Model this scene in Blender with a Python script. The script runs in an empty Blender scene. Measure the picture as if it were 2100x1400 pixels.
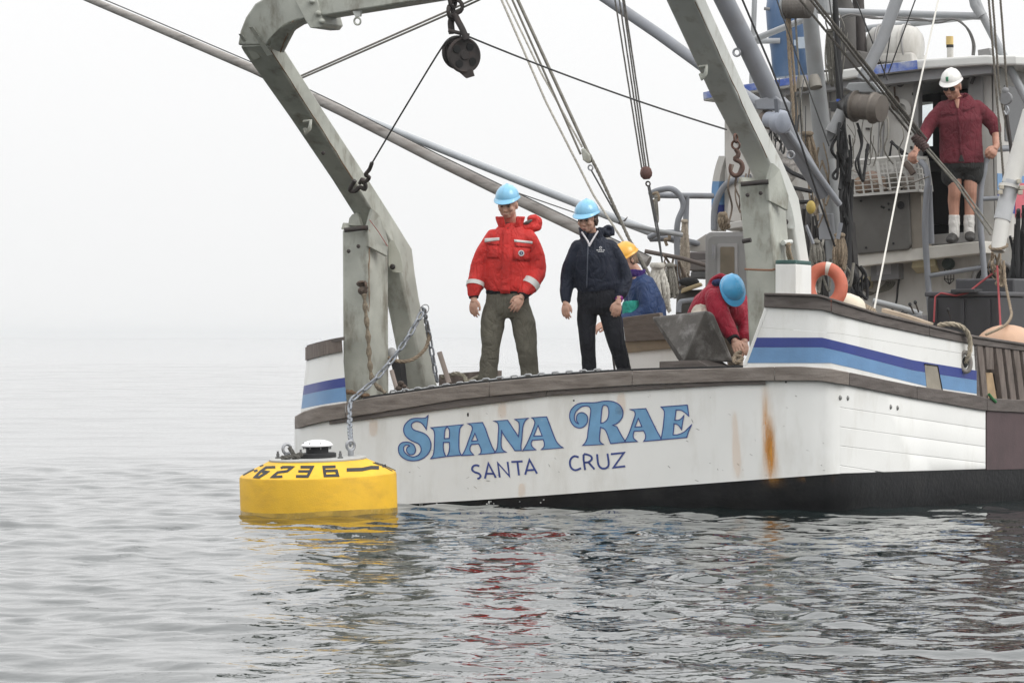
import bpy, bmesh, math, random
import numpy as np
from mathutils import Vector, Matrix, Quaternion, geometry, noise as mnoise
random.seed(7)
rng = np.random.default_rng(7)
SC = bpy.context.scene
COL = SC.collection
R = math.radians

# ------------------------------------------------------------------ camera
FPX, CX, HY, CAMH = 9000.0, 1050.0, 690.0, 1.47      # focal length in photo pixels, centre column, horizon row, eye height
cam_d = bpy.data.cameras.new('camera'); cam = bpy.data.objects.new('camera', cam_d); COL.objects.link(cam)
cam.location = (0, 0, CAMH); cam.rotation_euler = (R(90) - math.atan((700 - HY) / FPX), 0, 0)
cam_d.sensor_width = 36; cam_d.lens = FPX / 2100 * 36; cam_d.clip_start = 0.5; cam_d.clip_end = 9000
SC.camera = cam

# ------------------------------------------------------------------ sky and sun: bright fog, light a little from starboard
SUN_EL, SUN_AZ = R(42), R(70)                      # azimuth measured from the view direction towards the right
w = bpy.data.worlds.new('World'); SC.world = w; w.use_nodes = True
nt = w.node_tree; nt.nodes.clear()
out = nt.nodes.new('ShaderNodeOutputWorld'); bg = nt.nodes.new('ShaderNodeBackground')
sky = nt.nodes.new('ShaderNodeTexSky'); sky.sky_type = 'NISHITA'; sky.sun_disc = False
sky.sun_elevation = SUN_EL; sky.sun_rotation = SUN_AZ; sky.dust_density = 8; sky.air_density = 1.2
tc = nt.nodes.new('ShaderNodeTexCoord'); sx = nt.nodes.new('ShaderNodeSeparateXYZ')
ramp = nt.nodes.new('ShaderNodeValToRGB'); ramp.color_ramp.interpolation = 'LINEAR'
e = ramp.color_ramp.elements
e[0].position = 0.0; e[0].color = (.985, .988, .99, 1)
e[1].position = 1.0; e[1].color = (1.95, 1.955, 1.96, 1)
m2_ = e.new(0.42); m2_.color = (1.58, 1.585, 1.59, 1)
m_ = e.new(0.14); m_.color = (1.17, 1.172, 1.175, 1)
bw = nt.nodes.new('ShaderNodeRGBToBW'); sc_ = nt.nodes.new('ShaderNodeMath'); sc_.operation = 'MULTIPLY'; sc_.inputs[1].default_value = 0.05
mx = nt.nodes.new('ShaderNodeMix'); mx.data_type = 'RGBA'; mx.inputs[0].default_value = 0.08
nt.links.new(tc.outputs['Generated'], sx.inputs[0]); nt.links.new(sx.outputs['Z'], ramp.inputs[0])
nt.links.new(sky.outputs[0], bw.inputs[0]); nt.links.new(bw.outputs[0], sc_.inputs[0])
nt.links.new(ramp.outputs[0], mx.inputs[6]); nt.links.new(sc_.outputs[0], mx.inputs[7])
nt.links.new(mx.outputs[2], bg.inputs[0]); bg.inputs[1].default_value = 1.0
nt.links.new(bg.outputs[0], out.inputs[0])
sun_d = bpy.data.lights.new('sun', 'SUN'); sun = bpy.data.objects.new('sun', sun_d); COL.objects.link(sun)
sun_d.energy = 1.5; sun_d.angle = R(30); sun_d.color = (1, .975, .94)
sdir = Vector((math.sin(SUN_AZ) * math.cos(SUN_EL), -math.cos(SUN_AZ) * math.cos(SUN_EL) * 1.0, math.sin(SUN_EL)))   # towards the sun
sun.rotation_euler = sdir.to_track_quat('Z', 'Y').to_euler()
sky.sun_rotation = math.atan2(sdir.x, sdir.y)
SC.view_settings.view_transform = 'Standard'; SC.view_settings.look = 'None'
SC.view_settings.exposure = 0.0; SC.view_settings.gamma = 1
SC.cycles.volume_bounces = 2; SC.cycles.max_bounces = 8; SC.cycles.use_denoising = True

# ------------------------------------------------------------------ geometry helpers
V = Vector
def W(px, py, Y):                                   # photo pixel + distance -> point
    return V(((px - CX) / FPX * Y, Y, CAMH - (py - HY) / FPX * Y))
YAW, HEEL = R(25), R(4.5)                           # the boat's heading (to the right of the view) and its list to port
FW = V((math.sin(YAW), math.cos(YAW), 0))
SBH = V((math.cos(YAW), -math.sin(YAW), 0))
SB = SBH * math.cos(HEEL) + V((0, 0, math.sin(HEEL)))
UP = SB.cross(FW).normalized()
def ray_plane(px, py, P0, n):
    o = V((0, 0, CAMH)); d = W(px, py, 1.0) - o
    t = (P0 - o).dot(n) / d.dot(n)
    return o + d * t
DECK0 = W(1040, 812, 39.2)
def deck(px, py): return ray_plane(px, py, DECK0, UP)
def deck_z(x, y): return DECK0.z - ((V((x, y, 0)) - V((DECK0.x, DECK0.y, 0))).dot(V((UP.x, UP.y, 0)))) / UP.z
AW0 = W(1960, 400, 45.0)
def aft(px, py, off=0.0): return ray_plane(px, py, AW0 + FW * off, FW)      # on the wheelhouse's after wall, off metres forward of it

def lerp(a, b, t): return a + (b - a) * t
def pl(pts, x):                                     # piecewise linear
    if x <= pts[0][0]: return pts[0][1]
    for (x0, y0), (x1, y1) in zip(pts, pts[1:]):
        if x <= x1: return y0 + (y1 - y0) * (x - x0) / (x1 - x0)
    return pts[-1][1]
def catmull(pts, n=6, closed=False):
    P = [V(p) for p in pts]; out = []; N = len(P)
    segs = N if closed else N - 1
    for i in range(segs):
        if closed: p0, p1, p2, p3 = P[i - 1], P[i], P[(i + 1) % N], P[(i + 2) % N]
        else: p0, p1, p2, p3 = P[max(i - 1, 0)], P[i], P[i + 1], P[min(i + 2, N - 1)]
        for k in range(n):
            t = k / n
            out.append(0.5 * ((2 * p1) + (p2 - p0) * t + (2 * p0 - 5 * p1 + 4 * p2 - p3) * t * t + (3 * p1 - p0 - 3 * p2 + p3) * t ** 3))
    if not closed: out.append(P[-1])
    return out
def sag(a, b, s, n=10):
    return [a.lerp(b, i / n) - V((0, 0, s * 4 * (i / n) * (1 - i / n))) for i in range(n + 1)]

class MB:
    def __init__(s): s.v = []; s.f = []
    def add(s, vs, fs):
        b = len(s.v); s.v += [V(p) for p in vs]; s.f += [tuple(i + b for i in f) for f in fs]; return s
    def hexa(s, c):                                 # 8 corners: bottom loop 0-3, top loop 4-7
        return s.add(c, [(3, 2, 1, 0), (4, 5, 6, 7), (0, 1, 5, 4), (1, 2, 6, 5), (2, 3, 7, 6), (3, 0, 4, 7)])
    def box(s, c, x, y, z):                         # centre and three half-vectors
        c, x, y, z = V(c), V(x), V(y), V(z)
        return s.hexa([c - x - y - z, c + x - y - z, c + x + y - z, c - x + y - z, c - x - y + z, c + x - y + z, c + x + y + z, c - x + y + z])
    def loft(s, rings, caps=True, closed=True):
        n = len(rings[0]); b = len(s.v)
        for r in rings: s.v += [V(p) for p in r]
        for i in range(len(rings) - 1):
            for k in range(n if closed else n - 1):
                k2 = (k + 1) % n
                s.f.append((b + i * n + k, b + i * n + k2, b + (i + 1) * n + k2, b + (i + 1) * n + k))
        if caps and closed:
            s.f.append(tuple(b + k for k in range(n))[::-1]); s.f.append(tuple(b + (len(rings) - 1) * n + k for k in range(n)))
        return s
    def tube(s, pts, r, seg=8, caps=True, closed=False, flat=1.0, upv=None):
        pts = [V(p) for p in pts]; N = len(pts)
        rs = r if isinstance(r, (list, tuple)) else [r] * N
        prev = None; rings = []
        for i, p in enumerate(pts):
            if closed: t = pts[(i + 1) % N] - pts[i - 1]
            else: t = pts[min(i + 1, N - 1)] - pts[max(i - 1, 0)]
            if t.length < 1e-9: t = V((0, 0, 1))
            t.normalize()
            if prev is None:
                a = upv if upv else (V((0, 0, 1)) if abs(t.z) < .9 else V((1, 0, 0)))
                u = t.cross(V(a)).normalized()
            else:
                u = (prev - t * prev.dot(t)); u = u.normalized() if u.length > 1e-6 else t.orthogonal().normalized()
            prev = u; vv = t.cross(u)
            rings.append([p + (u * math.cos(2 * math.pi * k / seg) + vv * math.sin(2 * math.pi * k / seg) * flat) * rs[i] for k in range(seg)])
        if closed: rings.append(rings[0]); caps = False
        return s.loft(rings, caps)
    def rope(s, pts, r, pitch=None, seg=5):         # three-strand laid rope
        pts = [V(p) for p in pts]
        pitch = pitch or r * 7
        L = [0]
        for a, b in zip(pts, pts[1:]): L.append(L[-1] + (b - a).length)
        step = pitch / 6; n = max(3, int(L[-1] / step)); j = 0; cen = []
        for i in range(n + 1):
            d = L[-1] * i / n
            while j < len(L) - 2 and L[j + 1] < d: j += 1
            t = (d - L[j]) / max(1e-9, L[j + 1] - L[j]); cen.append(pts[j].lerp(pts[j + 1], t))
        fr = []; prev = None
        for i, p in enumerate(cen):
            t = (cen[min(i + 1, n)] - cen[max(i - 1, 0)]).normalized()
            if prev is None: u = t.orthogonal().normalized()
            else: u = (prev - t * prev.dot(t)).normalized()
            prev = u; fr.append((u, t.cross(u)))
        for k in range(3):
            s.tube([p + (u * math.cos(i / n * L[-1] / pitch * 2 * math.pi + k * 2.094) + v_ * math.sin(i / n * L[-1] / pitch * 2 * math.pi + k * 2.094)) * r * .5 for i, (p, (u, v_)) in enumerate(zip(cen, fr))], r * .56, seg)
        return s
    def lathe(s, prof, o=(0, 0, 0), ax=(0, 0, 1), seg=32, caps=False, ref=None):
        o, ax = V(o), V(ax).normalized()
        u = V(ref).normalized() if ref else ax.orthogonal().normalized()
        u = (u - ax * u.dot(ax)).normalized(); v_ = ax.cross(u)
        rings = [[o + ax * z + (u * math.cos(2 * math.pi * k / seg) + v_ * math.sin(2 * math.pi * k / seg)) * max(r, 1e-4) for k in range(seg)] for r, z in prof]
        return s.loft(rings, caps)
    def cyl(s, a, b, r, seg=16): return s.tube([a, b], r, seg)
    def ball(s, c, rx, ry=None, rz=None, seg=14, rings=9, rot=None):
        ry = ry or rx; rz = rz or rx; c = V(c); rs = []
        for i in range(rings + 1):
            th = math.pi * i / rings; rr = max(math.sin(th), 1e-3)
            ring = []
            for k in range(seg):
                a = 2 * math.pi * k / seg; p = V((rx * rr * math.cos(a), ry * rr * math.sin(a), -rz * math.cos(th)))
                ring.append(c + (rot @ p if rot else p))
            rs.append(ring)
        return s.loft(rs, True)
    def prism(s, poly, ext):                        # polygon points extruded by a vector
        ext = V(ext); a = [V(p) for p in poly]; return s.loft([a, [p + ext for p in a]], True)
    def build(s, name, mt, parent=None, smooth=40, bevel=0, org=None, bseg=2):
        o0 = V(parent['o']) if parent is not None and 'o' in parent else V((0, 0, 0))
        loc = V((0, 0, 0))
        if parent is None:
            if org is None:
                xs = [p.x for p in s.v]; ys = [p.y for p in s.v]; zs = [p.z for p in s.v]
                org = V(((min(xs) + max(xs)) / 2, (min(ys) + max(ys)) / 2, min(zs)))
            o0 = V(org); loc = o0
        me = bpy.data.meshes.new(name)
        me.from_pydata([tuple(p - o0) for p in s.v], [], s.f)
        bm = bmesh.new(); bm.from_mesh(me)
        bmesh.ops.recalc_face_normals(bm, faces=bm.faces); bm.to_mesh(me); bm.free()
        if smooth:
            for p in me.polygons: p.use_smooth = True
            me.set_sharp_from_angle(angle=R(smooth))
        o = bpy.data.objects.new(name, me); COL.objects.link(o); o.location = loc
        me.materials.append(mt)
        if parent is not None: o.parent = parent
        o['o'] = tuple(o0)
        if bevel:
            b = o.modifiers.new('bevel', 'BEVEL'); b.width = bevel; b.segments = bseg; b.limit_method = 'ANGLE'; b.angle_limit = R(40)
        return o
def tag(o, label, cat, group=None):
    o['label'] = label; o['category'] = cat
    if group: o['group'] = group
    return o
def thing(name, label, cat, loc, group=None):
    o = bpy.data.objects.new(name, None); COL.objects.link(o); o.location = loc; o['o'] = tuple(loc); o.empty_display_size = .2
    return tag(o, label, cat, group)

# ------------------------------------------------------------------ materials
_M = {}
def mat(name, col=(.5, .5, .5), rough=.6, metal=0.0, var=.12, scale=6, dirt=None, damt=.35, dscale=2.5, bump=.15, bscale=60, streak=0, spec=.5, coat=0, dlo=.5):
    if name in _M: return _M[name]
    m = bpy.data.materials.new(name); m.use_nodes = True; n = m.node_tree; N = n.nodes; L = n.links
    b = N['Principled BSDF']; b.inputs['Roughness'].default_value = rough; b.inputs['Metallic'].default_value = metal
    b.inputs['Specular IOR Level'].default_value = spec; b.inputs['Coat Weight'].default_value = coat
    tcn = N.new('ShaderNodeTexCoord'); mp = N.new('ShaderNodeMapping'); L.new(tcn.outputs['Object'], mp.inputs[0])
    no = N.new('ShaderNodeTexNoise'); no.inputs['Scale'].default_value = scale; no.inputs['Detail'].default_value = 5; L.new(mp.outputs[0], no.inputs['Vector'])
    mr = N.new('ShaderNodeMapRange'); mr.inputs[1].default_value = .3; mr.inputs[2].default_value = .7; L.new(no.outputs[0], mr.inputs[0])
    mix = N.new('ShaderNodeMix'); mix.data_type = 'RGBA'
    mix.inputs[6].default_value = (*[c * (1 - var) for c in col], 1); mix.inputs[7].default_value = (*[min(c * (1 + var), .95) for c in col], 1)
    L.new(mr.outputs[0], mix.inputs[0]); res = mix.outputs[2]
    if dirt:
        mp2 = N.new('ShaderNodeMapping'); L.new(tcn.outputs['Object'], mp2.inputs[0])
        if streak: mp2.inputs['Scale'].default_value = (1, 1, 1.0 / streak)
        n2 = N.new('ShaderNodeTexNoise'); n2.inputs['Scale'].default_value = dscale; n2.inputs['Detail'].default_value = 8; n2.inputs['Roughness'].default_value = .65; L.new(mp2.outputs[0], n2.inputs['Vector'])
        r2 = N.new('ShaderNodeMapRange'); r2.inputs[1].default_value = dlo; r2.inputs[2].default_value = dlo + .25; r2.inputs[4].default_value = damt; L.new(n2.outputs[0], r2.inputs[0])
        mx2 = N.new('ShaderNodeMix'); mx2.data_type = 'RGBA'; L.new(r2.outputs[0], mx2.inputs[0]); L.new(res, mx2.inputs[6]); mx2.inputs[7].default_value = (*dirt, 1); res = mx2.outputs[2]
    L.new(res, b.inputs['Base Color'])
    rr = N.new('ShaderNodeMapRange'); rr.inputs[3].default_value = max(rough - .08, .02); rr.inputs[4].default_value = min(rough + .12, 1); L.new(no.outputs[0], rr.inputs[0]); L.new(rr.outputs[0], b.inputs['Roughness'])
    if bump:
        n3 = N.new('ShaderNodeTexNoise'); n3.inputs['Scale'].default_value = bscale; n3.inputs['Detail'].default_value = 3; L.new(tcn.outputs['Object'], n3.inputs['Vector'])
        bp = N.new('ShaderNodeBump'); bp.inputs['Strength'].default_value = bump; bp.inputs['Distance'].default_value = .01 if bscale > 20 else .035; L.new(n3.outputs[0], bp.inputs['Height']); L.new(bp.outputs[0], b.inputs['Normal'])
    _M[name] = m; m['mix'] = mix.name
    return m
def wood(name, c1, c2, rough=.8, ax=(1, 12, 12), dirt=(.05, .045, .04)):
    if name in _M: return _M[name]
    m = mat(name, c1, rough, var=.25, scale=3, dirt=dirt, damt=.7, dscale=4, bump=.3, bscale=50)
    n = m.node_tree; mix = n.nodes[m['mix']]
    mix.inputs[7].default_value = (*c2, 1); mix.inputs[6].default_value = (*c1, 1)
    for nd in n.nodes:
        if nd.type == 'MAPPING': nd.inputs['Scale'].default_value = ax
    return m
# ------------------------------------------------------------------ the sea
def wave_height(X, Yv, sp):                         # many small wave trains; each fades out where the sheet is too coarse to carry it
    Z = np.zeros_like(X)
    r2 = np.random.default_rng(21)
    comps = [(0.15 * (.9 / 0.15) ** (r2.random() ** 1.2), r2.normal(R(80), R(60)), .0135) for _ in range(90)]
    comps += [(.8 * (2.6 / .8) ** r2.random(), r2.normal(R(85), R(50)), .0085) for _ in range(24)]
    comps += [(2.6 * (6. / 2.6) ** r2.random(), r2.normal(R(85), R(35)), .0055) for _ in range(8)]
    for lam, th, slope in comps:
        k = 2 * math.pi / lam
        Z += slope / k * np.sin(k * (X * math.cos(th) + Yv * math.sin(th)) + r2.random() * 6.28) * np.clip(lam / (sp * 2.2) - 1, 0, 1)
    return Z
def graded(lo, hi, cores, g):                       # spacing grows away from the detailed stretch
    c0, c1, d = cores
    xs = list(np.arange(c0, c1, d)); s = d; x = c1; R_ = []
    while x < hi: R_.append(x); s *= g if abs(x) < 60 else 1.2; x += s
    R_.append(hi); s = d; x = c0 - d; L_ = []
    while x > lo: L_.append(x); s *= g if abs(x) < 60 else 1.2; x -= s
    L_.append(lo)
    return np.array(L_[::-1] + xs + R_)
gx = graded(-3500, 3500, (-4.6, 4.6, .048), 1.024); gy = []
y = 17.0
while y < 46: gy.append(y); y += max(.034, y * y * 4.6e-5)
s = .10
while y < 240: gy.append(y); s = min(s * 1.02, .38); y += s
while y < 6000: gy.append(y); s *= 1.12; y += s
gy = np.array([-300, -60, -10, 4, 10, 14] + [16, 16.5] + gy + [6500])
GX, GY = np.meshgrid(gx, gy)
GZ = wave_height(GX, GY, np.maximum(np.gradient(gx)[None, :] + 0 * GX, np.gradient(gy)[:, None] + 0 * GX))
nx, ny = len(gx), len(gy)
vv = np.stack([GX.ravel(), GY.ravel(), GZ.ravel()], 1).astype(np.float32)
ii = (np.arange(ny - 1)[:, None] * nx + np.arange(nx - 1)[None, :]).ravel()
quads = np.stack([ii, ii + 1, ii + nx + 1, ii + nx], 1).astype(np.int32)
me = bpy.data.meshes.new('sea'); me.vertices.add(len(vv)); me.vertices.foreach_set('co', vv.ravel())
me.loops.add(quads.size); me.loops.foreach_set('vertex_index', quads.ravel())
me.polygons.add(len(quads)); me.polygons.foreach_set('loop_start', np.arange(0, quads.size, 4, dtype=np.int32))
me.polygons.foreach_set('use_smooth', np.ones(len(quads), dtype=bool)); me.update(); me.validate()
sea = bpy.data.objects.new('sea', me); COL.objects.link(sea); sea['kind'] = 'structure'
m = bpy.data.materials.new('sea_water'); m.use_nodes = True; n = m.node_tree; b = n.nodes['Principled BSDF']
b.inputs['Base Color'].default_value = (.004, .011, .011, 1); b.inputs['Roughness'].default_value = .015; b.inputs['IOR'].default_value = 1.333; b.inputs['Specular Tint'].default_value = (.86, .90, .905, 1)
tcn = n.nodes.new('ShaderNodeTexCoord')
hs = None
for scl, stg, stretch in ((6.0, .0065, (1, .9, 1)), (13.0, .0022, (1, .8, 1)), (1.6, .010, (1, 1.1, 1))):
    mp = n.nodes.new('ShaderNodeMapping'); mp.inputs['Scale'].default_value = stretch; n.links.new(tcn.outputs['Object'], mp.inputs[0])
    no = n.nodes.new('ShaderNodeTexNoise'); no.inputs['Scale'].default_value = scl; no.inputs['Detail'].default_value = 2; n.links.new(mp.outputs[0], no.inputs['Vector'])
    mu = n.nodes.new('ShaderNodeMath'); mu.operation = 'MULTIPLY'; mu.inputs[1].default_value = stg; n.links.new(no.outputs[0], mu.inputs[0])
    if hs is None: hs = mu.outputs[0]
    else:
        ad = n.nodes.new('ShaderNodeMath'); n.links.new(hs, ad.inputs[0]); n.links.new(mu.outputs[0], ad.inputs[1]); hs = ad.outputs[0]
bp = n.nodes.new('ShaderNodeBump'); bp.inputs['Strength'].default_value = .8; bp.inputs['Distance'].default_value = 1.0
n.links.new(hs, bp.inputs['Height']); n.links.new(bp.outputs[0], b.inputs['Normal'])
me.materials.append(m)

# ------------------------------------------------------------------ the fog
hz = MB(); hz.box((0, 2600, 4.0), (3700, 0, 0), (0, 4200, 0), (0, 0, 5.5))
m = bpy.data.materials.new('fog'); m.use_nodes = True; n = m.node_tree; n.nodes.clear()
o_ = n.nodes.new('ShaderNodeOutputMaterial'); pv = n.nodes.new('ShaderNodeVolumePrincipled')
pv.inputs['Color'].default_value = (.96, .97, .98, 1); pv.inputs['Density'].default_value = .00028; pv.inputs['Anisotropy'].default_value = .2
n.links.new(pv.outputs[0], o_.inputs['Volume'])
haze = hz.build('haze', m, smooth=0); haze['kind'] = 'stuff'
# ------------------------------------------------------------------ the boat's hull
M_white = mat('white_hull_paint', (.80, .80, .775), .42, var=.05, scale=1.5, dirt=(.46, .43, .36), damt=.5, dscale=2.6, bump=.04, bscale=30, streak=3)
M_white2 = mat('white_wheelhouse_paint', (.50, .488, .46), .5, var=.05, scale=2, dirt=(.24, .21, .17), damt=.65, dscale=3.5, bump=.05, streak=3)  # base colour lowered for the roof overhang's shade as well as grime
M_boot = mat('black_bottom_paint', (.009, .009, .010), .38, var=.4, scale=5, dirt=(.026, .025, .024), damt=.7, dscale=4, bump=.3, bscale=25, spec=.25)
M_navy = mat('navy_stripe_paint', (.030, .050, .235), .45, var=.08, dirt=(.6, .6, .6), damt=.9, dscale=7, dlo=.685)
M_lblue = mat('light_blue_stripe_paint', (.135, .27, .47), .45, var=.08, dirt=(.65, .65, .63), damt=.9, dscale=6, dlo=.70)
M_cap = wood('weathered_cap_rail', (.155, .130, .112), (.27, .238, .212), ax=(1.2, 1.2, 9), dirt=(.07, .05, .04))
M_rail = wood('dark_weathered_rail', (.085, .070, .062), (.15, .13, .12), ax=(1.2, 1.2, 9), dirt=(.03, .026, .022))
M_wood = wood('grey_brown_plank', (.12, .095, .08), (.20, .165, .145), ax=(8, 8, 1.2))
M_purple = mat('purple_brown_sheathing', (.085, .055, .058), .6, var=.15, dirt=(.04, .03, .03), damt=.6, dscale=3, streak=4)
M_deck = wood('deck_planking', (.13, .105, .085), (.20, .17, .14), ax=(3, 3, 3))
M_black = mat('black_rubber', (.014, .014, .015), .7, var=.3)

HK = [(604, 39.75), (607, 39.45), (614, 39.2), (640, 38.98), (720, 38.75), (1600, 37.15), (1660, 37.07), (1700, 37.06), (1735, 37.14), (1775, 37.34), (1830, 37.68),
      (1900, 38.13), (2020, 38.92), (2100, 39.47), (2300, 40.9)]
def H(px):                                          # distance of the hull's outer skin, by column (1/Y linear: straight runs are flat)
    return 1.0 / pl([(a, 1.0 / b_) for a, b_ in HK], px)
CAP_T = [(604, 855), (625, 843), (660, 833), (711, 825), (763, 815), (850, 803), (956, 788), (1130, 771), (1260, 762), (1330, 759), (1574, 752), (1640, 751), (1700, 755), (1741, 763), (1871, 790), (2001, 810), (2027, 816), (2100, 820), (2300, 832)]
CAP_B = [(604, 880), (640, 870), (671, 863), (942, 819), (1123, 801), (1330, 788), (1500, 782), (1571, 781), (1680, 781), (1741, 790), (1871, 816), (2020, 842), (2100, 846), (2300, 858)]
PAINT = [(604, 1045), (818, 1034), (960, 1026), (1123, 1015), (1500, 987), (1715, 971), (2020, 961), (2100, 959), (2300, 955)]
def hp(px, py, off=0.0): return W(px, py, H(px) + off)      # point on the hull skin; off > 0 is inboard

boat = thing('fishing_boat', 'white wooden fishing boat with light blue name lettering on its wide stern', 'boat', W(1150, 1040, 40.5))
cols = [604, 605, 606, 608, 611, 616, 624, 634, 650, 680] + list(range(720, 1600, 40)) + [1600, 1620, 1640, 1660, 1675, 1690, 1700, 1712] + list(range(1722, 1900, 14)) + [1900, 1930, 1960, 1990, 2022]
def hull_tail(z_of):                                # columns forward of the frame: starboard side, bow, port side back to the quarter
    S0 = hp(2300, 800); S0.z = 0
    P0 = hp(604, 800); P0.z = 0
    bow = (S0 + P0) / 2 + FW * 12.5
    c = []
    for t in np.linspace(.08, 1, 10): c.append((S0 + FW * 9 * t * (1 - .15 * t) + SBH * (.35 * math.sin(t * 2.6))).lerp(bow, t ** 3))
    for t in np.linspace(.95, .06, 10): c.append((P0 + FW * 11.5 * t - SBH * (.75 * math.sin(min(t * 2.9, 3.1)))).lerp(bow, t ** 3))
    return c
def strip(cs, ya, yb, rows, offs=None):             # hull skin between two traced edges
    m_ = MB(); rings = []
    for px in cs:
        a, b_ = (pl(ya, px) if not callable(ya) else ya(px)), (pl(yb, px) if not callable(yb) else yb(px))
        rings.append([hp(px, lerp(a, b_, t), offs(t, px) if offs else 0.0) for t in np.linspace(0, 1, rows)])
    m_.loft(rings, False, closed=False); return m_
tuck = lambda px: 0.0
# topsides (white), from the cap's foot to the paint line
m_ = strip(cols, lambda p: pl(CAP_B, p) - 12, PAINT, 8, lambda t, p: .035 if p > 1724 else 0.0)
hull = m_.build('hull', M_white, boat, smooth=50)
# black bottom paint, tucked in below
def bottom():
    m2 = MB(); rings = []
    for px in cols + [2060, 2100, 2200, 2300]:
        a = pl(PAINT, px); p0 = hp(px, a); inward = V((0, 1, 0))
        col = []
        for t in np.linspace(0, 1, 9):
            z = lerp(p0.z, -.7, t); Y = H(px) + .02 + .9 * t ** 2.2
            col.append(V(((px - CX) / FPX * Y, Y, z)))
        rings.append(col)
    for c in hull_tail(None):
        rings.append([V((c.x, c.y, lerp(.30, -.7, t))) for t in np.linspace(0, 1, 9)])
    rings.append(rings[0])
    m2.loft(rings, False, closed=False); return m2
bottom().build('boot_top', M_boot, boat, smooth=50)
# sheathed side forward of the seam, bow and port side
m2 = MB(); rings = []
for px in [2020, 2024, 2060, 2100, 2200, 2300]: rings.append([hp(px, lerp(pl(CAP_T, px) + 8, pl(PAINT, px) + 2, t), -.012 if px > 2020 else .03) for t in np.linspace(0, 1, 6)])
m2.loft(rings, False, closed=False); m2.build('side_sheathing', M_purple, boat, smooth=40)
m2 = MB(); rings = [[hp(2300, lerp(pl(CAP_T, 2300) + 8, pl(PAINT, 2300), t)) for t in np.linspace(0, 1, 6)]]
tl = hull_tail(None)
for i, c in enumerate(tl):
    zt = 1.0 + .8 * (1 - abs(i - 9.5) / 10) ** 2 - (.25 if i > 12 else 0)
    rings.append([V((c.x, c.y, lerp(zt, .28, t))) for t in np.linspace(0, 1, 6)])
rings.append([hp(604, lerp(pl(CAP_T, 604) + 4, pl(PAINT, 604), t)) for t in np.linspace(0, 1, 6)])
m2.loft(rings, False, closed=False); m2.build('forward_hull', M_white, boat, smooth=60)
# planks of the quarter
SEAMS = [[(1722, 800), (2022, 843)], [(1722, 835), (2022, 880)], [(1722, 875), (2022, 916)], [(1722, 914), (2022, 949)], [(1722, 954), (1812, 968), (2022, 976)], [(1722, 990), (2022, 985)]]
SEAMS[0] = [(p, y_ - 8) for p, y_ in CAP_B]
def plank_strip(cs, ya, yb, gap=.2, out_=0.0):
    m2 = MB(); rings = []
    for px in cs:
        a = ya(px) + gap; b_ = min(yb(px), pl(PAINT, px)) - gap
        if b_ - a < 2: continue
        rings.append([hp(px, a, .04), hp(px, a, out_ + .003), hp(px, a + 1.0, out_), hp(px, b_ - 1.0, out_), hp(px, b_, out_ + .003), hp(px, b_, .04)])
    m2.loft(rings, True, closed=True); return m2
pc = [1722] + list(range(1735, 2020, 15)) + [2021]
for i in range(5):
    plank_strip(pc, lambda p, i=i: pl(SEAMS[i], p), lambda p, i=i: pl(SEAMS[i + 1], p)).build('plank', M_white, boat, smooth=20)
# transom cap: lengths of board, and the strip under it
def board(cs, ya, yb, out_, inn, mt, name, bevel=.006, dz=0):
    m2 = MB(); rings = []
    for px in cs:
        a, b_ = pl(ya, px), pl(yb, px)
        p = [hp(px, a, -out_), hp(px, b_, -out_), hp(px, b_, -out_), hp(px, a, -out_)]
        q = hp(px, a, inn); q.z = p[0].z + dz; r_ = hp(px, b_, inn); r_.z = p[1].z
        rings.append([p[0], p[1], r_, q])
    m2.loft(rings, True, closed=True); return m2.build(name, mt, boat, smooth=40, bevel=bevel)
for a, b_ in ((604.5, 708.3), (708.6, 1003.3), (1003.6, 1296.3), (1296.6, 1588.3), (1588.6, 1741.4)):
    cs = [a] + [c for c in range(600, 1760, 12) if a + 3 < c < b_ - 3] + [b_]
    if a < 610: cs = [604.5, 606, 609, 614, 622] + [c for c in cs if c > 626]
    board(cs, CAP_T, CAP_B, .05, .30, M_cap, 'cap_board')
LOW_B = [(671, 870), (942, 835), (1130, 811), (1500, 789), (1571, 788)]
LOW_T = [(671, 862), (942, 818), (1123, 800), (1500, 781), (1571, 780)]
for a, b_ in ((675, 1120), (1121, 1570)):
    board([a] + list(range(int(a) + 12, int(b_) - 3, 14)) + [b_], LOW_T, LOW_B, .03, .05, M_rail, 'under_cap_strip', .004)
for a, b_ in ((1741.6, 1880.3), (1880.6, 2024.3), (2024.6, 2160)):
    board([a] + list(range(int(a) + 10, int(b_) - 3, 12)) + [b_], CAP_T, CAP_B, .045, .22, M_rail, 'rub_rail')
# deck
m2 = MB()
dk = [hp(px, pl(CAP_T, px), .2) for px in (620, 700, 900, 1100, 1300, 1500, 1690, 1760, 1900, 2100, 2300)]
ring_ = [V((p.x, p.y, deck_z(p.x, p.y) - .05)) for p in dk] + [V((c.x, c.y, deck_z(c.x, c.y) - .05)) for c in tl]
m2.prism(ring_, (0, 0, -.06)); m2.build('deck', M_deck, boat, smooth=0)
# port bulwark stub on the quarter, with its stripes
def bul(cs, ya, yb, mt, name, out_=0.0, th=.07, inn=True):
    m2 = MB(); rings = []
    for px in cs:
        a = ya(px) if callable(ya) else pl(ya, px); b_ = yb(px) if callable(yb) else pl(yb, px)
        if b_ - a < .3: b_ = a + .3
        P = [hp(px, a, -out_), hp(px, b_, -out_)]; Q = [hp(px, b_, -out_ + th), hp(px, a, -out_ + th)]
        Q[0].z = P[1].z; Q[1].z = P[0].z
        rings.append(P + Q)
    m2.loft(rings, True, closed=True); return m2.build(name, mt, boat, smooth=40)
def scol(px): return px
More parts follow.
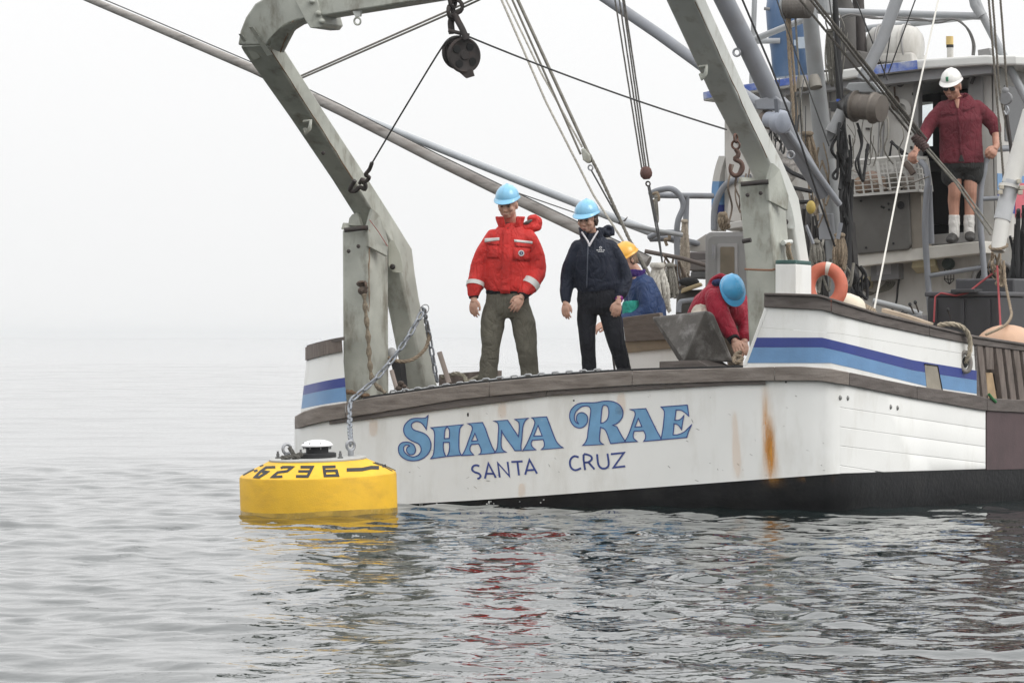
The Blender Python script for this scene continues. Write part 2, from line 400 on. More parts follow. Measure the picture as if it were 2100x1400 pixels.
# the port stub leans outboard going down: columns are sheared with height
def bulp(e0, e1, ya0, ya1, yb0, yb1, mt, name, out_, th=.07, n=10):
    m2 = MB(); rings = []
    for k in range(n + 1):
        t = k / n; ya = lerp(ya0, ya1, t); yb = lerp(yb0, yb1, t)
        bend = 10 * (1 - (1 - t) ** 2) - 10 * t
        P = []
        for yy in (ya + -bend * .6, yb - bend * .6):
            xl, xr = e0(yy), e1(yy); px = lerp(xl, xr, t)
            Yd = H(614 + (px - xl) * 1.0) + .02 + .75 * (1 - t) ** 3
            P.append(W(px, yy, Yd - out_)); P.append(W(px, yy, Yd - out_ + th))
        rings.append([P[0], P[2], P[3], P[1]])
    m2.loft(rings, True, closed=True); return m2.build(name, mt, boat, smooth=40)
L0 = lambda yy: lerp(629, 617, (yy - 735) / 110.0); L1 = lambda yy: lerp(701, 711, (yy - 697) / 129.0)
bulp(L0, L1, 735, 715, 848, 830, M_white, 'port_bulwark', 0.0)
bulp(L0, L1, 791, 774, 810, 793, M_navy, 'navy_stripe', .004, .003)
bulp(L0, L1, 810.3, 793.3, 838, 822, M_lblue, 'light_blue_stripe', .004, .003)
bulp(lambda y_: 626, L1, 712, 694, 739, 720, M_wood, 'rail_board', .025, .10)
bulp(lambda y_: 629, lambda y_: 707, 708, 690, 715, 697, M_rail, 'rail_cap', .05, .17)
# starboard bulwark
BT = [(1567, 600), (1678, 603), (1708, 612), (1797, 640), (1909, 666), (2001, 688), (2100, 703), (2300, 735)]
BWB = [(1567, 630), (1686, 636), (1723, 647), (1797, 666), (1909, 690), (1998, 707), (2100, 720), (2300, 752)]
N0 = [(1524, 692), (1686, 692), (1723, 701), (1871, 738), (1998, 759), (2010, 761)]
N1 = [(1524, 712), (1686, 712), (1723, 720), (1871, 759), (2000, 779), (2010, 781)]
N2 = [(1524, 744), (1704, 744), (1760, 757), (1901, 792), (2003, 807), (2010, 808)]
BB = [(p, y_ + 3) for p, y_ in CAP_T]
def left_edge(yy): return lerp(1569, 1524, (yy - 630) / 119.0)
def bulS(ya, yb, mt, name, out_, th, hole=None, xr=2003):
    m2 = MB(); cs = list(range(1524, xr, 9)) + [xr]
    rings = []
    for px in cs:
        a = pl(ya, px); b_ = pl(yb, px)
        if px < 1569:                                # the slanting after edge
            amin = 749 - (px - 1524) / 45.0 * 119; a = max(a, amin)
            if b_ <= a + .2: continue
        P = [hp(px, a, -out_), hp(px, b_, -out_)]; Q = [hp(px, b_, -out_ + th), hp(px, a, -out_ + th)]
        Q[0].z = P[1].z; Q[1].z = P[0].z
        rings.append(P + Q)
    m2.loft(rings, True, closed=True); return m2.build(name, mt, boat, smooth=40)
SE2 = [(1524, 668), (1723, 684), (1871, 709), (2003, 729)]
up_ = [(p, y_ - 4) for p, y_ in BWB]
bulS(up_, [(p, y_ - .25) for p, y_ in SE2], M_white, 'bulwark_plank', 0, .07)
bulS([(p, y_ + .25) for p, y_ in SE2], BB, M_white, 'bulwark_plank', 0, .07)
bulS(N0, N1, M_navy, 'navy_stripe', .004, .003)
bulS([(p, y_ + .3) for p, y_ in N1], N2, M_lblue, 'light_blue_stripe', .004, .003)
for a, b_ in ((1567, 1704.3), (1704.6, 1905.3), (1905.6, 2160)):
    cs = [a] + list(range(int(a) + 8, int(b_) - 3, 9)) + [b_]
    m2 = MB(); rings = []
    for px in cs:
        P = [hp(px, pl(BT, px) + 5, -.03), hp(px, pl(BWB, px), -.03)]; Q = [hp(px, pl(BWB, px), .10), hp(px, pl(BT, px) + 5, .10)]
        Q[0].z = P[1].z; Q[1].z = P[0].z
        rings.append(P + Q)
    m2.loft(rings); m2.build('rail_board', M_rail, boat, smooth=40, bevel=.008)
    m2 = MB(); rings = []
    for px in cs:
        P = [hp(px, pl(BT, px), -.055), hp(px, pl(BT, px) + 5.4, -.055)]; Q = [hp(px, pl(BT, px) + 5.4, .14), hp(px, pl(BT, px), .14)]
        Q[0].z = P[1].z; Q[1].z = P[0].z
        rings.append(P + Q)
    m2.loft(rings); m2.build('rail_cap', M_rail, boat, smooth=40, bevel=.006)
# after edge board of the starboard bulwark
M_rust = mat('rust_stain', (.45, .22, .06), .8, var=.3)
m2 = MB(); m2.hexa([hp(1524, 749, -.006), hp(1531, 749, -.006), hp(1531, 749, .075), hp(1524, 749, .075), hp(1567, 634, -.006), hp(1574, 634, -.006), hp(1574, 634, .075), hp(1567, 634, .075)])
m2.build('bulwark_end_board', M_white, boat, bevel=.004)
# freeing port in the stripe
m2 = MB(); q = [(1896, 746), (1923, 750), (1933, 802), (1901, 799)]
m2.prism([hp(a, b_, -.008) for a, b_ in q], (0, .004, 0)); m2.build('freeing_port', mat('weathered_board', (.30, .27, .22), .8, var=.2, dirt=(.12, .1, .08)), boat, smooth=0)
m2 = MB(); m2.tube([hp(1896, 746, -.012), hp(1923, 750, -.012), hp(1933, 802, -.012)], .006, 6); m2.build('freeing_port_edge', M_black, boat)
# open slatted rail forward
def slat(x0t, x1t, yt, x0b, x1b, yb, mt=M_wood, name='slat', o0=-.01, th=.05):
    m2 = MB(); c = []
    for (x, y_) in ((x0b, yb), (x1b, yb), (x1t, yt), (x0t, yt)): c.append(hp(x, y_, o0))
    d = V((FW.y, -FW.x, 0)) * -th
    m2.prism(c, d); return m2.build(name, mt, boat, smooth=0, bevel=.006)
slat(1996, 2003, 704, 2003, 2011, 818, M_rail, 'post', 0, .09)
slat(2003, 2014.5, 701, 2017, 2028, 822)
slat(2021, 2037, 705, 2025, 2039, 758)
slat(2023, 2036, 764, 2026, 2045, 818, mat('tan_board', (.38, .27, .16), .8, var=.2), 'low_board', .05, .03)
for k in range(6):
    x = 2042 + k * 18.0
    slat(x, x + 11.5, 708 + k * 2.6, x + 14, x + 25.5, 820 + k * 1.6)
m2 = MB(); m2.tube([hp(2028, 808, -.05), hp(2034, 816, -.06), hp(2042, 824, -.05)], .014, 6); m2.build('green_line_end', mat('green_rope', (.03, .16, .05), .7), boat)
# bolts on the quarter
for (x, y_) in ((1723, 815), (1738, 816), (1826, 834), (1840, 836)):
    m2 = MB(); m2.ball(hp(x, y_, 0), .016, .012, .022); m2.build('bolt', mat('dull_bolt', (.25, .25, .24), .5, .6), boat)
for (x, y_) in ((960, 850), (1177, 821), (1612, 783)):
    m2 = MB(); m2.ball(hp(x, y_, 0), .010, .004, .018 if x < 1000 else .008); m2.build('drain_hole', M_black, boat)
# rust streaks run down from the fastenings: stained paint
ms = bpy.data.materials.new('rust_streak'); ms.use_nodes = True; n = ms.node_tree; b = n.nodes['Principled BSDF']; b.inputs['Base Color'].default_value = (.72, .33, .045, 1); b.inputs['Roughness'].default_value = .6
tcn = n.nodes.new('ShaderNodeTexCoord'); uvx = n.nodes.new('ShaderNodeSeparateXYZ'); n.links.new(tcn.outputs['UV'], uvx.inputs[0])
def math_(op, a, b_=None):
    k = n.nodes.new('ShaderNodeMath'); k.operation = op
    for i_, q_ in enumerate((a, b_)):
        if q_ is None: continue
        if isinstance(q_, (int, float)): k.inputs[i_].default_value = q_
        else: n.links.new(q_, k.inputs[i_])
    return k.outputs[0]
no = n.nodes.new('ShaderNodeTexNoise'); no.inputs['Scale'].default_value = 3; no.inputs['Detail'].default_value = 6; no.inputs['Roughness'].default_value = .65
mpn = n.nodes.new('ShaderNodeMapping'); mpn.inputs['Scale'].default_value = (9, 9, 1.2); n.links.new(tcn.outputs['Object'], mpn.inputs[0]); n.links.new(mpn.outputs[0], no.inputs['Vector'])
cu = math_('SUBTRACT', 1.0, math_('MULTIPLY', math_('ABSOLUTE', math_('SUBTRACT', uvx.outputs[0], .5)), 2.0))
cv = math_('MULTIPLY', math_('MULTIPLY', uvx.outputs[1], math_('SUBTRACT', 1.0, uvx.outputs[1])), 3.4)
al = math_('MULTIPLY', math_('POWER', cu, 1.7), math_('MULTIPLY', cv, math_('MULTIPLY', math_('SUBTRACT', no.outputs[0], .22), 2.2)))
al = math_('MINIMUM', al, .9)
n.links.new(al, b.inputs['Alpha'])
ms2 = ms.copy(); ms2.name = 'faint_rust_streak'
for nd in ms2.node_tree.nodes:
    if nd.type == 'MATH' and nd.operation == 'MINIMUM': nd.inputs[1].default_value = .15
def streak(x0, x1, y0, y1, x2=None, x3=None, ms=ms):
    x2 = x0 if x2 is None else x2; x3 = x1 if x3 is None else x3
    me = bpy.data.meshes.new('rust_streak'); o0 = V(boat['o'])
    me.from_pydata([tuple(hp(x, y_, -.003) - o0) for x, y_ in ((x2, y1), (x3, y1), (x1, y0), (x0, y0))], [], [(0, 1, 2, 3)])
    uv = me.uv_layers.new(name='UVMap')
    for li, c in enumerate(((0, 0), (1, 0), (1, 1), (0, 1))): uv.data[li].uv = c
    me.materials.append(ms); o = bpy.data.objects.new('rust_streak', me); COL.objects.link(o); o.parent = boat; o['o'] = boat['o']
streak(1556, 1582, 785, 1003, 1558, 1622); streak(1562, 1592, 850, 990, 1566, 1608); streak(1566, 1590, 870, 960, 1570, 1600)
streak(1496, 1516, 840, 985, 1500, 1528, ms2); streak(1630, 1716, 955, 990, ms=ms2); streak(1060, 1080, 990, 1020, ms=ms2)
for k_ in range(3): x_ = 760 + k_ * 250 + random.uniform(-20, 20); streak(x_, x_ + 26, pl(LOW_B, x_) - 2, pl(LOW_B, x_) + random.uniform(30, 80), ms=ms2)

M_scuff = mat('grey_scuff', (.30, .29, .27), .8, var=.3)
def scuff(x, y_, l, h, ang):
    c, s_ = math.cos(ang), math.sin(ang); q = []
    for u, v_ in ((-1, -.2), (-.3, -1), (.6, -.7), (1, .2), (.2, 1), (-.7, .6)): q.append(hp(x + (u * l * c - v_ * h * s_), y_ + (u * l * s_ + v_ * h * c), -.0025))
    MB().add(q, [tuple(range(6))]).build('paint_scuff', M_scuff, boat, smooth=0)
rs_ = random.Random(5)
for _ in range(46):
    x_ = rs_.uniform(830, 1700); t_ = rs_.random(); y_ = lerp(pl(CAP_B, x_) + 16, pl(PAINT, x_) - 4, t_ ** .7)
    scuff(x_, y_, rs_.uniform(.8, 5), rs_.uniform(.3, .8), rs_.uniform(-.6, 1.2))
M_chip = mat('white_chip', (.62, .62, .60), .7, var=.1)
for _ in range(11):
    x_ = rs_.uniform(830, 1120); y_ = pl(PAINT, x_) + rs_.uniform(2, max(3, (x_ - 800) * .05))
    Yb = H(x_) + .022; p_ = W(x_, y_, Yb - .012); r_ = rs_.uniform(.003, .009)
    MB().ball(p_, r_, .006, r_ * rs_.uniform(.5, 1.6), 7, 5).build('paint_chip', M_chip, boat)
# ------------------------------------------------------------------ the name on the stern
M_letter = mat('sign_light_blue', (.15, .33, .53), .5, var=.10, scale=8, dirt=(.6, .62, .6), damt=.9, dscale=16, dlo=.66)
M_outline = mat('sign_navy', (.030, .055, .23), .5, var=.15, scale=8, dirt=(.55, .56, .55), damt=.8, dscale=22, dlo=.62)
def curve2(loop, n=5):                              # smooth between the corners marked with a third value
    pts = [V((p[0], p[1])) for p in loop]; cor = [len(p) > 2 for p in loop]; N = len(pts); out = []
    for i in range(N):
        j = (i + 1) % N; p1, p2 = pts[i], pts[j]
        p0 = p1 * 2 - p2 if cor[i] else pts[i - 1]
        p3 = p2 * 2 - p1 if cor[j] else pts[(j + 1) % N]
        if cor[i] and cor[j]: out.append(p1.copy()); continue
        for k in range(n):
            t = k / n
            out.append(0.5 * ((2 * p1) + (p2 - p0) * t + (2 * p0 - 5 * p1 + 4 * p2 - p3) * t * t + (3 * p1 - p0 - 3 * p2 + p3) * t ** 3))
    return out
def ribbon2(pts, wd, closed):                       # a stroke of even width along a 2-D path
    N = len(pts); L_, R_ = [], []
    for i in range(N):
        if closed: a, b_ = pts[i - 1], pts[(i + 1) % N]
        else: a, b_ = pts[max(i - 1, 0)], pts[min(i + 1, N - 1)]
        d1 = (pts[i] - a); d2 = (b_ - pts[i])
        d1 = d1.normalized() if d1.length > 1e-6 else d2.normalized(); d2 = d2.normalized() if d2.length > 1e-6 else d1
        n1 = V((-d1.y, d1.x)); n2 = V((-d2.y, d2.x)); m_ = n1 + n2
        m_ = m_.normalized() if m_.length > .2 else n1
        k = wd / 2 / max(.45, m_.dot(n1))
        L_.append(pts[i] + m_ * k); R_.append(pts[i] - m_ * k)
    q = []
    for i in range(N if closed else N - 1):
        j = (i + 1) % N; q.append((L_[i], L_[j], R_[j], R_[i]))
    return q
def quads_obj(name, qs, fn, mt, parent):
    m2 = MB()
    for q in qs: m2.add([fn(p.x, p.y) for p in q], [tuple(range(len(q)))])
    return m2.build(name, mt, parent, smooth=0)
C = 1
LET = {
 'S': (810, 840, 11.667, [[(795,130,C),(740,185),(640,200),(520,200),(400,215),(300,280),(230,370),(205,470),(225,570),(280,650),(370,720),(470,770),(560,810),(610,880),(625,960),(600,1030),(540,1090),(450,1120),(370,1110),(290,1070),(230,1010),(205,940),(215,880),(260,840),(320,840),(350,862,C),(300,890),(275,950),(290,1010),(340,1060),(400,1070),(460,1045),(490,980),(485,910),(450,840),(390,795),(310,770),(220,770),(140,800),(90,870),(80,950),(100,1040),(160,1120),(250,1180),(350,1210),(450,1215),(560,1200),(680,1150),(780,1060),(840,960),(862,850),(840,730),(780,630),(690,560),(580,520),(480,490),(420,450),(390,380),(410,320),(480,280),(560,280),(640,320),(700,390),(750,470,C)]]),
 'H': (810, 840, 11.667, [[(855,425,C),(1630,350,C),(1565,420),(1540,520),(1530,700),(1530,900),(1550,1010),(1590,1080,C),(1240,1112,C),(1285,1020),(1305,900),(1300,775,C),(1160,775,C),(1155,900),(1180,1030),(1218,1114,C),(855,1165,C),(910,1080),(935,950),(945,700),(945,570),(920,480)], [(1250,405,C),(1295,470),(1305,560),(1300,680,C),(1180,685,C),(1185,560),(1205,460)]]),
 'A1': (810, 840, 11.667, [[(1735,325,C),(2093,300,C),(2163,450),(2243,680),(2313,860),(2385,995,C),(2385,1030,C),(2003,1068,C),(2050,1030),(2060,950),(2030,870),(2000,810,C),(1830,825,C),(1795,900),(1800,980),(1880,1075,C),(1600,1090,C),(1650,1010),(1700,900),(1760,730),(1820,560),(1850,450),(1830,380),(1780,345)], [(1910,560,C),(1980,735,C),(1835,745,C)]]),
 'N': (980, 840, 11.667, [[(375,265,C),(710,245,C),(830,430),(970,640,C),(985,500),(990,380),(970,290),(880,225,C),(1210,195,C),(1140,250),(1090,350),(1065,500),(1050,700),(1030,860),(1040,970,C),(885,975,C),(800,850),(680,690),(580,530),(568,480,C),(565,600),(555,750),(560,870),(600,960),(680,1010,C),(405,1025,C),(455,930),(475,800),(485,600),(495,420),(475,320),(430,285)]]),
 'A2': (980, 840, 11.667, [[(1280,185,C),(1645,165,C),(1700,310),(1790,550),(1870,740),(1960,850),(2040,905,C),(1515,950,C),(1575,890),(1590,800),(1560,705,C),(1300,725,C),(1275,800),(1300,880),(1385,955,C),(1075,970,C),(1150,850),(1230,680),(1310,480),(1360,320),(1345,250),(1320,210)], [(1440,370,C),(1535,620,C),(1335,625,C)]]),
 'R': (1160, 810, 14.0, [[(440,225),(600,215),(750,215),(900,205),(1050,175),(1220,165),(1380,190),(1520,260),(1610,370),(1645,500),(1620,640),(1540,750),(1450,820),(1350,860,C),(1470,900,C),(1540,1040),(1630,1200),(1700,1300,C),(1700,1345,C),(1290,1385,C),(1250,1280),(1180,1080),(1110,970),(1000,920,C),(980,1100),(970,1280),(1010,1360),(1085,1410,C),(490,1440,C),(560,1360),(620,1220),(640,1050),(670,850),(690,700),(715,500),(715,400),(670,330),(580,305),(470,325),(370,390),(290,480),(250,590),(255,700),(300,780),(370,815,C),(320,740),(310,640),(340,550),(420,500),(510,505),(590,560),(630,640),(625,750),(590,830),(520,900),(400,940),(270,900),(180,810),(125,690),(115,560),(150,430),(230,330),(330,260)], [(1120,285),(1200,320),(1235,430),(1230,580),(1190,700),(1100,780),(1005,800,C),(1020,600),(1040,400),(1070,310)]]),
 'A3': (1275, 810, 14.0, [[(230,405,C),(690,380,C),(760,520),(880,770),(1000,1010),(1125,1230,C),(1120,1278,C),(630,1320,C),(680,1240),(680,1130),(625,1015,C),(355,1030,C),(330,1130),(340,1230),(450,1330,C),(92,1345,C),(100,1300,C),(170,1180),(240,1010),(310,800),(370,620),(385,530),(360,460),(310,430)], [(475,660,C),(575,900,C),(380,910,C)]]),
 'E': (1275, 810, 14.0, [[(1125,335,C),(1880,280,C),(1900,400),(1925,600,C),(1830,510),(1700,430),(1560,425,C),(1545,550),(1525,715,C),(1620,715),(1710,670),(1785,580,C),(1750,770),(1715,990,C),(1660,900),(1580,830),(1500,815,C),(1490,980),(1470,1135,C),(1600,1130),(1780,1060),(1910,940),(2010,840,C),(1930,1010),(1865,1210,C),(1125,1275,C),(1150,1150),(1190,900),(1215,650),(1225,500),(1195,410)]]),
}
for key, (x0, y0, s_, loops) in LET.items():
    LP = [[V((x0 + p.x / s_, y0 + p.y / s_)) for p in curve2(l)] for l in loops]
    flat = [p for l in LP for p in l]
    tris = geometry.tessellate_polygon([[V((p.x, p.y, 0)) for p in l] for l in LP])
    fo = quads_obj('letter', [[flat[i] for i in t] for t in tris], lambda x, y_: hp(x, y_, -.003), M_letter, boat)
    for l in LP: quads_obj('letter_outline', ribbon2(l, 2.0, True), lambda x, y_: hp(x, y_, -.0055), M_outline, fo)
SM = [[(170,245),(130,232),(90,250),(80,290),(110,318),(160,335),(185,365),(170,395),(145,400)],
      [[(240,400),(283,210),(375,388)],[(258,338),(355,340)]], [[(425,385),(400,205),(545,370),(522,190)]], [[(570,192),(710,185)],[(645,190),(665,360)]],
      [[(742,352),(795,165),(890,338)],[(765,297),(860,290)]], [[(1410,135),(1360,120),(1315,150),(1300,210),(1320,270),(1370,295),(1440,270)]],
      [[(1490,292),(1470,110),(1530,105),(1570,130),(1570,165),(1530,195),(1480,200)],[(1530,195),(1608,284)]],
      [[(1640,95),(1650,200),(1670,250),(1710,275),(1760,265),(1785,220),(1770,88)]], [[(1812,95),(1975,78),(1845,262),(1992,246)]]]
SM[0] = [SM[0]]
for st in SM:
    qs = []
    for l in st:
        pp = [V((955 + a / 6.087, 915 + b_ / 6.087)) for a, b_ in l]
        if len(pp) > 5: pp = [V((q.x, q.y)) for q in catmull([(p.x, p.y, 0) for p in pp], 3)]
        qs += ribbon2(pp, 4.0, False)
    quads_obj('small_letter', qs, lambda x, y_: hp(x, y_, -.004), M_outline, boat)

# ------------------------------------------------------------------ the yellow buoy alongside
M_yel = mat('yellow_buoy_paint', (.76, .445, .020), .6, var=.08, scale=4, dirt=(.50, .27, .02), damt=.6, dscale=3.5, bump=.25, bscale=90, streak=.4)
M_bnum = mat('black_stencil', (.02, .02, .022), .7, var=.3)
M_gal = mat('galvanised_steel', (.33, .34, .36), .5, .5, var=.2, scale=20, dirt=(.2, .17, .14), damt=.4, dscale=14)
M_plate = mat('grey_plate', (.42, .42, .40), .55, .2, var=.1)
M_rusty = mat('rusty_steel', (.10, .075, .06), .75, .3, var=.3, scale=15, dirt=(.16, .07, .03), damt=.6, dscale=9)
BC = W(654.5, 690, 36.5); BC.z = 0
BAX = V((-.030, -.030, 1)).normalized()             # it leans a little towards the viewer and to port
by = thing('mooring_buoy', 'round yellow mooring buoy with black stencilled digits floating against the stern', 'buoy', BC)
PROF = [(.60, -.42), (.648, -.38), (.653, -.1), (.653, .310), (.648, .326), (.635, .337), (.410, .445), (.404, .447)]
MB().lathe(PROF, BC, BAX, 72).build('float', M_yel, by, smooth=30)
MB().lathe([(.0, .40), (.40, .447), (.404, .449), (.404, .462), (.398, .466), (0, .466)], BC, BAX, 56).build('top_plate', M_plate, by, smooth=30)
MB().lathe([(.6535, -.12), (.6545, -.10), (.6545, .045), (.6535, .055)], BC, V((0, 0, 1)), 72).build('waterline_band', mat('wet_slimy_yellow', (.40, .25, .03), .25, var=.25, scale=6, dirt=(.12, .12, .03), damt=.7, dscale=8), by, smooth=30)
def bl(u, v_, h):                                   # buoy-local point: right, away, up
    return BC + V((1, 0, 0)) * u + V((0, 1, 0)) * v_ + BAX * h + V((0, 0, .030 * u + .030 * v_))
LO = bl(.0, .0, .466)
MB().lathe([(.158, 0), (.158, .034), (.150, .038), (0, .038)], LO, BAX, 32).build('lantern_flange', M_black, by, smooth=30)
MB().lathe([(.094, .03), (.094, .088), (.128, .092), (.128, .097), (0, .097)], LO, BAX, 32).build('lantern_neck', M_black, by, smooth=30)
cap_ = MB().lathe([(.132, .096), (.133, .106), (.110, .128), (.070, .142), (.03, .148), (0, .149)], LO, BAX, 36).build('lantern_cap', mat('white_plastic', (.80, .80, .80), .35, var=.03), by, smooth=40)
m_bolt = mat('steel_bolt', (.18, .18, .18), .45, .7, var=.2)
for k in range(8):
    a = k * math.pi / 4 + .3
    m2 = MB(); c = LO + V((math.cos(a) * .116, math.sin(a) * .116, 0)); m2.cyl(c + BAX * .07, c + BAX * .124, .006, 6); m2.build('cap_bolt', m_bolt, cap_)
for (u, v_) in ((-.148, .22), (.20, -.22), (.05, .33), (-.33, .05)):
    m2 = MB(); c = bl(u, v_, .466); m2.cyl(c, c + BAX * .012, .024, 10).cyl(c + BAX * .012, c + BAX * .04, .015, 6).cyl(c + BAX * .04, c + BAX * .06, .009, 8); m2.build('stud', m_bolt, by, smooth=30)
def torus_pts(c, a, b_, r, n=14): return [c + a * math.cos(2 * math.pi * k / n) * r + b_ * math.sin(2 * math.pi * k / n) * r for k in range(n)]
# lifting eyes
for (u, v_) in ((-.245, -.12), (.275, .10)):
    c = bl(u, v_, .466); m2 = MB(); m2.cyl(c, c + BAX * .05, .026, 10); m2.tube(torus_pts(c + BAX * .085, V((.8, .6, 0)), BAX, .040), .013, 7, closed=True); m2.build('lifting_eye', M_gal, by, smooth=60)
c = bl(-.245, -.12, .466); m2 = MB()
m2.rope([c + V((.02, -.02, .1)), c + V((.045, -.04, .06)), c + V((.07, -.03, .015)), c + V((.05, .03, .012)), c + V((.10, .02, .045)), c + V((.15, .03, .02)), c + V((.20, .08, .012)), c + V((.24, .14, .01))], .020)
m2.rope([c + V((-.05, -.02, .015)), c + V((0, -.05, .02)), c + V((.07, -.05, .03)), c + V((.1, -.02, .015))], .018); m2.build('rope_end', mat('grey_dirty_rope', (.09, .085, .075), .85, var=.25), by, smooth=60)
# stencilled digits on the sloping shoulder
def on_cone(px, py, off=.003):
    o = V((0, 0, CAMH)); d = (W(px, py, 1.0) - o)
    def g(t):
        q = o + d * t - BC; h = q.dot(BAX); r_ = (q - BAX * h).length
        return h - (.445 - (r_ - .410) / (.635 - .410) * (.445 - .337)) - off
    t = 35.6; prev = g(t)
    while t < 37.4:
        t2 = t + .01; cur = g(t2)
        if prev > 0 and cur <= 0:
            a, b_ = t, t2
            for _ in range(20):
                m_ = (a + b_) / 2
                if g(m_) > 0: a = m_
                else: b_ = m_
            return o + d * a
        t, prev = t2, cur
    return o + d * 36.5
DG = [[[(50,455),(120,415),(190,380)], 14], [[(190,405),(235,392)], 22], [[(262,342),(310,326)], 12],
      [[(460,352),(345,356),(270,410),(205,476),(255,480),(365,412),(290,410)], 26], [[(530,368),(555,352),(680,352),(610,404),(490,420),(420,478),(550,472)], 26],
      [[(780,352),(930,352),(870,470),(722,470)], 30], [[(752,406),(895,406)], 26], [[(1225,347),(1075,352),(1090,463),(1252,458),(1235,397),(1090,402)], 30],
      [[(1365,388),(1560,382),(1680,358),(1775,360)], 38], [[(1700,297),(1830,340),(1945,402)], 9], [[(1725,292),(1840,330),(1985,398)], 9], [[(1815,342),(1862,332)], 26]]
for l, wd in DG:
    pp = []
    P = [V(p) for p in l]
    for a, b_ in zip(P, P[1:]):
        for k in range(4): pp.append(a.lerp(b_, k / 4))
    pp.append(P[-1])
    qs = ribbon2([V((490 + p.x / 6.176, 900 + p.y / 6.176)) for p in pp], wd * 1.2 / 6.176, False)
    quads_obj('stencil_mark', qs, on_cone, M_bnum, by)

# ------------------------------------------------------------------ chains
def link_mesh(L, wd, r, seg=6):
    pts = []; R0 = wd / 2 - r; s_ = L / 2 - wd / 2
    for k in range(7): a = -math.pi / 2 + math.pi * k / 6; pts.append(V((s_ + R0 * math.cos(a), R0 * math.sin(a), 0)))
    for k in range(7): a = math.pi / 2 + math.pi * k / 6; pts.append(V((-s_ + R0 * math.cos(a), R0 * math.sin(a), 0)))
    m2 = MB(); m2.tube(pts, r, seg, closed=True)
    me = bpy.data.meshes.new('link'); me.from_pydata([tuple(p) for p in m2.v], [], m2.f)
    for p in me.polygons: p.use_smooth = True
    return me
def chain(name, label, path, L, wd, r, mt, group=None, roll0=.6):
    path = [V(p) for p in path]; root = thing(name, label, 'chain', path[0], group)
    me = link_mesh(L, wd, r); me.materials.append(mt)
    D = [0]
    for a, b_ in zip(path, path[1:]): D.append(D[-1] + (b_ - a).length)
    pitch = L - 2 * r * 1.05; n = max(1, int(D[-1] / pitch))
    def at(d):
        for i in range(len(path) - 1):
            if d <= D[i + 1]: return path[i].lerp(path[i + 1], (d - D[i]) / max(1e-9, D[i + 1] - D[i]))
        return path[-1]
    for i in range(n):
        a, b_ = at(i * pitch), at((i + 1) * pitch); t = (b_ - a).normalized(); c = (a + b_) / 2
        u = t.cross(V((0, 1, 0))); u = u.normalized() if u.length > .05 else t.orthogonal().normalized()
        v_ = t.cross(u); ang = roll0 + (math.pi / 2 if i % 2 else 0) + random.uniform(-.25, .25)
        yv = u * math.cos(ang) + v_ * math.sin(ang); zv = t.cross(yv)
        M = Matrix((t, yv, zv)).transposed().to_4x4(); M.translation = c - path[0]
        o = bpy.data.objects.new('link', me); COL.objects.link(o); o.parent = root; o.matrix_basis = M
    return root
M_chain = mat('grey_galvanised_chain', (.27, .29, .32), .5, .4, var=.2, scale=20, dirt=(.16, .13, .11), damt=.5, dscale=10)
eyeR = bl(.275, .10, .466) + BAX * .10
p1 = W(717, 824, 38.55)
cpath = [W(866, 640, 38.95), W(838, 690, 38.85), W(805, 737, 38.78), W(770, 778, 38.7), W(738, 806, 38.64), W(722, 818, 38.58), W(717.5, 826, 38.50), W(717, 845, 38.40), W(717.5, 880, 37.9), W(719, 905, 37.3), eyeR]
chain('hoist_chain', 'grey galvanised chain from the leaning leg over the stern down to the yellow buoy', cpath, .105, .058, .0105, M_chain)
chain('slack_chain', 'short grey chain hanging straight down behind the leaning leg to the deck', [W(869, 632, 39.0), W(874, 660, 39.35), W(881, 695, 39.45), W(887, 730, 39.45), W(893, 765, 39.45), W(898, 787, 39.45)], .10, .055, .010, M_chain)
dp = [W(x, y_, H(x) + .12 + .04 * math.sin(x * .05)) for x, y_ in ((800, 806), (860, 799), (930, 790), (1000, 780), (1060, 774), (1130, 768), (1200, 763), (1262, 759))]
chain('deck_chain', 'pale chain lying along the top of the stern cap rail', [p + V((0, .06, .002)) for p in dp], .085, .05, .009, mat('pale_chain', (.40, .41, .42), .5, .3, var=.2), roll0=.1)
m2 = MB(); pts = []
for px in [745] + list(range(760, 1600, 20)): pts.append(px)
rings = []
for px in pts:
    a = hp(px, pl(CAP_T, px) - 1.5, .03); rings.append([a + V((0, 0, -.012)), a + V((0, .09, -.012)), a + V((0, .09, .012)), a + V((0, 0, .012))])
m2.loft(rings); m2.build('rubber_strip', M_black, boat, smooth=0)
m2 = MB(); m2.tube(torus_pts(W(870, 635, 38.98), V((.9, .3, .3)), V((0, .2, .97)), .045, 16), .004, 5, closed=True)
tag(m2.build('wire_ring', m_bolt), 'thin wire ring at the top of the grey chain on the leaning leg', 'ring')
# ------------------------------------------------------------------ the stern gantry (A-frame)
M_gantry = mat('pale_green_grey_gantry_paint', (.385, .395, .350), .5, var=.18, scale=4, dirt=(.115, .095, .06), damt=.95, dscale=5.5, bump=.15, streak=2.2, dlo=.50)
M_gan2 = mat('white_grey_gantry_paint', (.56, .57, .54), .5, var=.08, scale=3, dirt=(.20, .17, .12), damt=.8, dscale=5, bump=.12, streak=2.2, dlo=.53)
M_rope = mat('tan_hemp_rope', (.24, .19, .135), .9, var=.25, scale=30)
M_ropeg = mat('grey_weathered_rope', (.20, .19, .165), .9, var=.25, scale=30)
M_ropew = mat('pale_rope', (.50, .48, .43), .9, var=.2, scale=30)
M_wire = mat('steel_wire', (.075, .075, .075), .5, .6, var=.2)
M_pipe = mat('blue_grey_pipe_paint', (.205, .216, .238), .45, var=.08, scale=4, dirt=(.15, .14, .13), damt=.4, dscale=5)
M_iron = mat('dark_rusted_iron', (.055, .048, .046), .7, .4, var=.3, dirt=(.10, .05, .035), damt=.5, dscale=8)
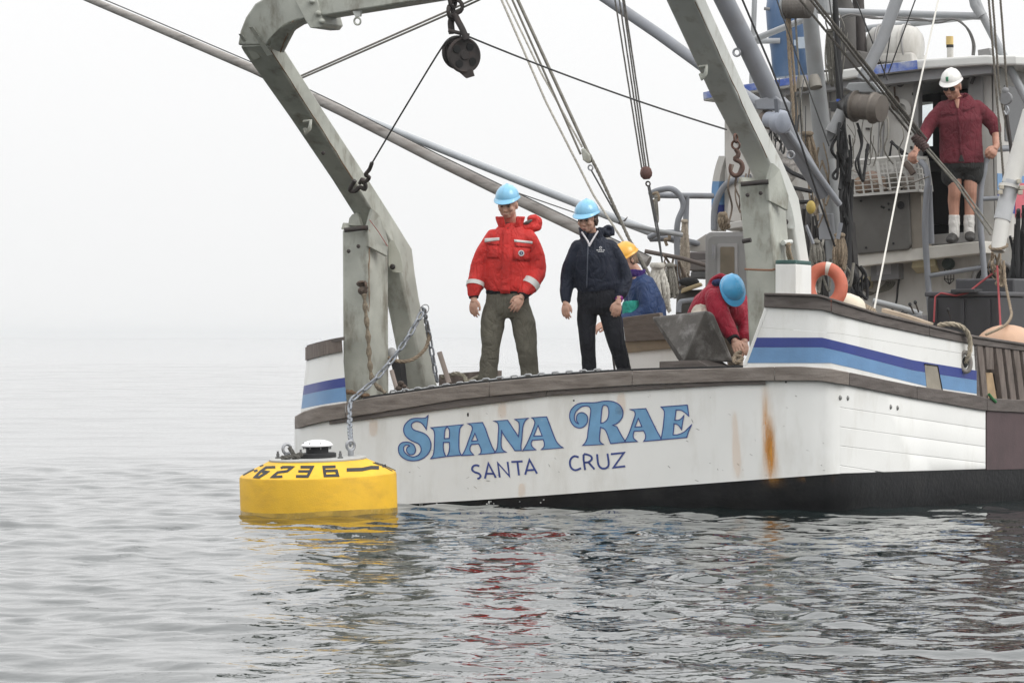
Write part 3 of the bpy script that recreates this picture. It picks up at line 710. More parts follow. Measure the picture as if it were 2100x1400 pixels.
af = thing('a_frame', 'pale grey-green steel A-frame gantry leaning out over the stern on two posts', 'gantry', W(1160, 770, 38.6))
def leg(name, path, wa, wd, mt, bevel=.02):         # path: right-hand after edge (px, py, Y); wa across, wd fore-and-aft
    rings = []
    for it in path:
        px, py, Y = it[:3]; a_ = it[3] if len(it) > 3 else wa; d_ = it[4] if len(it) > 4 else wd
        B = W(px, py, Y); A = B - SBH * a_; rings.append([A, B, B + FW * d_, A + FW * d_])
    return MB().loft(rings).build(name, mt, af, smooth=30, bevel=bevel)
leg('left_post', [(757, 830, 38.93), (756, 640, 38.93), (755, 470, 38.93)], .262, .40, M_gantry)
leg('left_leg', [(876, 812, 39.55, .22, .26), (855, 709, 39.5, .22, .26), (833, 610, 39.42, .21, .27), (822, 560, 39.37, .205, .30), (812, 510, 39.3, .20, .34), (776, 455, 39.08, .20, .36), (724, 369, 38.65, .21, .33), (640, 238, 38.0, .23, .31), (556, 106, 37.3, .27, .30), (548, 92, 37.22, .27, .29)], .21, .31, M_gantry)
leg('right_post', [(1601, 760, 37.62), (1591, 543, 37.62), (1576, 372, 37.62)], .285, .36, M_gantry)
leg('right_leg', [(1668, 640, 38.35, .22, .24), (1641, 539, 38.3, .22, .24), (1628, 468, 38.22, .22, .26), (1612, 405, 38.1, .22, .32), (1575, 327, 37.75, .22, .34), (1509, 192, 37.05, .24, .30), (1425, 0, 36.05, .26, .27), (1392, -75, 35.65, .26, .27)], .21, .31, M_gan2)
# top beam with rounded shoulders
def beam_pt(px, py, Y): return W(px, py, Y)
bp_ = [(487, 93, 37.34), (492, 64, 37.30), (503, 36, 37.24), (522, 8, 37.18), (552, -10, 37.08), (600, -20, 36.93), (700, -36, 36.75), (900, -68, 36.4), (1150, -108, 35.95), (1340, -138, 35.62)]
lo_ = [(548, 93, 37.22), (555, 82, 37.16), (565, 70, 37.10), (578, 57, 37.02), (594, 47, 36.96), (612, 41, 36.88), (700, 27, 36.73), (900, -5, 36.38), (1150, -45, 35.93), (1392, -84, 35.55)]
rings = []
for a, b_ in zip(bp_, lo_):
    A, B = W(*a), W(*b_); rings.append([A, B, B + FW * .28, A + FW * .28])
MB().loft(rings).build('top_beam', M_gantry, af, smooth=30, bevel=.015)
# gusset, clamps, eyes
g = [W(611, 42, 36.86), W(577, 108, 37.3), W(556, 100, 37.28), (W(556, 76, 37.1)), W(575, 58, 36.98)]
MB().prism([p - FW * .005 for p in g], FW * .05).build('gusset_plate', M_gantry, af, smooth=0, bevel=.004)
MB().prism([W(489, 70, 37.24), W(494, 70, 37.24), W(534, 118, 37.40), W(520, 124, 37.44)], FW * .012).build('shoulder_plate', M_gantry, af, smooth=0)
MB().prism([W(513, 57, 37.16), W(521, 56, 37.15), W(560, 112, 37.28), W(551, 116, 37.30)], -FW * .02).build('shoulder_rib', M_gantry, af, smooth=0)
c0 = [(600, -5), (648, -10), (664, 48), (657, 57), (636, 58), (627, 44)]
MB().prism([W(x, y_, 36.80) for x, y_ in c0], FW * .36).build('clamp', M_gantry, af, smooth=0, bevel=.008)
for (x, y_) in ((640, 3), (653, 28), (660, 44)):
    MB().ball(W(x, y_, 36.78), .028, .03, .024).build('clamp_bolt', M_gantry, af)
def eye(px, py, Y, r, mt, name='pad_eye', parent=None):
    m2 = MB(); m2.tube(torus_pts(W(px, py, Y), SBH, UP, r, 14), r * .28, 6, closed=True); return m2.build(name, mt, parent or af, smooth=60)
MB().prism([W(722, 20, 36.7), W(741, 18, 36.7), W(738, 34, 36.7), (W(728, 35, 36.7))], FW * .03).build('beam_lug', M_gan2, af, smooth=0)
eye(733, 44, 36.7, .030, M_gantry, 'beam_eye')
for (x, y_, Y) in ((631, 262, 38.0), (1443, 150, 36.7)):
    m2 = MB(); m2.tube([W(x - 8, y_ - 12, Y - .02), W(x + 6, y_ - 14, Y - .06), W(x + 4, y_ + 2, Y - .06), W(x - 4, y_ + 12, Y - .05), W(x - 6, y_ + 2, Y - .03)], .018, 6); m2.build('leg_shackle', M_gantry, af, smooth=60)
# hinge heads of the posts
for (xl, xr, yt, Y, mt) in ((699, 757, 466, 38.9, M_gantry), (1512, 1578, 372, 37.6, M_gantry)):
    m2 = MB(); m2.tube([W(xl + 7, yt + 6, Y - .02), W(xr - 2, yt + 1, Y - .03)], .022, 10); m2.build('hinge_bar', M_iron, af)
    MB().prism([W(xl, yt + 4, Y), W(xl + 4, yt - 10, Y), W(xl + 10, yt + 2, Y + .01), W(xl + 10, yt + 6, Y)], FW * .36).build('hinge_cheek', mt, af, smooth=0, bevel=.006)
    MB().prism([W(xr - 4, yt + 4, Y), W(xr + 8, yt - 38, Y + .01), W(xr + 22, yt - 25, Y + .1), W(xr + 40, yt + 30, Y + .15), W(xr + 38, yt + 60, Y + .15), W(xr, yt + 40, Y)], -SBH * .03).build('hinge_cheek', mt, af, smooth=0, bevel=.006)
MB().prism([W(714, 462, 38.98), W(716, 448, 38.98), W(722, 440, 38.98), W(732, 436, 38.98), W(740, 462, 38.98)], FW * .05).build('hinge_lug', M_gantry, af, smooth=0)
# pin plates between post and leg
def pin_plate(pts, hole, Y, mt):
    o = MB().prism([W(x, y_, Y) for x, y_ in pts], SBH * .03 + FW * .01).build('pin_plate', mt, af, smooth=0, bevel=.006)
    MB().ball(W(hole[0], hole[1], Y - .03), .026, .02, .026).build('pin', M_iron, o)
pin_plate([(795, 500), (800, 492), (814, 520), (818, 540), (820, 558), (812, 560), (804, 557), (796, 547)], (805, 547), 39.22, mat('pale_plate', (.47, .47, .40), .5, var=.1))
pin_plate([(1607, 412), (1610, 405), (1618, 430), (1623, 455), (1624, 466), (1618, 470), (1610, 465), (1607, 450)], (1611, 455), 37.98, M_gan2)
MB().cyl(W(1523, 495, 37.5), W(1540, 492, 37.47), .020, 8).build('post_pin', M_iron, af)
MB().cyl(W(1606, 498, 37.72), W(1622, 496, 37.85), .022, 10).build('rope_pin', M_gan2, af)
MB().tube([W(758, 451, 38.7), W(776, 475, 38.9), W(795, 505, 39.05)], .003, 5).build('red_line', mat('red_string', (.45, .05, .05), .8), af)
# rope end hanging down the left post
m2 = MB(); m2.ball(W(742, 582, 38.86), .05, .03, .03); m2.ball(W(744, 596, 38.84), .045, .03, .04); m2.tube([W(735, 580, 38.84), W(748, 578, 38.82), W(752, 590, 38.82), W(742, 598, 38.82)], .016, 6)
m2.build('post_lashing', M_rusty, af, smooth=60)
m2 = MB(); pts = catmull([W(746, 600, 38.84), W(750, 640, 38.84), W(755, 690, 38.84), (W(758, 740, 38.83)), W(765, 780, 38.82), W(790, 806, 38.8)], 6)
m2.tube(pts, [.020 + .008 * math.sin(i * 1.7) for i in range(len(pts))], 7)
tag(m2.build('hanging_rope', mat('barnacled_rope', (.20, .165, .12), .95, var=.4, scale=40, bump=.6, bscale=60), smooth=60), 'knobbly tan rope hanging down the face of the taller stern post', 'rope')
m2 = MB(); m2.rope(catmull([W(796, 733, 39.2), W(822, 741, 39.2), W(850, 735, 39.25), W(872, 715, 39.35), W(880, 690, 39.42), W(877, 668, 39.42)], 6), .018)
tag(m2.build('leg_rope', M_rope, smooth=60), 'tan rope looped round the foot of the leaning leg', 'rope')
m2 = MB(); m2.rope(catmull([W(1527, 552, 37.55), W(1580, 554, 37.55), W(1592, 552, 37.58), W(1634, 556, 37.5)], 4), .010)
tag(m2.build('lashing_line', mat('rusty_line', (.24, .13, .08), .9), smooth=60), 'thin rust-coloured line tied round the right-hand stern post', 'rope')
# hooks hanging from the legs
def hook(name, label, px, py, Y, s, mt, chainlinks=2):
    root = thing(name, label, 'hook', W(px, py, Y))
    z = 0; m2 = MB()
    for k in range(chainlinks):
        c = W(px, py + 14 * s + k * 16 * s, Y); m2.tube(torus_pts(c, SBH if k % 2 else FW, UP, .042 * s, 12), .012 * s, 6, closed=True)
    m2.build('link', mt, root, smooth=60)
    q = [(0, 40), (6, 50), (4, 58), (-2, 64), (12, 72), (16, 86), (10, 99), (-1, 104), (-11, 97), (-14, 84), (-12, 76)]
    m3 = MB(); pts = catmull([W(px + a * s, py + b_ * s, Y) for a, b_ in q], 4); m3.tube(pts, [.022 * s * (1.1 - .55 * max(0, i / len(pts) - .65) / .35) for i in range(len(pts))], 8); m3.build('hook_body', mt, root, smooth=60)
    return root
hook('cargo_hook', 'rusty iron hook hanging from the right-hand gantry leg', 1509, 272, 37.05, .85, mat('red_rust_iron', (.12, .07, .055), .75, .3, var=.3, dirt=(.2, .08, .04), damt=.6, dscale=10))
# the big double block under the beam
bk = thing('snatch_block', 'large dark double sheave block hung from the gantry beam', 'pulley', W(948, 150, 36.35))
YB = 36.35
for k, (x, y_, r) in enumerate(((938, 108, 35), (952, 114, 37))):
    c = W(x, y_, YB + .10 - .12 * k); ax = (V((.45, -.89, 0))).normalized(); rr = r / FPX * 36.3
    m2 = MB(); m2.lathe([(0, -.012), (rr * .9, -.012), (rr, -.006), (rr, .006), (rr * .9, .014), (rr * .82, .006), (rr * .3, .006), (rr * .22, .018), (0, .018)], c, ax, 36); ck = m2.build('cheek', M_iron, bk, smooth=35)
    u = V((ax.y, -ax.x, 0)); 
    for q in range(4):
        a = q * math.pi / 2 + .6; cc = c + (u * math.cos(a) + V((0, 0, 1)) * math.sin(a)) * rr * .58 + ax * .008
        MB().lathe([(rr * .22, 0), (rr * .22, .006), (0, .007)], cc, ax, 14).build('window_hole', mat('block_shadow', (.012, .012, .012), .9), ck)
MB().lathe([(.10, -.05), (.115, -.03), (.115, .03), (.10, .05)], W(945, 111, YB + .04), (.45, -.89, 0), 28, True).build('sheave', M_iron, bk, smooth=30)
MB().prism([W(941, 148, YB - .02), W(968, 142, YB - .02), W(972, 156, YB - .02), W(956, 161, YB - .02), (W(952, 158, YB - .02))], FW * .015).build('tail_plate', M_iron, bk, smooth=0)
m2 = MB(); m2.tube(catmull([W(927, 70, YB + .05), W(925, 45, YB + .03), W(932, 32, YB), W(940, 45, YB - .03), W(949, 62, YB - .05), W(957, 82, YB - .06)], 5), .028, 8); m2.build('bow_shackle', M_iron, bk, smooth=60)
MB().tube([W(920, 63, YB - .02), W(962, 73, YB - .06)], .016, 8).build('shackle_pin', M_iron, bk)
for (x, y_, k) in ((925, 25, 0), (936, 14, 1), (928, 2, 0), (931, -14, 1)):
    MB().tube(torus_pts(W(x, y_, YB), SBH if k else FW, UP, .055, 14), .017, 7, closed=True).build('hanging_link', M_iron, bk, smooth=60)
# falls of wire
def line(name, label, pts, r, mt, cat='wire', seg=6, lay=False, group=None):
    m2 = MB()
    if lay: m2.rope(pts, r)
    else: m2.tube(pts, r, seg)
    return tag(m2.build(name, mt, smooth=60), label, cat, group)
hk = [W(737, 372, 38.4), W(748, 356, 38.2), W(757, 344, 38.0)]
line('winch_wire', 'thin wire running from the double block down to the hook on the left gantry leg', catmull([W(762, 336, 37.9), W(830, 222, 37.1), W(906, 98, 36.4), W(925, 80, 36.37), W(946, 74, 36.35)], 5), .008, M_wire)
line('winch_wire', 'thin wire running from the double block across to the grey winch', sag(W(962, 76, 36.35), W(1490, 266, 37.9), .03, 12), .008, M_wire)
wh = thing('wire_hook', 'dark iron hook and shackle where the wire meets the left gantry leg', 'hook', W(737, 380, 38.45))
m2 = MB(); m2.tube(catmull([W(763, 334, 37.9), W(758, 347, 37.95), W(750, 358, 38.05), W(757, 364, 38.1), W(750, 372, 38.2), W(743, 368, 38.25), W(738, 376, 38.32)], 4), .018, 7); m2.build('swivel', M_iron, wh, smooth=60)
m2 = MB(); m2.tube(catmull([W(728, 370, 38.35), W(722, 380, 38.38), W(718, 390, 38.42), W(728, 392, 38.4), W(738, 384, 38.38), W(748, 388, 38.36), W(749, 378, 38.34), W(740, 372, 38.33)], 4), .020, 7); m2.build('hook_body', M_iron, wh, smooth=60)

M_weld = mat('rust_at_weld', (.19, .12, .07), .85, var=.4, scale=30)
for (pts, r) in (([(757, 470, 38.92), (757, 640, 38.92)], .006), ([(700, 800, 38.95), (757, 812, 38.92)], .02), ([(1530, 745, 37.6), (1600, 752, 37.6)], .02), ([(600, 44, 36.9), (575, 108, 37.27)], .006), ([(556, 104, 37.27), (724, 367, 38.63)], .004), ([(1426, 4, 36.03), (1574, 325, 37.72)], .004)):
    P_ = [W(*p) for p in pts]; n_ = 14
    MB().tube([P_[0].lerp(P_[1], i / n_) + V((random.uniform(-.004, .004), 0, random.uniform(-.004, .004))) for i in range(n_ + 1)], [r * random.uniform(.6, 1.4) for _ in range(n_ + 1)], 6).build('weld_bead', M_weld, af, smooth=60)
for (x, y_, Y) in ((663, 314, 38.15), (715, 515, 38.9), (735, 505, 38.9), (1533, 400, 37.58), (1560, 396, 37.58), (770, 500, 39.0), (1588, 400, 37.7)):
    MB().ball(W(x, y_, Y), .018, .012, .018).build('bolt_head', M_iron, af)
# ------------------------------------------------------------------ wheelhouse (part of the boat)
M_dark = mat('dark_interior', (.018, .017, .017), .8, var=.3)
M_grey = mat('grey_metal_paint', (.20, .20, .205), .5, .2, var=.1, dirt=(.1, .09, .08), damt=.5, dscale=5)
M_gfr = mat('grey_door_frame', (.25, .245, .24), .5, .1, var=.1)
M_roof = mat('white_roof_paint', (.62, .62, .60), .5, var=.05, dirt=(.07, .13, .40), damt=.85, dscale=2.4, dlo=.60)
M_blue = mat('blue_roof_edge', (.06, .12, .42), .5, var=.15, dirt=(.5, .52, .55), damt=.85, dscale=5, dlo=.46)
M_under = mat('roof_underside', (.30, .30, .31), .6, var=.1)
M_steel = mat('stainless_tub', (.135, .13, .12), .55, .35, var=.12, scale=3, dirt=(.09, .08, .07), damt=.5, dscale=5)
M_crate = mat('white_plastic_crate', (.56, .55, .52), .5, var=.06)
M_cream = mat('cream_box', (.50, .44, .28), .55, var=.08)
M_glass = mat('dark_glass', (.02, .022, .025), .08, var=.1, bump=0)
wh_ = lambda pts, off, th, name, mt, parent=boat, bevel=0: MB().prism([aft(x, y_, off) for x, y_ in pts], FW * th).build(name, mt, parent, smooth=0, bevel=bevel)
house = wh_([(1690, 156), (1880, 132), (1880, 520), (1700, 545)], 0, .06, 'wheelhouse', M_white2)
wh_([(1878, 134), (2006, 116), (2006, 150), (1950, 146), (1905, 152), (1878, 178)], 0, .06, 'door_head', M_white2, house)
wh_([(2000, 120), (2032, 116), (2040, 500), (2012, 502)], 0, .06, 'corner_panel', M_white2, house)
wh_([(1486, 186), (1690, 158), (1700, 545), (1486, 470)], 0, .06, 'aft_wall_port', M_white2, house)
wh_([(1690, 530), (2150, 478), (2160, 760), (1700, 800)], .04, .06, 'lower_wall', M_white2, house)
# doorway: rounded frame, sill, dark cabin behind it with a window on the far side
fr = [(1886, 497), (1882, 330), (1880, 190), (1888, 168), (1905, 155), (1935, 149), (1965, 147), (1992, 150), (2001, 165), (2005, 330), (2008, 494)]
fp = catmull([aft(x, y_, -.01) for x, y_ in fr], 4)
m2 = MB(); rings = [[p + SBH * -.028 - FW * .03, p + SBH * .028 - FW * .03, p + SBH * .028 + FW * .09, p - SBH * .028 + FW * .09] for p in fp]; m2.loft(rings); m2.build('door_frame', M_gfr, house, smooth=40)
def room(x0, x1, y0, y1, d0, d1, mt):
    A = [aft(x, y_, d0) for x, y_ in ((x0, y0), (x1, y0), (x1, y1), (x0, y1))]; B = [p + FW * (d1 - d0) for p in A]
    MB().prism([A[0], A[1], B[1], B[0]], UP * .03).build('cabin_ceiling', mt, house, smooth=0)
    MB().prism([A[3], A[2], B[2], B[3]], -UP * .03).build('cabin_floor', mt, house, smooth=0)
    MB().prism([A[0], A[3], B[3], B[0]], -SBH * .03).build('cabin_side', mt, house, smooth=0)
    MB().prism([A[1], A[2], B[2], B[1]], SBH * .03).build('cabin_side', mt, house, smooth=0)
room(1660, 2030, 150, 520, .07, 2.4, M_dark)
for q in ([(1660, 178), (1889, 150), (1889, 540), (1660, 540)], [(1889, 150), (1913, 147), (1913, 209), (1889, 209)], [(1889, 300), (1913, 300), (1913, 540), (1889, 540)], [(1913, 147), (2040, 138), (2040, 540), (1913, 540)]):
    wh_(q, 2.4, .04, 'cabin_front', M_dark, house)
wh_([(1888, 208), (1914, 208), (1914, 301), (1888, 301)], 2.39, .004, 'cabin_window', mat('clear_pane', (.8, .85, .87), .05, bump=0), house)
pm = _M['clear_pane'].node_tree.nodes['Principled BSDF']; pm.inputs['Transmission Weight'].default_value = 1.0; pm.inputs['IOR'].default_value = 1.02
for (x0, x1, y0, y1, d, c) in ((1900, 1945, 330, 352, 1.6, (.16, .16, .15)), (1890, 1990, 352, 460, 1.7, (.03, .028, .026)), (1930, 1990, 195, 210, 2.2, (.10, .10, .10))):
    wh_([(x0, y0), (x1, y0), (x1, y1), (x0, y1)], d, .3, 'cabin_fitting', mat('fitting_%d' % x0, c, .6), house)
wh_([(1884, 483), (2008, 474), (2008, 496), (1886, 504)], -.02, .14, 'door_sill', M_gfr, house, .01)
# weathertight door folded back on the starboard side
dp_ = catmull([aft(x, y_, -.05) for x, y_ in ((1985, 230), (1985, 170), (1990, 146), (2000, 134), (2011, 140), (2014, 160), (2016, 230))], 4)
MB().prism(dp_, FW * .05).build('open_door', M_gfr, house, smooth=30, bevel=.01)
m2 = MB(); m2.tube([aft(1992, 172, -.09), aft(1998, 158, -.10)], .018, 8); m2.build('door_handle', M_iron, house)
# side wall with window and stripes, forward along the starboard side
def side(px, py, a): return aft(px, py) + FW * a
E0 = aft(2036, 120); E1 = aft(2041, 500)
def sw(f0, z0, f1, z1, off, name, mt, th=.03):       # patch of side wall: metres forward and fraction of height
    c = [E0.lerp(E1, z0) + FW * f0, E0.lerp(E1, z0) + FW * f1, E0.lerp(E1, z1) + FW * f1, E0.lerp(E1, z1) + FW * f0]
    return MB().prism([p + SBH * off for p in c], SBH * th).build(name, mt, house, smooth=0)
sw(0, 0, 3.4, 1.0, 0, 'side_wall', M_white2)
sw(.25, .14, 1.3, .44, .026, 'side_window', M_glass, .012)
sw(.0, .62, 3.4, .72, .026, 'stripe_light', M_lblue, .008)
sw(.0, .72, 3.4, .83, .026, 'stripe_navy', M_navy, .008)
sw(.55, .66, .9, .85, .032, 'red_mark', mat('red_pink', (.55, .10, .13), .5), .008)
# roof
RA = [(1440, 189), (1480, 180), (1655, 154), (1790, 134), (1900, 121), (2020, 113), (2036, 114)]
m2 = MB(); rings = []
for x, y_ in RA: p = aft(x, y_, -.42); rings.append([p, p - UP * .10, p - UP * .10 + FW * 4.0, p + FW * 4.0])
m2.loft(rings); m2.build('roof', M_roof, house, smooth=0, bevel=.02)
p0 = aft(2036, 114, -.42); q0 = p0 - UP * .10
m2 = MB(); cr = [p0 + SBH * .0, p0 + SBH * .22 + FW * .06, p0 + SBH * .36 + FW * .25, p0 + SBH * .40 + FW * 4, p0 + FW * 4]
m2.loft([[p - UP * .10 for p in cr], cr]); m2.build('roof_overhang', M_roof, house, smooth=0, bevel=.02)
m2 = MB(); rings = []
for x, y_ in [(1789, 134), (1830, 129), (1880, 123)]: p = aft(x, y_, -.43); rings.append([p - UP * .005, p - UP * .095, p - UP * .095 + FW * .006, p - UP * .005 + FW * .006])
m2.loft(rings); m2.build('blue_edge', M_blue, house, smooth=0)
m2 = MB(); rings = []
for x, y_ in [(1442, 189), (1480, 180), (1660, 153)]: p = aft(x, y_, -.43); rings.append([p - UP * .004, p - UP * .075, p - UP * .075 + FW * .006, p - UP * .004 + FW * .006])
m2.loft(rings); m2.build('blue_edge', M_blue, house, smooth=0)
wh_([(1445, 202), (2036, 128), (2032, 150), (1486, 208)], -.30, .30, 'roof_beam', M_under, house)
# port end of the house: curved corner with stripes
for (ya, yb, mt, nm) in ((320, 372, M_white2, 'port_corner'), (372, 420, M_lblue, 'corner_stripe'), (420, 440, M_navy, 'corner_stripe'), (440, 475, M_white2, 'port_corner')):
    ce = lambda y_: 1459 + max(0, (400 - y_)) ** 2 / 420.0
    m2 = MB(); m2.loft([[aft(ce(y_), y_, -.02), aft(ce(y_) + 14, y_, -.04), aft(ce(y_) + 30, y_, .05), aft(ce(y_) + 12, y_, .5)] for y_ in np.linspace(ya, yb, 6)]); m2.build(nm, mt, house, smooth=30)
MB().tube(catmull([aft(1464, 472, -.08), aft(1466, 425, -.08), aft(1480, 390, -.08), aft(1500, 372, -.08), aft(1540, 364, -.08)], 5), .035, 10).build('corner_rail', M_pipe, house)
wh_([(1488, 255), (1520, 262), (1560, 330), (1560, 462), (1492, 452), (1492, 430), (1497, 400), (1488, 330)], -.06, .05, 'canvas_screen', mat('dirty_canvas', (.55, .53, .50), .8, var=.08, dirt=(.3, .27, .24), damt=.5), house)
wh_([(1484, 458), (1640, 434), (1640, 448), (1484, 472)], -.42, .4, 'port_ledge', M_white2, house, .01)
# after ledge
wh_([(1748, 520), (2016, 494), (2017, 519), (1750, 548)], -.30, .34, 'aft_ledge', mat('cream_white_beam', (.62, .60, .55), .5, var=.06, dirt=(.3, .26, .2), damt=.4), house, .01)
# hatch with rounded coaming low on the wall
hp_ = catmull([aft(x, y_, .0) for x, y_ in ((1998, 640), (1996, 580), (2002, 556), (2020, 543), (2050, 540), (2072, 546), (2078, 575), (2080, 640))], 4)
MB().prism(hp_, FW * .035).build('hatch', M_dark, house, smooth=0)
MB().tube(hp_, .028, 8).build('hatch_coaming', M_gfr, house, smooth=60)
MB().tube(catmull([aft(x, y_, -.03) for x, y_ in ((2010, 640), (2009, 585), (2020, 556), (2045, 552))], 4), .012, 6).build('hatch_trim', M_pipe, house)
# things fixed on the aft wall
wh_([(1784, 530), (1842, 524), (1843, 572), (1786, 577)], -.14, .16, 'junction_box', M_grey, house, .008)
wh_([(1797, 534), (1826, 531), (1827, 562), (1798, 564)], -.145, .02, 'box_cover', mat('worn_cover', (.30, .30, .31), .6, dirt=(.15, .14, .13), damt=.6), house)
wh_([(1764, 568), (1785, 567), (1785, 590), (1764, 592)], -.05, .08, 'gauge_base', M_cream, house)
MB().lathe([(.052, 0), (.055, .03), (.044, .036), (.040, .03), (0, .03)], aft(1776, 582, -.06), -FW, 20).build('gauge', M_black, house, smooth=40)
m2 = MB(); A = [aft(x, y_, .02) for x, y_ in ((1876, 530), (1918, 525), (1928, 558), (1880, 561))]; B = [aft(x, y_, -.18) for x, y_ in ((1872, 530), (1917, 526), (1919, 545), (1869, 549))]
m2.loft([A, B]); m2.build('cream_lamp_box', M_cream, house, smooth=0, bevel=.008)
m2 = MB(); m2.lathe([(.06, 0), (.062, .06), (.05, .09), (0, .1)], aft(1947, 541, -.01), -FW, 18); lm = m2.build('bulkhead_lamp', mat('dark_green_lamp', (.02, .035, .03), .5), house, smooth=40)
for x in (1937, 1944, 1950, 1956): MB().tube([aft(x, 552, -.06), aft(x, 574, -.06), aft(1947, 583, -.05)], .005, 5).build('lamp_guard', M_black, lm)
for y_ in (556, 572): MB().tube([aft(1936, y_, -.06), aft(1947, y_ + 1, -.08), aft(1957, y_, -.06)], .005, 5).build('lamp_guard', M_black, lm)
m2 = MB()
for k in range(5): m2.tube(catmull([aft(1757 + k * 4, 585 + k, -.03 - k * .012), aft(1775 + k * 2, 596 + k * 2, -.04), aft(1800, 600 - k, -.05), aft(1828 - k * 3, 590 - k * 2, -.04), aft(1836 - k * 4, 577, -.03)], 5), .009, 6)
tag(m2.build('hose_coil', mat('olive_hose', (.09, .085, .065), .7)), 'drooping coil of olive hose under the grey junction box', 'hose')
m2 = MB(); m2.tube(catmull([aft(1846, 528, -.04), aft(1846, 560, -.04), aft(1841, 590, -.04), aft(1838, 620, -.04), aft(1826, 640, -.04)], 5), .012, 6)
tag(m2.build('cable', M_black), 'black cable running down the white wall from the ledge', 'cable')
# switches and valve at the top of the wall
m2 = MB(); m2.tube([aft(1822, 176, -.05), aft(1856, 155, -.06)], .018, 7); m2.ball(aft(1833, 160, -.04), .05, .05, .05); m2.ball(aft(1846, 170, -.04), .045, .04, .045); m2.ball(aft(1858, 155, -.05), .03); m2.build('valve', M_iron, house, smooth=60)
m2 = MB(); m2.tube([aft(1834, 178, -.05), aft(1836, 205, -.05)], .012, 6); m2.ball(aft(1836, 212, -.06), .05, .05, .08); m2.build('pull_switch', M_rusty, house, smooth=60)
m2 = MB(); m2.lathe([(.0, 0), (.10, 0), (.11, -.03), (.06, -.05)], aft(1850, 225, -.02), FW, 20); m2.build('wall_vent', M_white2, house)
for (x, h0, h1) in ((1803, 250, 325), (1811, 250, 322)):
    m2 = MB(); m2.tube([aft(x, h0, -.08), aft(x - 3, h1, -.10)], .02 if x > 1805 else .008, 7); m2.build('wall_rod', M_gfr, house)
# ------------------------------------------------------------------ roof gear
rf = thing('liferaft_canister', 'white ribbed life raft canister lashed on the wheelhouse roof', 'canister', aft(1835, 124, .8))
c = aft(1834, 96, .9); ax = SBH
prof = [(0, -.28), (.16, -.27), (.21, -.22), (.225, -.10), (.235, -.09), (.235, -.06), (.225, -.05), (.225, .10), (.235, .11), (.235, .14), (.22, .16), (.20, .24), (.14, .29), (0, .30)]
MB().lathe(prof, c, ax, 32).build('shell', M_white2, rf, smooth=40)
MB().box(c - UP * .13, SBH * .27, FW * .22, UP * .05).build('cradle', M_white2, rf, smooth=0, bevel=.02)
for t in (-.13, .17): MB().tube(torus_pts(c + SBH * t, FW, UP, .236, 24), .012, 6, closed=True).build('strap', M_gfr, rf)
br = thing('blue_barrel', 'blue plastic drum with a pale square mark standing on the wheelhouse roof', 'barrel', aft(1618, 160, .6))
c = aft(1622, 158, .7); MB().lathe([(0, 0), (.17, 0), (.19, .03), (.195, .3), (.215, .5), (.215, .72), (.19, .86), (.12, .92), (0, .92)], c, UP, 32).build('shell', mat('faded_blue_plastic', (.065, .125, .235), .4, var=.18, scale=3, dirt=(.16, .20, .28), damt=.6, streak=3), br, smooth=40)
MB().cyl(aft(1587, 20, .55), aft(1567, 18, .5), .018, 10).build('tap', M_grey, br)
p = aft(1645, 88, .47); MB().box(p, SBH * .05, FW * .012, UP * .06).build('pale_mark', mat('pale_label', (.42, .48, .55), .6), br, smooth=0)
p = aft(1633, 88, .475); MB().box(p, SBH * .022, FW * .012, UP * .03).build('pale_mark', _M['pale_label'], br, smooth=0)
ex = thing('exhaust_stack', 'dark grey exhaust stack with paired funnels on the wheelhouse roof', 'exhaust', aft(1750, 150, .3))
M_ex = mat('sooty_grey_casing', (.075, .07, .066), .7, var=.2, dirt=(.12, .11, .10), damt=.4)
MB().box(aft(1752, 130, .5), SBH * .19, FW * .3, UP * .11).build('casing', M_ex, ex, smooth=0, bevel=.02)
MB().tube([aft(1740, 118, .5), aft(1738, 30, .5), aft(1722, -20, .45)], .085, 18).build('funnel', M_ex, ex)
MB().tube([aft(1766, 112, .7), aft(1758, -30, .7)], .062, 18).build('funnel', mat('brown_black_casing', (.045, .038, .036), .7, var=.2), ex)
lb = thing('signal_lamp', 'white post with an amber lens standing on the wheelhouse roof', 'lamp', aft(1948, 118, .3))
MB().cyl(aft(1948.5, 121, .3), aft(1948.5, 94, .3), .034, 18).build('post', M_white2, lb)
MB().cyl(aft(1948, 98, .3), aft(1948, 92, .3), .038, 18).build('band', M_black, lb)
MB().cyl(aft(1947.5, 92, .3), aft(1947.5, 75, .3), .038, 18).build('lens', mat('amber_lens', (.58, .42, .16), .3), lb)
# gallows of pipe above the house
gl = thing('pipe_gallows', 'grey pipe gallows frame standing over the wheelhouse roof', 'frame', aft(1900, 60, -.3))
for nm, pts, r in (('cross_pipe', [(1700, 24, -.3), (2014, 34, -.3)], .038), ('raked_leg', [(1985, -40, -.3), (2014, 30, -.3), (2050, 100, -.2), (2110, 215, -.1)], .042), ('far_pipe', [(1755, 62, 1.2), (2000, 33, 1.0)], .038),
                   ('upper_leg', [(1992, -30, -.3), (2000, 10, -.3), (2014, 34, -.3)], .055), ('port_pipe', [(1540, 84, .2), (1660, 36, -.2)], .034), ('port_upright', [(1548, -20, .4), (1541, 185, .4)], .028), ('port_brace', [(1541, 85, .4), (1600, 84, .5)], .03)):
    MB().tube([aft(*p) for p in pts], r, 14).build(nm, mat('light_grey_pipe', (.31, .322, .335), .45, var=.06, dirt=(.22, .2, .18), damt=.3), gl)
m2 = MB(); m2.tube(catmull([aft(1720, 40, -.36), aft(1745, 30, -.36), aft(1790, 38, -.36), aft(1840, 37, -.36), aft(1890, 40, -.36), aft(1925, 47, -.36), aft(1957, 40, -.36), aft(1985, 60, -.3), aft(1998, 90, -.2), aft(1997, 114, -.2)], 5), .012, 6)
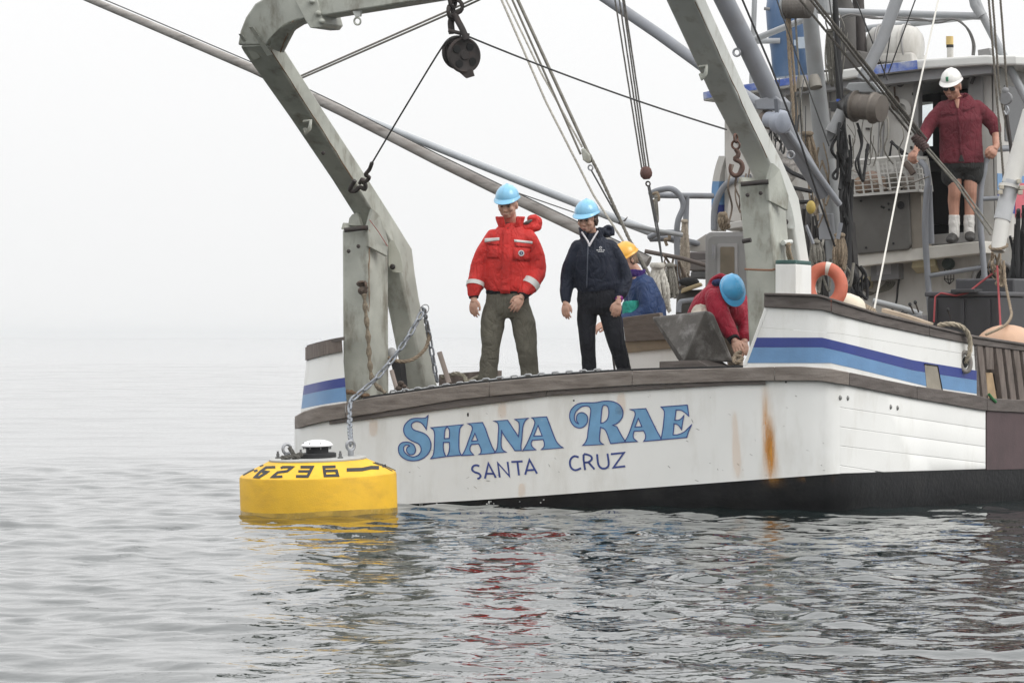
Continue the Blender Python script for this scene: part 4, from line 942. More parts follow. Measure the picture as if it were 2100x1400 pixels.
m2.tube(catmull([aft(1720, 42, -.35), aft(1760, 32, -.36), aft(1820, 40, -.36), aft(1900, 43, -.36), aft(1957, 40, -.36), aft(1980, 55, -.3), aft(1994, 85, -.2), aft(1994, 114, -.2)], 5), .010, 6)
tag(m2.build('wiring_loom', mat('grey_cable', (.15, .145, .14), .6)), 'loose bundle of grey cables tied under the pipe gallows', 'cable')
wh_([(2005, 103), (2028, 99), (2032, 113), (2006, 115)], -.2, .08, 'roof_light', M_gfr, house)
MB().tube([aft(1606, -10, .6), aft(1611, 160, .6)], .006, 5).build('whip_aerial', M_gfr, house)
# ------------------------------------------------------------------ mast, booms, winches
def pipe(parent, name, pts, r, mt, seg=14): return MB().tube([W(*p) for p in pts], r, seg).build(name, mt, parent)
M_mast = mat('mast_grey_paint', (.265, .275, .28), .5, var=.08, dirt=(.2, .18, .16), damt=.45, dscale=5, streak=2)
ms_ = thing('mast', 'pale grey pipe mast rising from the working deck behind the gantry', 'mast', W(1715, 600, 43.2))
pipe(ms_, 'mast_tube', [(1655, -30, 43.2), (1664, 60, 43.2), (1683, 250, 43.2), (1708, 440, 43.2), (1722, 640, 43.2)], [.075, .078, .09, .095, .095], M_mast, 20)
pipe(ms_, 'dark_riser', [(1712, -10, 42.9), (1720, 150, 42.9), (1730, 330, 42.9), (1738, 420, 42.9), (1735, 600, 42.9)], [.028, .035, .045, .05, .05], M_black, 14)
MB().box(W(1695, 465, 43.0), SBH * .07, FW * .05, UP * .13).build('mast_box', mat('grey_box', (.30, .31, .33), .5), ms_, smooth=0, bevel=.01)
for (x, y_) in ((1645, 180), (1671, 177)):
    root = thing('deck_floodlight', 'grey conical floodlight hung on the mast', 'lamp', W(x, y_ - 12, 42.9), 'pair of floodlights on the mast')
    d = V((.08 if x < 1660 else .16, -.35, -1)).normalized(); c = W(x, y_ - 10, 42.9)
    MB().lathe([(.015, -.07), (.045, -.06), (.060, 0), (.064, .07), (.060, .07), (.052, .05)], c, d, 22).build('shade', mat('dirty_lamp_shade', (.22, .205, .18), .6, var=.15, dirt=(.15, .13, .11), damt=.5, dscale=10), root, smooth=50)
    MB().lathe([(.055, .055), (.03, .062), (0, .064)], c, d, 18).build('lens', mat('dull_lens', (.33, .30, .26), .2), root, smooth=60)
# wire drum at the head of the mast
hd = thing('head_winch', 'grey wire drum winch at the mast head beside the blue drum', 'winch', W(1655, 40, 42.9))
c0, c1 = W(1614, 13, 42.9), W(1672, 12, 42.75)
d = (c1 - c0).normalized()
MB().lathe([(.12, 0), (.125, .01)] + [(.118 + .006 * (k % 2), .02 + k * .0085) for k in range(26)] + [(.10, .25)], c0, d, 24, True).build('drum', mat('wound_wire', (.17, .155, .14), .6, .3, var=.2), hd, smooth=0)
MB().lathe([(0, -.045), (.03, -.045), (.03, -.02), (.135, -.02), (.135, 0), (0, 0)], c0, d, 24).build('flange', M_mast, hd, smooth=30)
MB().box(W(1690, 12, 42.7), SBH * .055, FW * .1, UP * .085).build('gear_case', M_mast, hd, smooth=0, bevel=.02)
# blue-grey boom with winch (left of the mast)
b1 = thing('boom', 'blue-grey pipe boom with a small winch slanting up beside the gantry leg', 'boom', W(1720, 420, 41.8))
pipe(b1, 'boom_tube', [(1470, -30, 41.0), (1530, 90, 41.2), (1585, 205, 41.4)], .092, M_pipe, 20)
MB().prism([W(x, y_, 41.3) for x, y_ in ((1546, 205), (1590, 196), (1602, 208), (1600, 225), (1552, 225))], FW * .25).build('winch_bracket', M_pipe, b1, smooth=0, bevel=.01)
pipe(b1, 'lower_boom', [(1590, 230, 41.5), (1625, 290, 41.6), (1690, 400, 41.8)], [.085, .085, .075], M_pipe, 18)
pipe(b1, 'brace', [(1615, 270, 41.45), (1722, 420, 41.75)], .03, M_pipe, 10)
ax = (W(1620, 256, 41.1) - W(1574, 246, 41.35)).normalized()
MB().lathe([(.07, -.14), (.075, -.12), (.075, 0), (.11, .005), (.115, .02), (.115, .06), (.10, .08), (.10, .085), (.075, .10), (0, .105)], W(1594, 249, 41.2), ax, 30, True).build('winch_drum', mat('blue_grey_winch', (.30, .325, .38), .45, var=.08), b1, smooth=30)
MB().lathe([(.085, 0), (.088, .10)], W(1568, 245, 41.42), ax, 24, True).build('wire_spool', mat('brown_wire', (.13, .10, .08), .6, .3, var=.2), b1)
MB().box(W(1594, 228, 41.12), SBH * .018, FW * .02, UP * .11).build('strap', mat('dark_strap', (.10, .11, .13), .5), b1, smooth=0)
for (x, y_) in ((1511, 108), (1622, 318)):
    MB().tube(torus_pts(W(x, y_, 41.15), SBH, UP, .035, 12), .011, 6, closed=True).build('boom_eye', M_gal, b1, smooth=60)
# deck winch boom (right of the mast)
b2 = thing('cargo_boom', 'grey boom carrying a heavy greasy winch above the white crate', 'boom', W(1765, 170, 42.9))
pipe(b2, 'boom_tube', [(1846, -20, 43.0), (1810, 80, 42.95), (1768, 165, 42.9)], .062, mat('mid_grey_pipe', (.25, .258, .27), .45, var=.06, dirt=(.2, .18, .16), damt=.35), 18)
MB().prism([W(x, y_, 42.6) for x, y_ in ((1732, 182), (1740, 170), (1790, 168), (1800, 183), (1805, 190), (1750, 190))], FW * .3).build('winch_head', M_mast, b2, smooth=0, bevel=.01)
A0, A1 = W(1752, 218, 42.6), W(1818, 224, 42.4); d = (A1 - A0).normalized()
MB().lathe([(.11, 0), (.155, .005), (.155, .02), (.125, .03), (.122, .10), (.126, .105), (.122, .11), (.124, .20), (.155, .21), (.155, .225), (.14, .24), (.13, .31), (0, .32)], A0, d, 30).build('drum', mat('greasy_drum', (.13, .112, .095), .5, .3, var=.2, dirt=(.06, .05, .045), damt=.7, dscale=6), b2, smooth=30)
MB().lathe([(0, -.16), (.05, -.16), (.055, -.11), (.10, -.10), (.12, -.06), (.13, -.05), (.13, -.02), (.15, 0), (.15, .02), (0, .02)], A0, d, 24).build('motor', mat('oily_black_motor', (.035, .034, .034), .35, .3, var=.4, dirt=(.12, .12, .12), damt=.6, dscale=20), b2, smooth=30)
MB().box(W(1714, 219, 42.75), SBH * .045, FW * .045, UP * .05).build('hydraulic_block', mat('oily_block', (.05, .05, .05), .4, .3), b2, smooth=0, bevel=.008)
MB().box(W(1719, 206, 42.68), SBH * .018, FW * .01, UP * .012).build('blue_fitting', mat('blue_fitting_paint', (.04, .10, .45), .4), b2, smooth=0)
pipe(b2, 'cylinder', [(1727, 228, 42.6), (1709, 266, 42.6)], .058, mat('grey_cylinder', (.24, .245, .25), .45), 18)
pipe(b2, 'cylinder_collar', [(1712, 261, 42.59), (1706, 273, 42.59)], .072, _M['grey_cylinder'], 18)
pipe(b2, 'cylinder_rod', [(1702, 285, 42.7), (1705, 325, 42.7)], .034, mat('pale_grey_cylinder', (.33, .335, .34), .45), 14)
MB().prism([W(x, y_, 42.62) for x, y_ in ((1697, 268), (1712, 276), (1704, 288), (1694, 284))], FW * .05).build('cylinder_lug', _M['grey_cylinder'], b2, smooth=0)
# trolling poles slung outboard
pl_ = thing('wooden_pole', 'long weathered wooden pole slanting across the fog behind the gantry', 'pole', W(1215, 500, 43.5))
pts = [W(x, y_, Y) for x, y_, Y in ((150, -15, 45.5), (300, 48, 45.2), (520, 142, 44.8), (700, 228, 44.5), (900, 330, 44.2), (1060, 408, 43.9), (1215, 482, 43.6), (1330, 537, 43.4))]
MB().tube(pts, [.034, .040, .046, .051, .055, .058, .06, .062], 16).build('spar', wood('weathered_spar', (.27, .245, .225), (.40, .385, .365), ax=(1, 1, 4)), pl_)
MB().tube([p + V((0, -.05, .06)) for p in pts], .006, 5).build('jackline', M_wire, pl_)
gp = thing('metal_pole', 'long pale blue-grey metal pole slanting behind the people to the port rail', 'pole', W(1400, 480, 44.3))
pts = [W(x, y_, Y) for x, y_, Y in ((640, 200, 45.6), (900, 305, 45.2), (1100, 385, 44.9), (1220, 432, 44.7), (1330, 474, 44.5), (1480, 520, 44.3))]
MB().tube(pts, [.032, .037, .04, .042, .044, .045], 16).build('spar', mat('pale_blue_pipe', (.37, .39, .41), .45, var=.08), gp)
MB().tube([W(650, 212, 45.5), W(900, 320, 45.1), W(1060, 395, 44.8), W(1190, 440, 44.6)], .006, 5).build('stay', M_wire, gp)
b3 = thing('stay_boom', 'pale grey stay pipe running down from the sky to the right gantry leg', 'pipe', W(1440, 135, 42.5))
pipe(b3, 'tube', [(1225, -15, 43.5), (1350, 70, 43.0), (1460, 150, 42.5), (1556, 214, 42.0)], .055, M_pipe, 16)
gf = thing('gaff_pole', 'thin dark gaff pole lying across the port rail', 'pole', W(1400, 530, 43.0))
MB().tube([W(1322, 515, 42.6), W(1400, 530, 42.6), W(1450, 545, 42.6)], .022, 10).build('shaft', mat('dark_brown_pole', (.10, .08, .07), .7), gf)
gh = thing('hooked_pole', 'grey pole with a barbed tip pointing across the stays', 'pole', W(1350, 480, 42.8))
MB().tube([W(1272, 457, 42.8), W(1350, 474, 42.8), W(1400, 482, 42.8)], .024, 10).build('shaft', M_mast, gh)
MB().tube([W(1268, 458, 42.8), W(1278, 456, 42.8), W(1287, 445, 42.8)], [.012, .014, .004], 6).build('barb', M_iron, gh)

# ------------------------------------------------------------------ running rigging
def L3(name, label, px, r, mt, lay=False, group=None, cat='rope', sg=0):
    P = [W(*p) for p in px]
    if sg and len(P) == 2: P = sag(P[0], P[1], sg)
    return line(name, label, P, r, mt, cat, lay=lay, group=group)
L3('guy_rope', 'pair of thin wires leading from the hanging block chain down to the left gantry leg', [(590, 168, 39.7), (930, 18, 37.4), (985, -8, 37.0)], .009, M_ropeg, group='pair of wires behind the left gantry leg')
L3('guy_rope', 'pair of thin wires leading from the hanging block chain down to the left gantry leg', [(590, 173, 39.7), (930, 25, 37.4), (1000, -8, 37.0)], .009, M_ropeg, group='pair of wires behind the left gantry leg')
L3('halyard', 'pale laid rope slanting down to the yellow hard hat', [(1025, -8, 42.0), (1120, 210, 42.0), (1217, 400, 42.0), (1285, 505, 42.0)], .012, M_ropew, True)
L3('halyard', 'pale laid rope slanting down to the small grey tackle block', [(1034, -8, 42.0), (1110, 150, 42.0), (1194, 302, 42.0)], .010, M_ropew, True)
L3('halyard', 'dark rope on the left side of the small grey tackle block', [(1047, -8, 42.0), (1191, 317, 42.0)], .012, M_ropeg)
L3('halyard', 'thick dark rope on the right side of the small grey tackle block', [(1058, -8, 42.0), (1208, 318, 42.0)], .018, M_ropeg)
tb = thing('tackle_block', 'small grey tackle block on the stays between the red and navy jackets', 'pulley', W(1202, 330, 42.0))
MB().prism([W(x, y_, 41.97) for x, y_ in ((1190, 305), (1197, 303), (1209, 318), (1211, 330), (1204, 336), (1194, 328))], FW * .07).build('cheek', M_gantry, tb, smooth=0, bevel=.015)
MB().tube(torus_pts(W(1211, 344, 42.0), SBH, UP, .024, 12), .008, 6, closed=True).build('shackle', M_gal, tb)
L3('tackle_fall', 'thin dark wire below the small grey tackle block', [(1213, 350, 42.0), (1280, 470, 42.0), (1338, 590, 42.0)], .009, M_wire)
L3('tackle_fall', 'thick grey rope running below the small grey tackle block', [(1209, 318, 42.0), (1228, 355, 42.0), (1290, 490, 42.0), (1330, 560, 42.0), (1345, 600, 42.0)], .017, M_ropeg, True)
for k, (a, b_) in enumerate(((1260, 1316), (1269, 1321), (1276, 1325), (1279, 1331))):
    L3('purchase_rope', 'one of four parallel grey ropes above the rusty purchase block', [(a, -8, 42.3), (b_, 345, 42.3)], .009, mat('dark_grey_rope', (.12, .115, .105), .9, var=.3, scale=40), True, 'ropes above the rusty purchase block')
pb = thing('purchase_block', 'rusty purchase block hanging at the foot of four parallel ropes', 'pulley', W(1325, 375, 42.3))
MB().lathe([(0, -.06), (.03, -.06), (.055, -.03), (.06, 0), (.05, .04), (.03, .06), (0, .065)], W(1325, 355, 42.3), UP, 16).build('shell', mat('red_brown_block', (.12, .06, .05), .7, .2, var=.3), pb, smooth=50)
MB().tube(torus_pts(W(1329, 377, 42.3), SBH, UP, .022, 10), .008, 6, closed=True).build('eye', M_iron, pb)
L3('purchase_pendant', 'twin dark wires dropping from the rusty purchase block to the port rail', [(1329, 382, 42.3), (1352, 500, 42.2), (1368, 600, 42.2)], .009, M_wire, group='twin wires below the rusty block')
L3('purchase_pendant', 'twin dark wires dropping from the rusty purchase block to the port rail', [(1332, 382, 42.25), (1350, 470, 42.2), (1362, 570, 42.2)], .009, M_wire, group='twin wires below the rusty block')
L3('black_wire', 'single black wire running down in front of the blue-grey boom', [(1519, -8, 40.9), (1580, 135, 41.0), (1644, 300, 41.1), (1683, 420, 41.2), (1712, 505, 41.4)], .011, M_black, cat='wire')
for k, (a, b_) in enumerate((((1634, -8, 42.2), (1868, 276, 42.8)), ((1656, -8, 42.2), (1880, 278, 42.8)), ((1664, -8, 42.15), (1892, 284, 42.8)), ((1668, -4, 42.1), (1900, 286, 42.8)))):
    L3('vang_rope', 'one of four greasy ropes slanting past the winch to the man in the maroon shirt', [a, b_], .013, mat('greasy_rope', (.10, .092, .08), .85, var=.3, scale=40), True, 'greasy ropes slanting past the winch')
L3('vang_tail', 'twin grey lines running from the greasy ropes down across the doorway', [(1884, 290, 42.8), (1960, 375, 42.7), (2032, 482, 42.5)], .012, M_ropeg, group='twin lines across the doorway')
L3('vang_tail', 'twin grey lines running from the greasy ropes down across the doorway', [(1890, 288, 42.8), (1970, 380, 42.7), (2036, 472, 42.5)], .010, M_ropeg, group='twin lines across the doorway')
m2 = MB(); pts = []
for k in range(46): t = k / 45; a_ = t * 2 * math.pi * 7; c_ = W(lerp(1874, 1900, t), lerp(279, 306, t), 42.8); pts.append(c_ + (UP * .7 + SBH * .7) * (math.cos(a_) * (.05 - .03 * abs(t - .5))) + FW * math.sin(a_) * .045)
m2.tube(pts, .014, 6); m2.ball(W(1887, 292, 42.8), .045, .035, .05)
tag(m2.build('rope_lashing', mat('maroon_block', (.075, .045, .042), .8, .1, var=.3), smooth=60), 'dark lashing where the greasy ropes meet beside the crate', 'lashing')
L3('white_line', 'single taut white line from the sky down to the starboard rail', [(1926, -8, 41.0), (1858, 300, 40.2), (1792, 638, 39.2)], .009, mat('white_cord', (.66, .64, .59), .8, var=.1))
for k, px in enumerate((((2027, -8, 42.3), (2040, 150, 42.3), (2060, 385, 42.3)), ((2035, -8, 42.3), (2050, 190, 42.3), (2072, 300, 42.3)), ((2051, -8, 42.3), (2066, 190, 42.3)))):
    L3('lifting_rope', ('left rope of three hanging beside the wheelhouse', 'middle rope of three hanging beside the wheelhouse', 'right rope of three hanging beside the wheelhouse, ending at the grey block')[k], px, .012, mat('brown_grey_rope', (.14, .125, .105), .9, var=.3, scale=40), True)
sb = thing('side_block', 'grey lifting block with hook hanging beside the wheelhouse window', 'pulley', W(2063, 225, 42.3))
MB().lathe([(0, -.03), (.06, -.03), (.065, 0), (.06, .03), (0, .03)], W(2063, 202, 42.3), -FW, 20).build('cheek', M_grey, sb, smooth=30)
MB().ball(W(2062, 187, 42.3), .035, .035, .04).build('swivel', M_grey, sb)
MB().tube(catmull([W(2063, 216, 42.3), W(2068, 226, 42.3), W(2064, 236, 42.3), W(2058, 228, 42.3)], 4), .012, 6).build('hook_body', M_gal, sb)
L3('block_strop', 'dark strop hanging below the grey lifting block', [(2064, 236, 42.3), (2068, 265, 42.3), (2073, 300, 42.3), (2076, 330, 42.3)], .020, M_iron)
for i, (x0, x1) in enumerate(((1611, 1630), (1618, 1637), (1630, 1646))):
    L3('mast_fall', ('outer tan rope of three hanging beside the mast and blue drum', 'middle tan rope of three hanging beside the mast and blue drum', 'dark inner rope of three hanging beside the mast and blue drum')[i], [(x0, 20 if i else -5, 42.9), (lerp(x0, x1, .5), 140, 42.85), (x1, 270, 42.8)], (.019, .014, .011)[i], (M_rope, M_rope, M_ropeg)[i], True)
def bundle(name, label, cx_, y0, y1, Y, wpx, n, r, mt, lean=0):
    m2 = MB()
    for k in range(n):
        t = (k + .5) / n - .5; a = W(cx_ + t * wpx * .4, y0, Y); b_ = W(cx_ + t * wpx + random.uniform(-2, 2) + lean * .5, (y0 + y1) / 2, Y - .05 * random.random()); c_ = W(cx_ + t * wpx * .8 + lean, y1 - random.uniform(0, (y1 - y0) * .25), Y)
        m2.rope(catmull([a, b_, c_], 5), r)
        d_ = W(cx_ + t * wpx * .8 + lean + 3, y1 - random.uniform(0, (y1 - y0) * .2), Y + .05); m2.rope(catmull([c_, d_, W(cx_ + t * wpx + 2, (y0 + y1) / 2, Y + .06), W(cx_ + t * wpx * .4, y0, Y + .03)], 4), r)
    m2.tube(torus_pts(W(cx_, y0 + 4, Y), SBH, FW, wpx * .3 / 210, 12), r * 1.2, 6, closed=True)
    return tag(m2.build(name, mt, smooth=60), label, 'rope')
bundle('rope_hank', 'tan rope hank hanging on the mast below the floodlights', 1655, 270, 345, 42.6, 34, 6, .016, M_rope, 8)
bundle('rope_hank', 'tan rope hank on the mast foot beside the grey tub', 1722, 478, 552, 42.3, 28, 5, .015, M_rope, -2)
bundle('rope_hank', 'grey rope hank hanging behind the orange life ring', 1672, 492, 545, 42.0, 24, 5, .014, M_ropeg, 2)
bundle('rope_hank', 'pale tan rope hank hanging straight down from the port rail', 1404, 450, 580, 43.2, 16, 5, .014, mat('pale_tan_rope', (.36, .31, .25), .9, var=.25, scale=30))
bundle('rope_coil', 'thick white mooring rope coil hung beside the yellow hard hat', 1348, 540, 642, 41.6, 34, 6, .024, M_ropew, 10)
bundle('rope_hank', 'grey rope hank behind the white mooring rope coil', 1374, 540, 610, 42.0, 22, 4, .016, M_ropeg, 6)
bundle('rope_hank', 'small tan rope hank on the white wheelhouse corner', 1482, 436, 470, 45.0, 20, 4, .02, M_rope, 4)
bundle('rope_hank', 'short tan rope tied to the pin of the right gantry leg', 1616, 498, 540, 37.75, 10, 2, .014, M_rope, 6)
bundle('rope_hank', 'thin grey hank hanging from the head of the port rail', 1345, 400, 460, 43.0, 8, 2, .008, M_ropeg)
bundle('wire_bundle', 'tangle of grey wires tied along the mast', 1700, 60, 180, 42.95, 22, 7, .007, M_ropeg, 6)
# port rail (part of the boat)
for nm, pts in (('port_rail', [(1334, 397, 43.6), (1352, 390, 43.5), (1378, 388, 43.4), (1396, 404, 43.4), (1401, 425, 43.4), (1390, 455, 43.4), (1388, 500, 43.4), (1393, 590, 43.3), (1396, 640, 43.3)]),
                ('port_rail', [(1334, 400, 43.8), (1380, 401, 43.9), (1460, 402, 44.6)]), ('port_stanchion', [(1408, 402, 44.1), (1406, 470, 44.1), (1404, 600, 44.0)]),
                ('port_rail', [(1332, 487, 43.6), (1350, 479, 43.5), (1380, 477, 43.4), (1400, 480, 43.5)]), ('port_rail', [(1334, 490, 43.7), (1385, 490, 43.6), (1445, 503, 43.9)])):
    MB().tube(catmull([W(*p) for p in pts], 5), .030, 12).build(nm, M_pipe, boat)
for (x, y_) in ((1368, 484), (1346, 404)):
    tag(MB().tube(catmull([W(x - 6, y_ - 6, 43.35), W(x + 2, y_ - 8, 43.3), W(x + 5, y_ + 6, 43.3), W(x - 4, y_ + 7, 43.35), W(x, y_ + 20, 43.35)], 4), .016, 6).build('rope_lashing', M_rope), 'tan lashing knotted round the %s pipe of the port rail' % ('lower' if y_ > 450 else 'upper'), 'rope')
# wheelhouse ladder rails either side of the door
for nm, pts in (('ladder_rail', [(1888, 332, -.5), (1899, 345, -.55), (1903, 372, -.6), (1900, 400, -.62), (1897, 470, -.62), (1902, 560, -.62), (1908, 640, -.62)]),
                ('ladder_rail', [(2040, 305, -.5), (2022, 330, -.55), (2018, 352, -.58), (2012, 385, -.6), (2010, 450, -.62), (2017, 540, -.62), (2024, 640, -.62)]),
                ('ladder_rung', [(1904, 566, -.62), (2016, 548, -.62)]), ('ladder_rung', [(2014, 408, -.6), (2056, 406, -.5)]), ('hand_rail', [(2036, 306, -.5), (2075, 304, -.1)]), ('ladder_rail', [(1905, 380, -.5), (1910, 500, -.5)])):
    MB().tube(catmull([aft(*p) for p in pts], 5), .032 if nm != 'ladder_rung' else .024, 12).build(nm, M_pipe, boat)
# fish tub, crate
wh_([(1736, 400), (1862, 388), (1868, 500), (1862, 512), (1758, 522), (1745, 505)], -.34, .30, 'steel_locker', M_steel, house, .015)
wh_([(1866, 388), (1888, 386), (1892, 508), (1870, 511)], -.30, .28, 'locker_side', mat('tan_grey_panel', (.27, .24, .20), .6, var=.1), house)
MB().lathe([(0, 0), (.035, 0), (.04, -.01)], aft(1848, 421, -.345), FW, 14).build('locker_hole', M_black, house)
for (x, y_) in ((1808, 424), (1812, 426), (1822, 418), (1823, 430), (1766, 412), (1776, 508), (1832, 499)): MB().ball(aft(x, y_, -.345), .012).build('locker_bolt', M_black, house)
cr = thing('plastic_crate', 'white perforated plastic crate strapped above the grey steel locker', 'crate', aft(1800, 398, -.35))
def crate_side(P, u, v_, nu, nv, bar, th, nrm, skip=()):
    m2 = MB(); lu, lv = u.length, v_.length; uu, vn = u.normalized(), v_.normalized()
    for i in range(nu + 1): m2.box(P + uu * (lu * i / nu) + v_ * .5, uu * (bar * (1.8 if i in (0, nu, nu // 2) else .7)), vn * lv * .5, nrm * th)
    for j in range(nv + 1): m2.box(P + vn * (lv * j / nv) + u * .5, uu * lu * .5, vn * (bar * (1.3 if j in (0, nv) else .45)), nrm * th * .9)
    return m2
A = aft(1726, 334, -.55); B = aft(1872, 322, -.55); Cc = aft(1736, 402, -.52)
crate_side(A, B - A, Cc - A, 8, 7, .010, .008, FW).build('front_face', M_crate, cr, smooth=0)
crate_side(A, FW * .42, Cc - A, 4, 6, .010, .008, SBH).build('end_face', M_crate, cr, smooth=0)
crate_side(B, FW * .42, Cc - A, 4, 6, .010, .008, SBH).build('end_face', M_crate, cr, smooth=0)
crate_side(A + FW * .42, B - A, Cc - A, 8, 6, .010, .008, FW).build('back_face', M_crate, cr, smooth=0)
MB().prism([Cc, Cc + (B - A), Cc + (B - A) + FW * .42, Cc + FW * .42], UP * .012).build('base', M_crate, cr, smooth=0)
MB().tube([A + UP * .01, B + UP * .01, B + UP * .01 + FW * .42, A + UP * .01 + FW * .42], .018, 6, closed=True).build('rim', M_crate, cr)
for k, (t, h, c_) in enumerate(((.15, .5, (.30, .21, .15)), (.38, .4, (.26, .19, .14)), (.62, .6, (.12, .11, .09)), (.82, .35, (.25, .22, .19)), (.27, .8, (.27, .2, .16)))):
    p = Cc.lerp(Cc + (B - A), t) + FW * .2 + UP * (.06 + .1 * h); o = MB().ball(p, .11, .1, .07 + .05 * h).build('bundled_line', mat('crate_stuff_%d' % k, c_, .9, var=.3, scale=25, bump=.5, bscale=40))
    tag(o, ('ruddy', 'tan', 'dark', 'grey-brown', 'brown')[k] + ' bundle of line lying in the white plastic crate', 'line bundle')
MB().tube([aft(1719, 356, -.57), aft(1750, 350, -.58), aft(1790, 372, -.58), aft(1830, 392, -.58), aft(1905, 362, -.62)], .012, 6, flat=.5).build('tie_strap', mat('grey_strap', (.22, .20, .17), .8), cr)
m2 = MB(); m2.tube([aft(1823, 330, -.5), aft(1829, 290, -.5), aft(1858, 325, -.5)], .017, 6); m2.tube([aft(1826, 291, -.5), aft(1862, 318, -.52)], .014, 6)
tag(m2.build('folding_bracket', M_black), 'black folding bracket sticking up out of the white crate', 'bracket')
MB().tube([aft(1857, 335, -.58), aft(1866, 345, -.6), aft(1873, 357, -.6)], .034, 10).build('grab_handle', mat('brown_leather', (.09, .065, .05), .7), house)
# dark clutter between mast and boom: folded nets on the bulkhead
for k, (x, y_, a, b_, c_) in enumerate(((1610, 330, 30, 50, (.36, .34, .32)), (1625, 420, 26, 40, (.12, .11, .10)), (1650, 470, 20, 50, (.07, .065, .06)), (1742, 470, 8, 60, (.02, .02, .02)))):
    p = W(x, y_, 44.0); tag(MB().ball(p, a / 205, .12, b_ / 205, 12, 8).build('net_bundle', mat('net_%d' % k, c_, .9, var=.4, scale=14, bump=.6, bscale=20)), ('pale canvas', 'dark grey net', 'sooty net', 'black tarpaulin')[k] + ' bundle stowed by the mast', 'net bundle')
for k in range(3):
    L3('rubber_hose', ('upper', 'middle', 'lower')[k] + ' black hose crossing behind the right gantry leg', [(1596, 333 + k * 33, 42.2), (1625, 355 + k * 30, 42.1), (1665, 372 + k * 21, 42.0)], .022, M_black, cat='hose')
yf = W(1663, 425, 42.0); tag(MB().ball(yf, .045, .045, .065).build('yellow_float', mat('dull_yellow', (.45, .33, .08), .6)), 'small yellow float hanging by the boom foot', 'float')
L3('grey_stick', 'grey tool handle standing in the rope hank by the tub', [(1725, 457, 42.1), (1718, 490, 42.1)], .022, M_pipe, cat='stick')
L3('grey_rod', 'thin grey rod leaning beside the right gantry leg', [(1653, 462, 41.5), (1668, 500, 41.5)], .018, M_pipe, cat='rod')
# ------------------------------------------------------------------ on the starboard side
lr = thing('life_ring', 'faded orange life ring with a white band standing behind the starboard rail', 'life ring', W(1692, 612, 38.3))
cc = W(1692, 588, 38.3); u_ = (V((.93, -.12, .05))).normalized(); up2 = V((-.02, .25, 1)).normalized()
MB().tube(torus_pts(cc, u_ * .86, up2 * 1.0, .165, 40), .058, 14, closed=True).build('ring', mat('faded_orange', (.50, .125, .07), .6, var=.1, dirt=(.18, .07, .05), damt=.4, dscale=5), lr, smooth=60)
for a0 in (1.35, 4.5):
    m2 = MB(); m2.tube([cc + u_ * .86 * math.cos(a0 + t) * .165 + up2 * math.sin(a0 + t) * .165 for t in np.linspace(-.13, .13, 5)], .0605, 14); m2.build('band', mat('white_band', (.62, .58, .52), .6), lr, smooth=60)
wb = thing('stern_box', 'white box with a chipped green lid beside the right gantry post', 'box', W(1622, 602, 37.6))
q = [W(1590, 604, 37.55), W(1632, 604, 37.4), W(1664, 606, 37.75), W(1620, 606, 37.95)]
hgt = V((0, 0, .26)); MB().loft([q, [p + hgt for p in q]]).build('body', M_white, wb, smooth=0, bevel=.006)
MB().loft([[p + hgt for p in q], [p + hgt + V((0, 0, .035)) for p in q]]).build('lid', mat('chipped_green', (.04, .10, .09), .6, var=.3, dirt=(.4, .4, .38), damt=.7, dscale=12, dlo=.58), wb, smooth=0, bevel=.008)
wf = W(1742, 622, 38.6); fd = thing('white_fender', 'off-white ribbed fender lying behind the starboard rail', 'fender', wf)
MB().lathe([(0, -.16), (.07, -.15), (.11, -.10), (.125, -.03), (.12, .05), (.10, .10), (.05, .14), (0, .145)], wf + V((0, 0, -.04)), V((.8, .3, -.25)), 24).build('body', mat('stained_white_float', (.66, .60, .48), .5, var=.08, dirt=(.45, .3, .15), damt=.4, dscale=6), fd, smooth=50)
m2 = MB()
for k in range(7): m2.rope([W(1762 + k * 5, 618 + k * 2.6, 38.75), W(1766 + k * 5, 628 + k * 2.6, 38.70), W(1772 + k * 5, 642 + k * 2.2, 38.70)], .016)
tag(m2.build('rope_coil', M_rope, smooth=60), 'coiled tan rope wound on a spool behind the starboard rail', 'rope')
bn = thing('fish_tote', 'black plastic fish tote with a lid behind the starboard rail', 'tote', W(1965, 690, 41.8))
f0 = W(1901, 608, 41.7); f1 = W(2000, 604, 41.5); f2 = W(2052, 603, 41.9)
dn = V((0, 0, -.62)); q = [f0, f1, f1 + FW * .75, f0 + FW * .75]
M_bin = mat('black_plastic_tote', (.028, .028, .031), .55, var=.2)
f1 = f0 + SBH * .72; q = [f0, f1, f1 + FW * .75, f0 + FW * .75]
MB().loft([[p + dn for p in q], q]).build('body', M_bin, bn, smooth=0, bevel=.02)
q2 = [f0 - SBH * .02 - FW * .02, f1 + SBH * .02 - FW * .02, f1 + SBH * .02 + FW * .77, f0 - SBH * .02 + FW * .77]
MB().loft([q2, [p + V((0, 0, .045)) for p in q2]]).build('lid', mat('dark_lid', (.05, .05, .055), .5), bn, smooth=0, bevel=.012)
for t in (.12, .5, .86): MB().box(f0.lerp(f1, t) + dn * .5 - FW * .01, SBH * .02, FW * .015, V((0, 0, .28))).build('rib', M_bin, bn, smooth=0)
MB().box(f0.lerp(f1, .55) - FW * .0 + V((0, 0, .05)), SBH * .12, FW * .12, V((0, 0, .018))).build('lid_handle', M_bin, bn, smooth=0, bevel=.008)
bn2 = MB().box(W(2040, 640, 42.3), SBH * .30, FW * .3, V((0, 0, .32))); tag(bn2.build('dark_locker', mat('dark_grey_locker', (.045, .045, .05), .6, var=.2), bevel=.02), 'dark grey locker standing behind the black fish tote', 'locker')
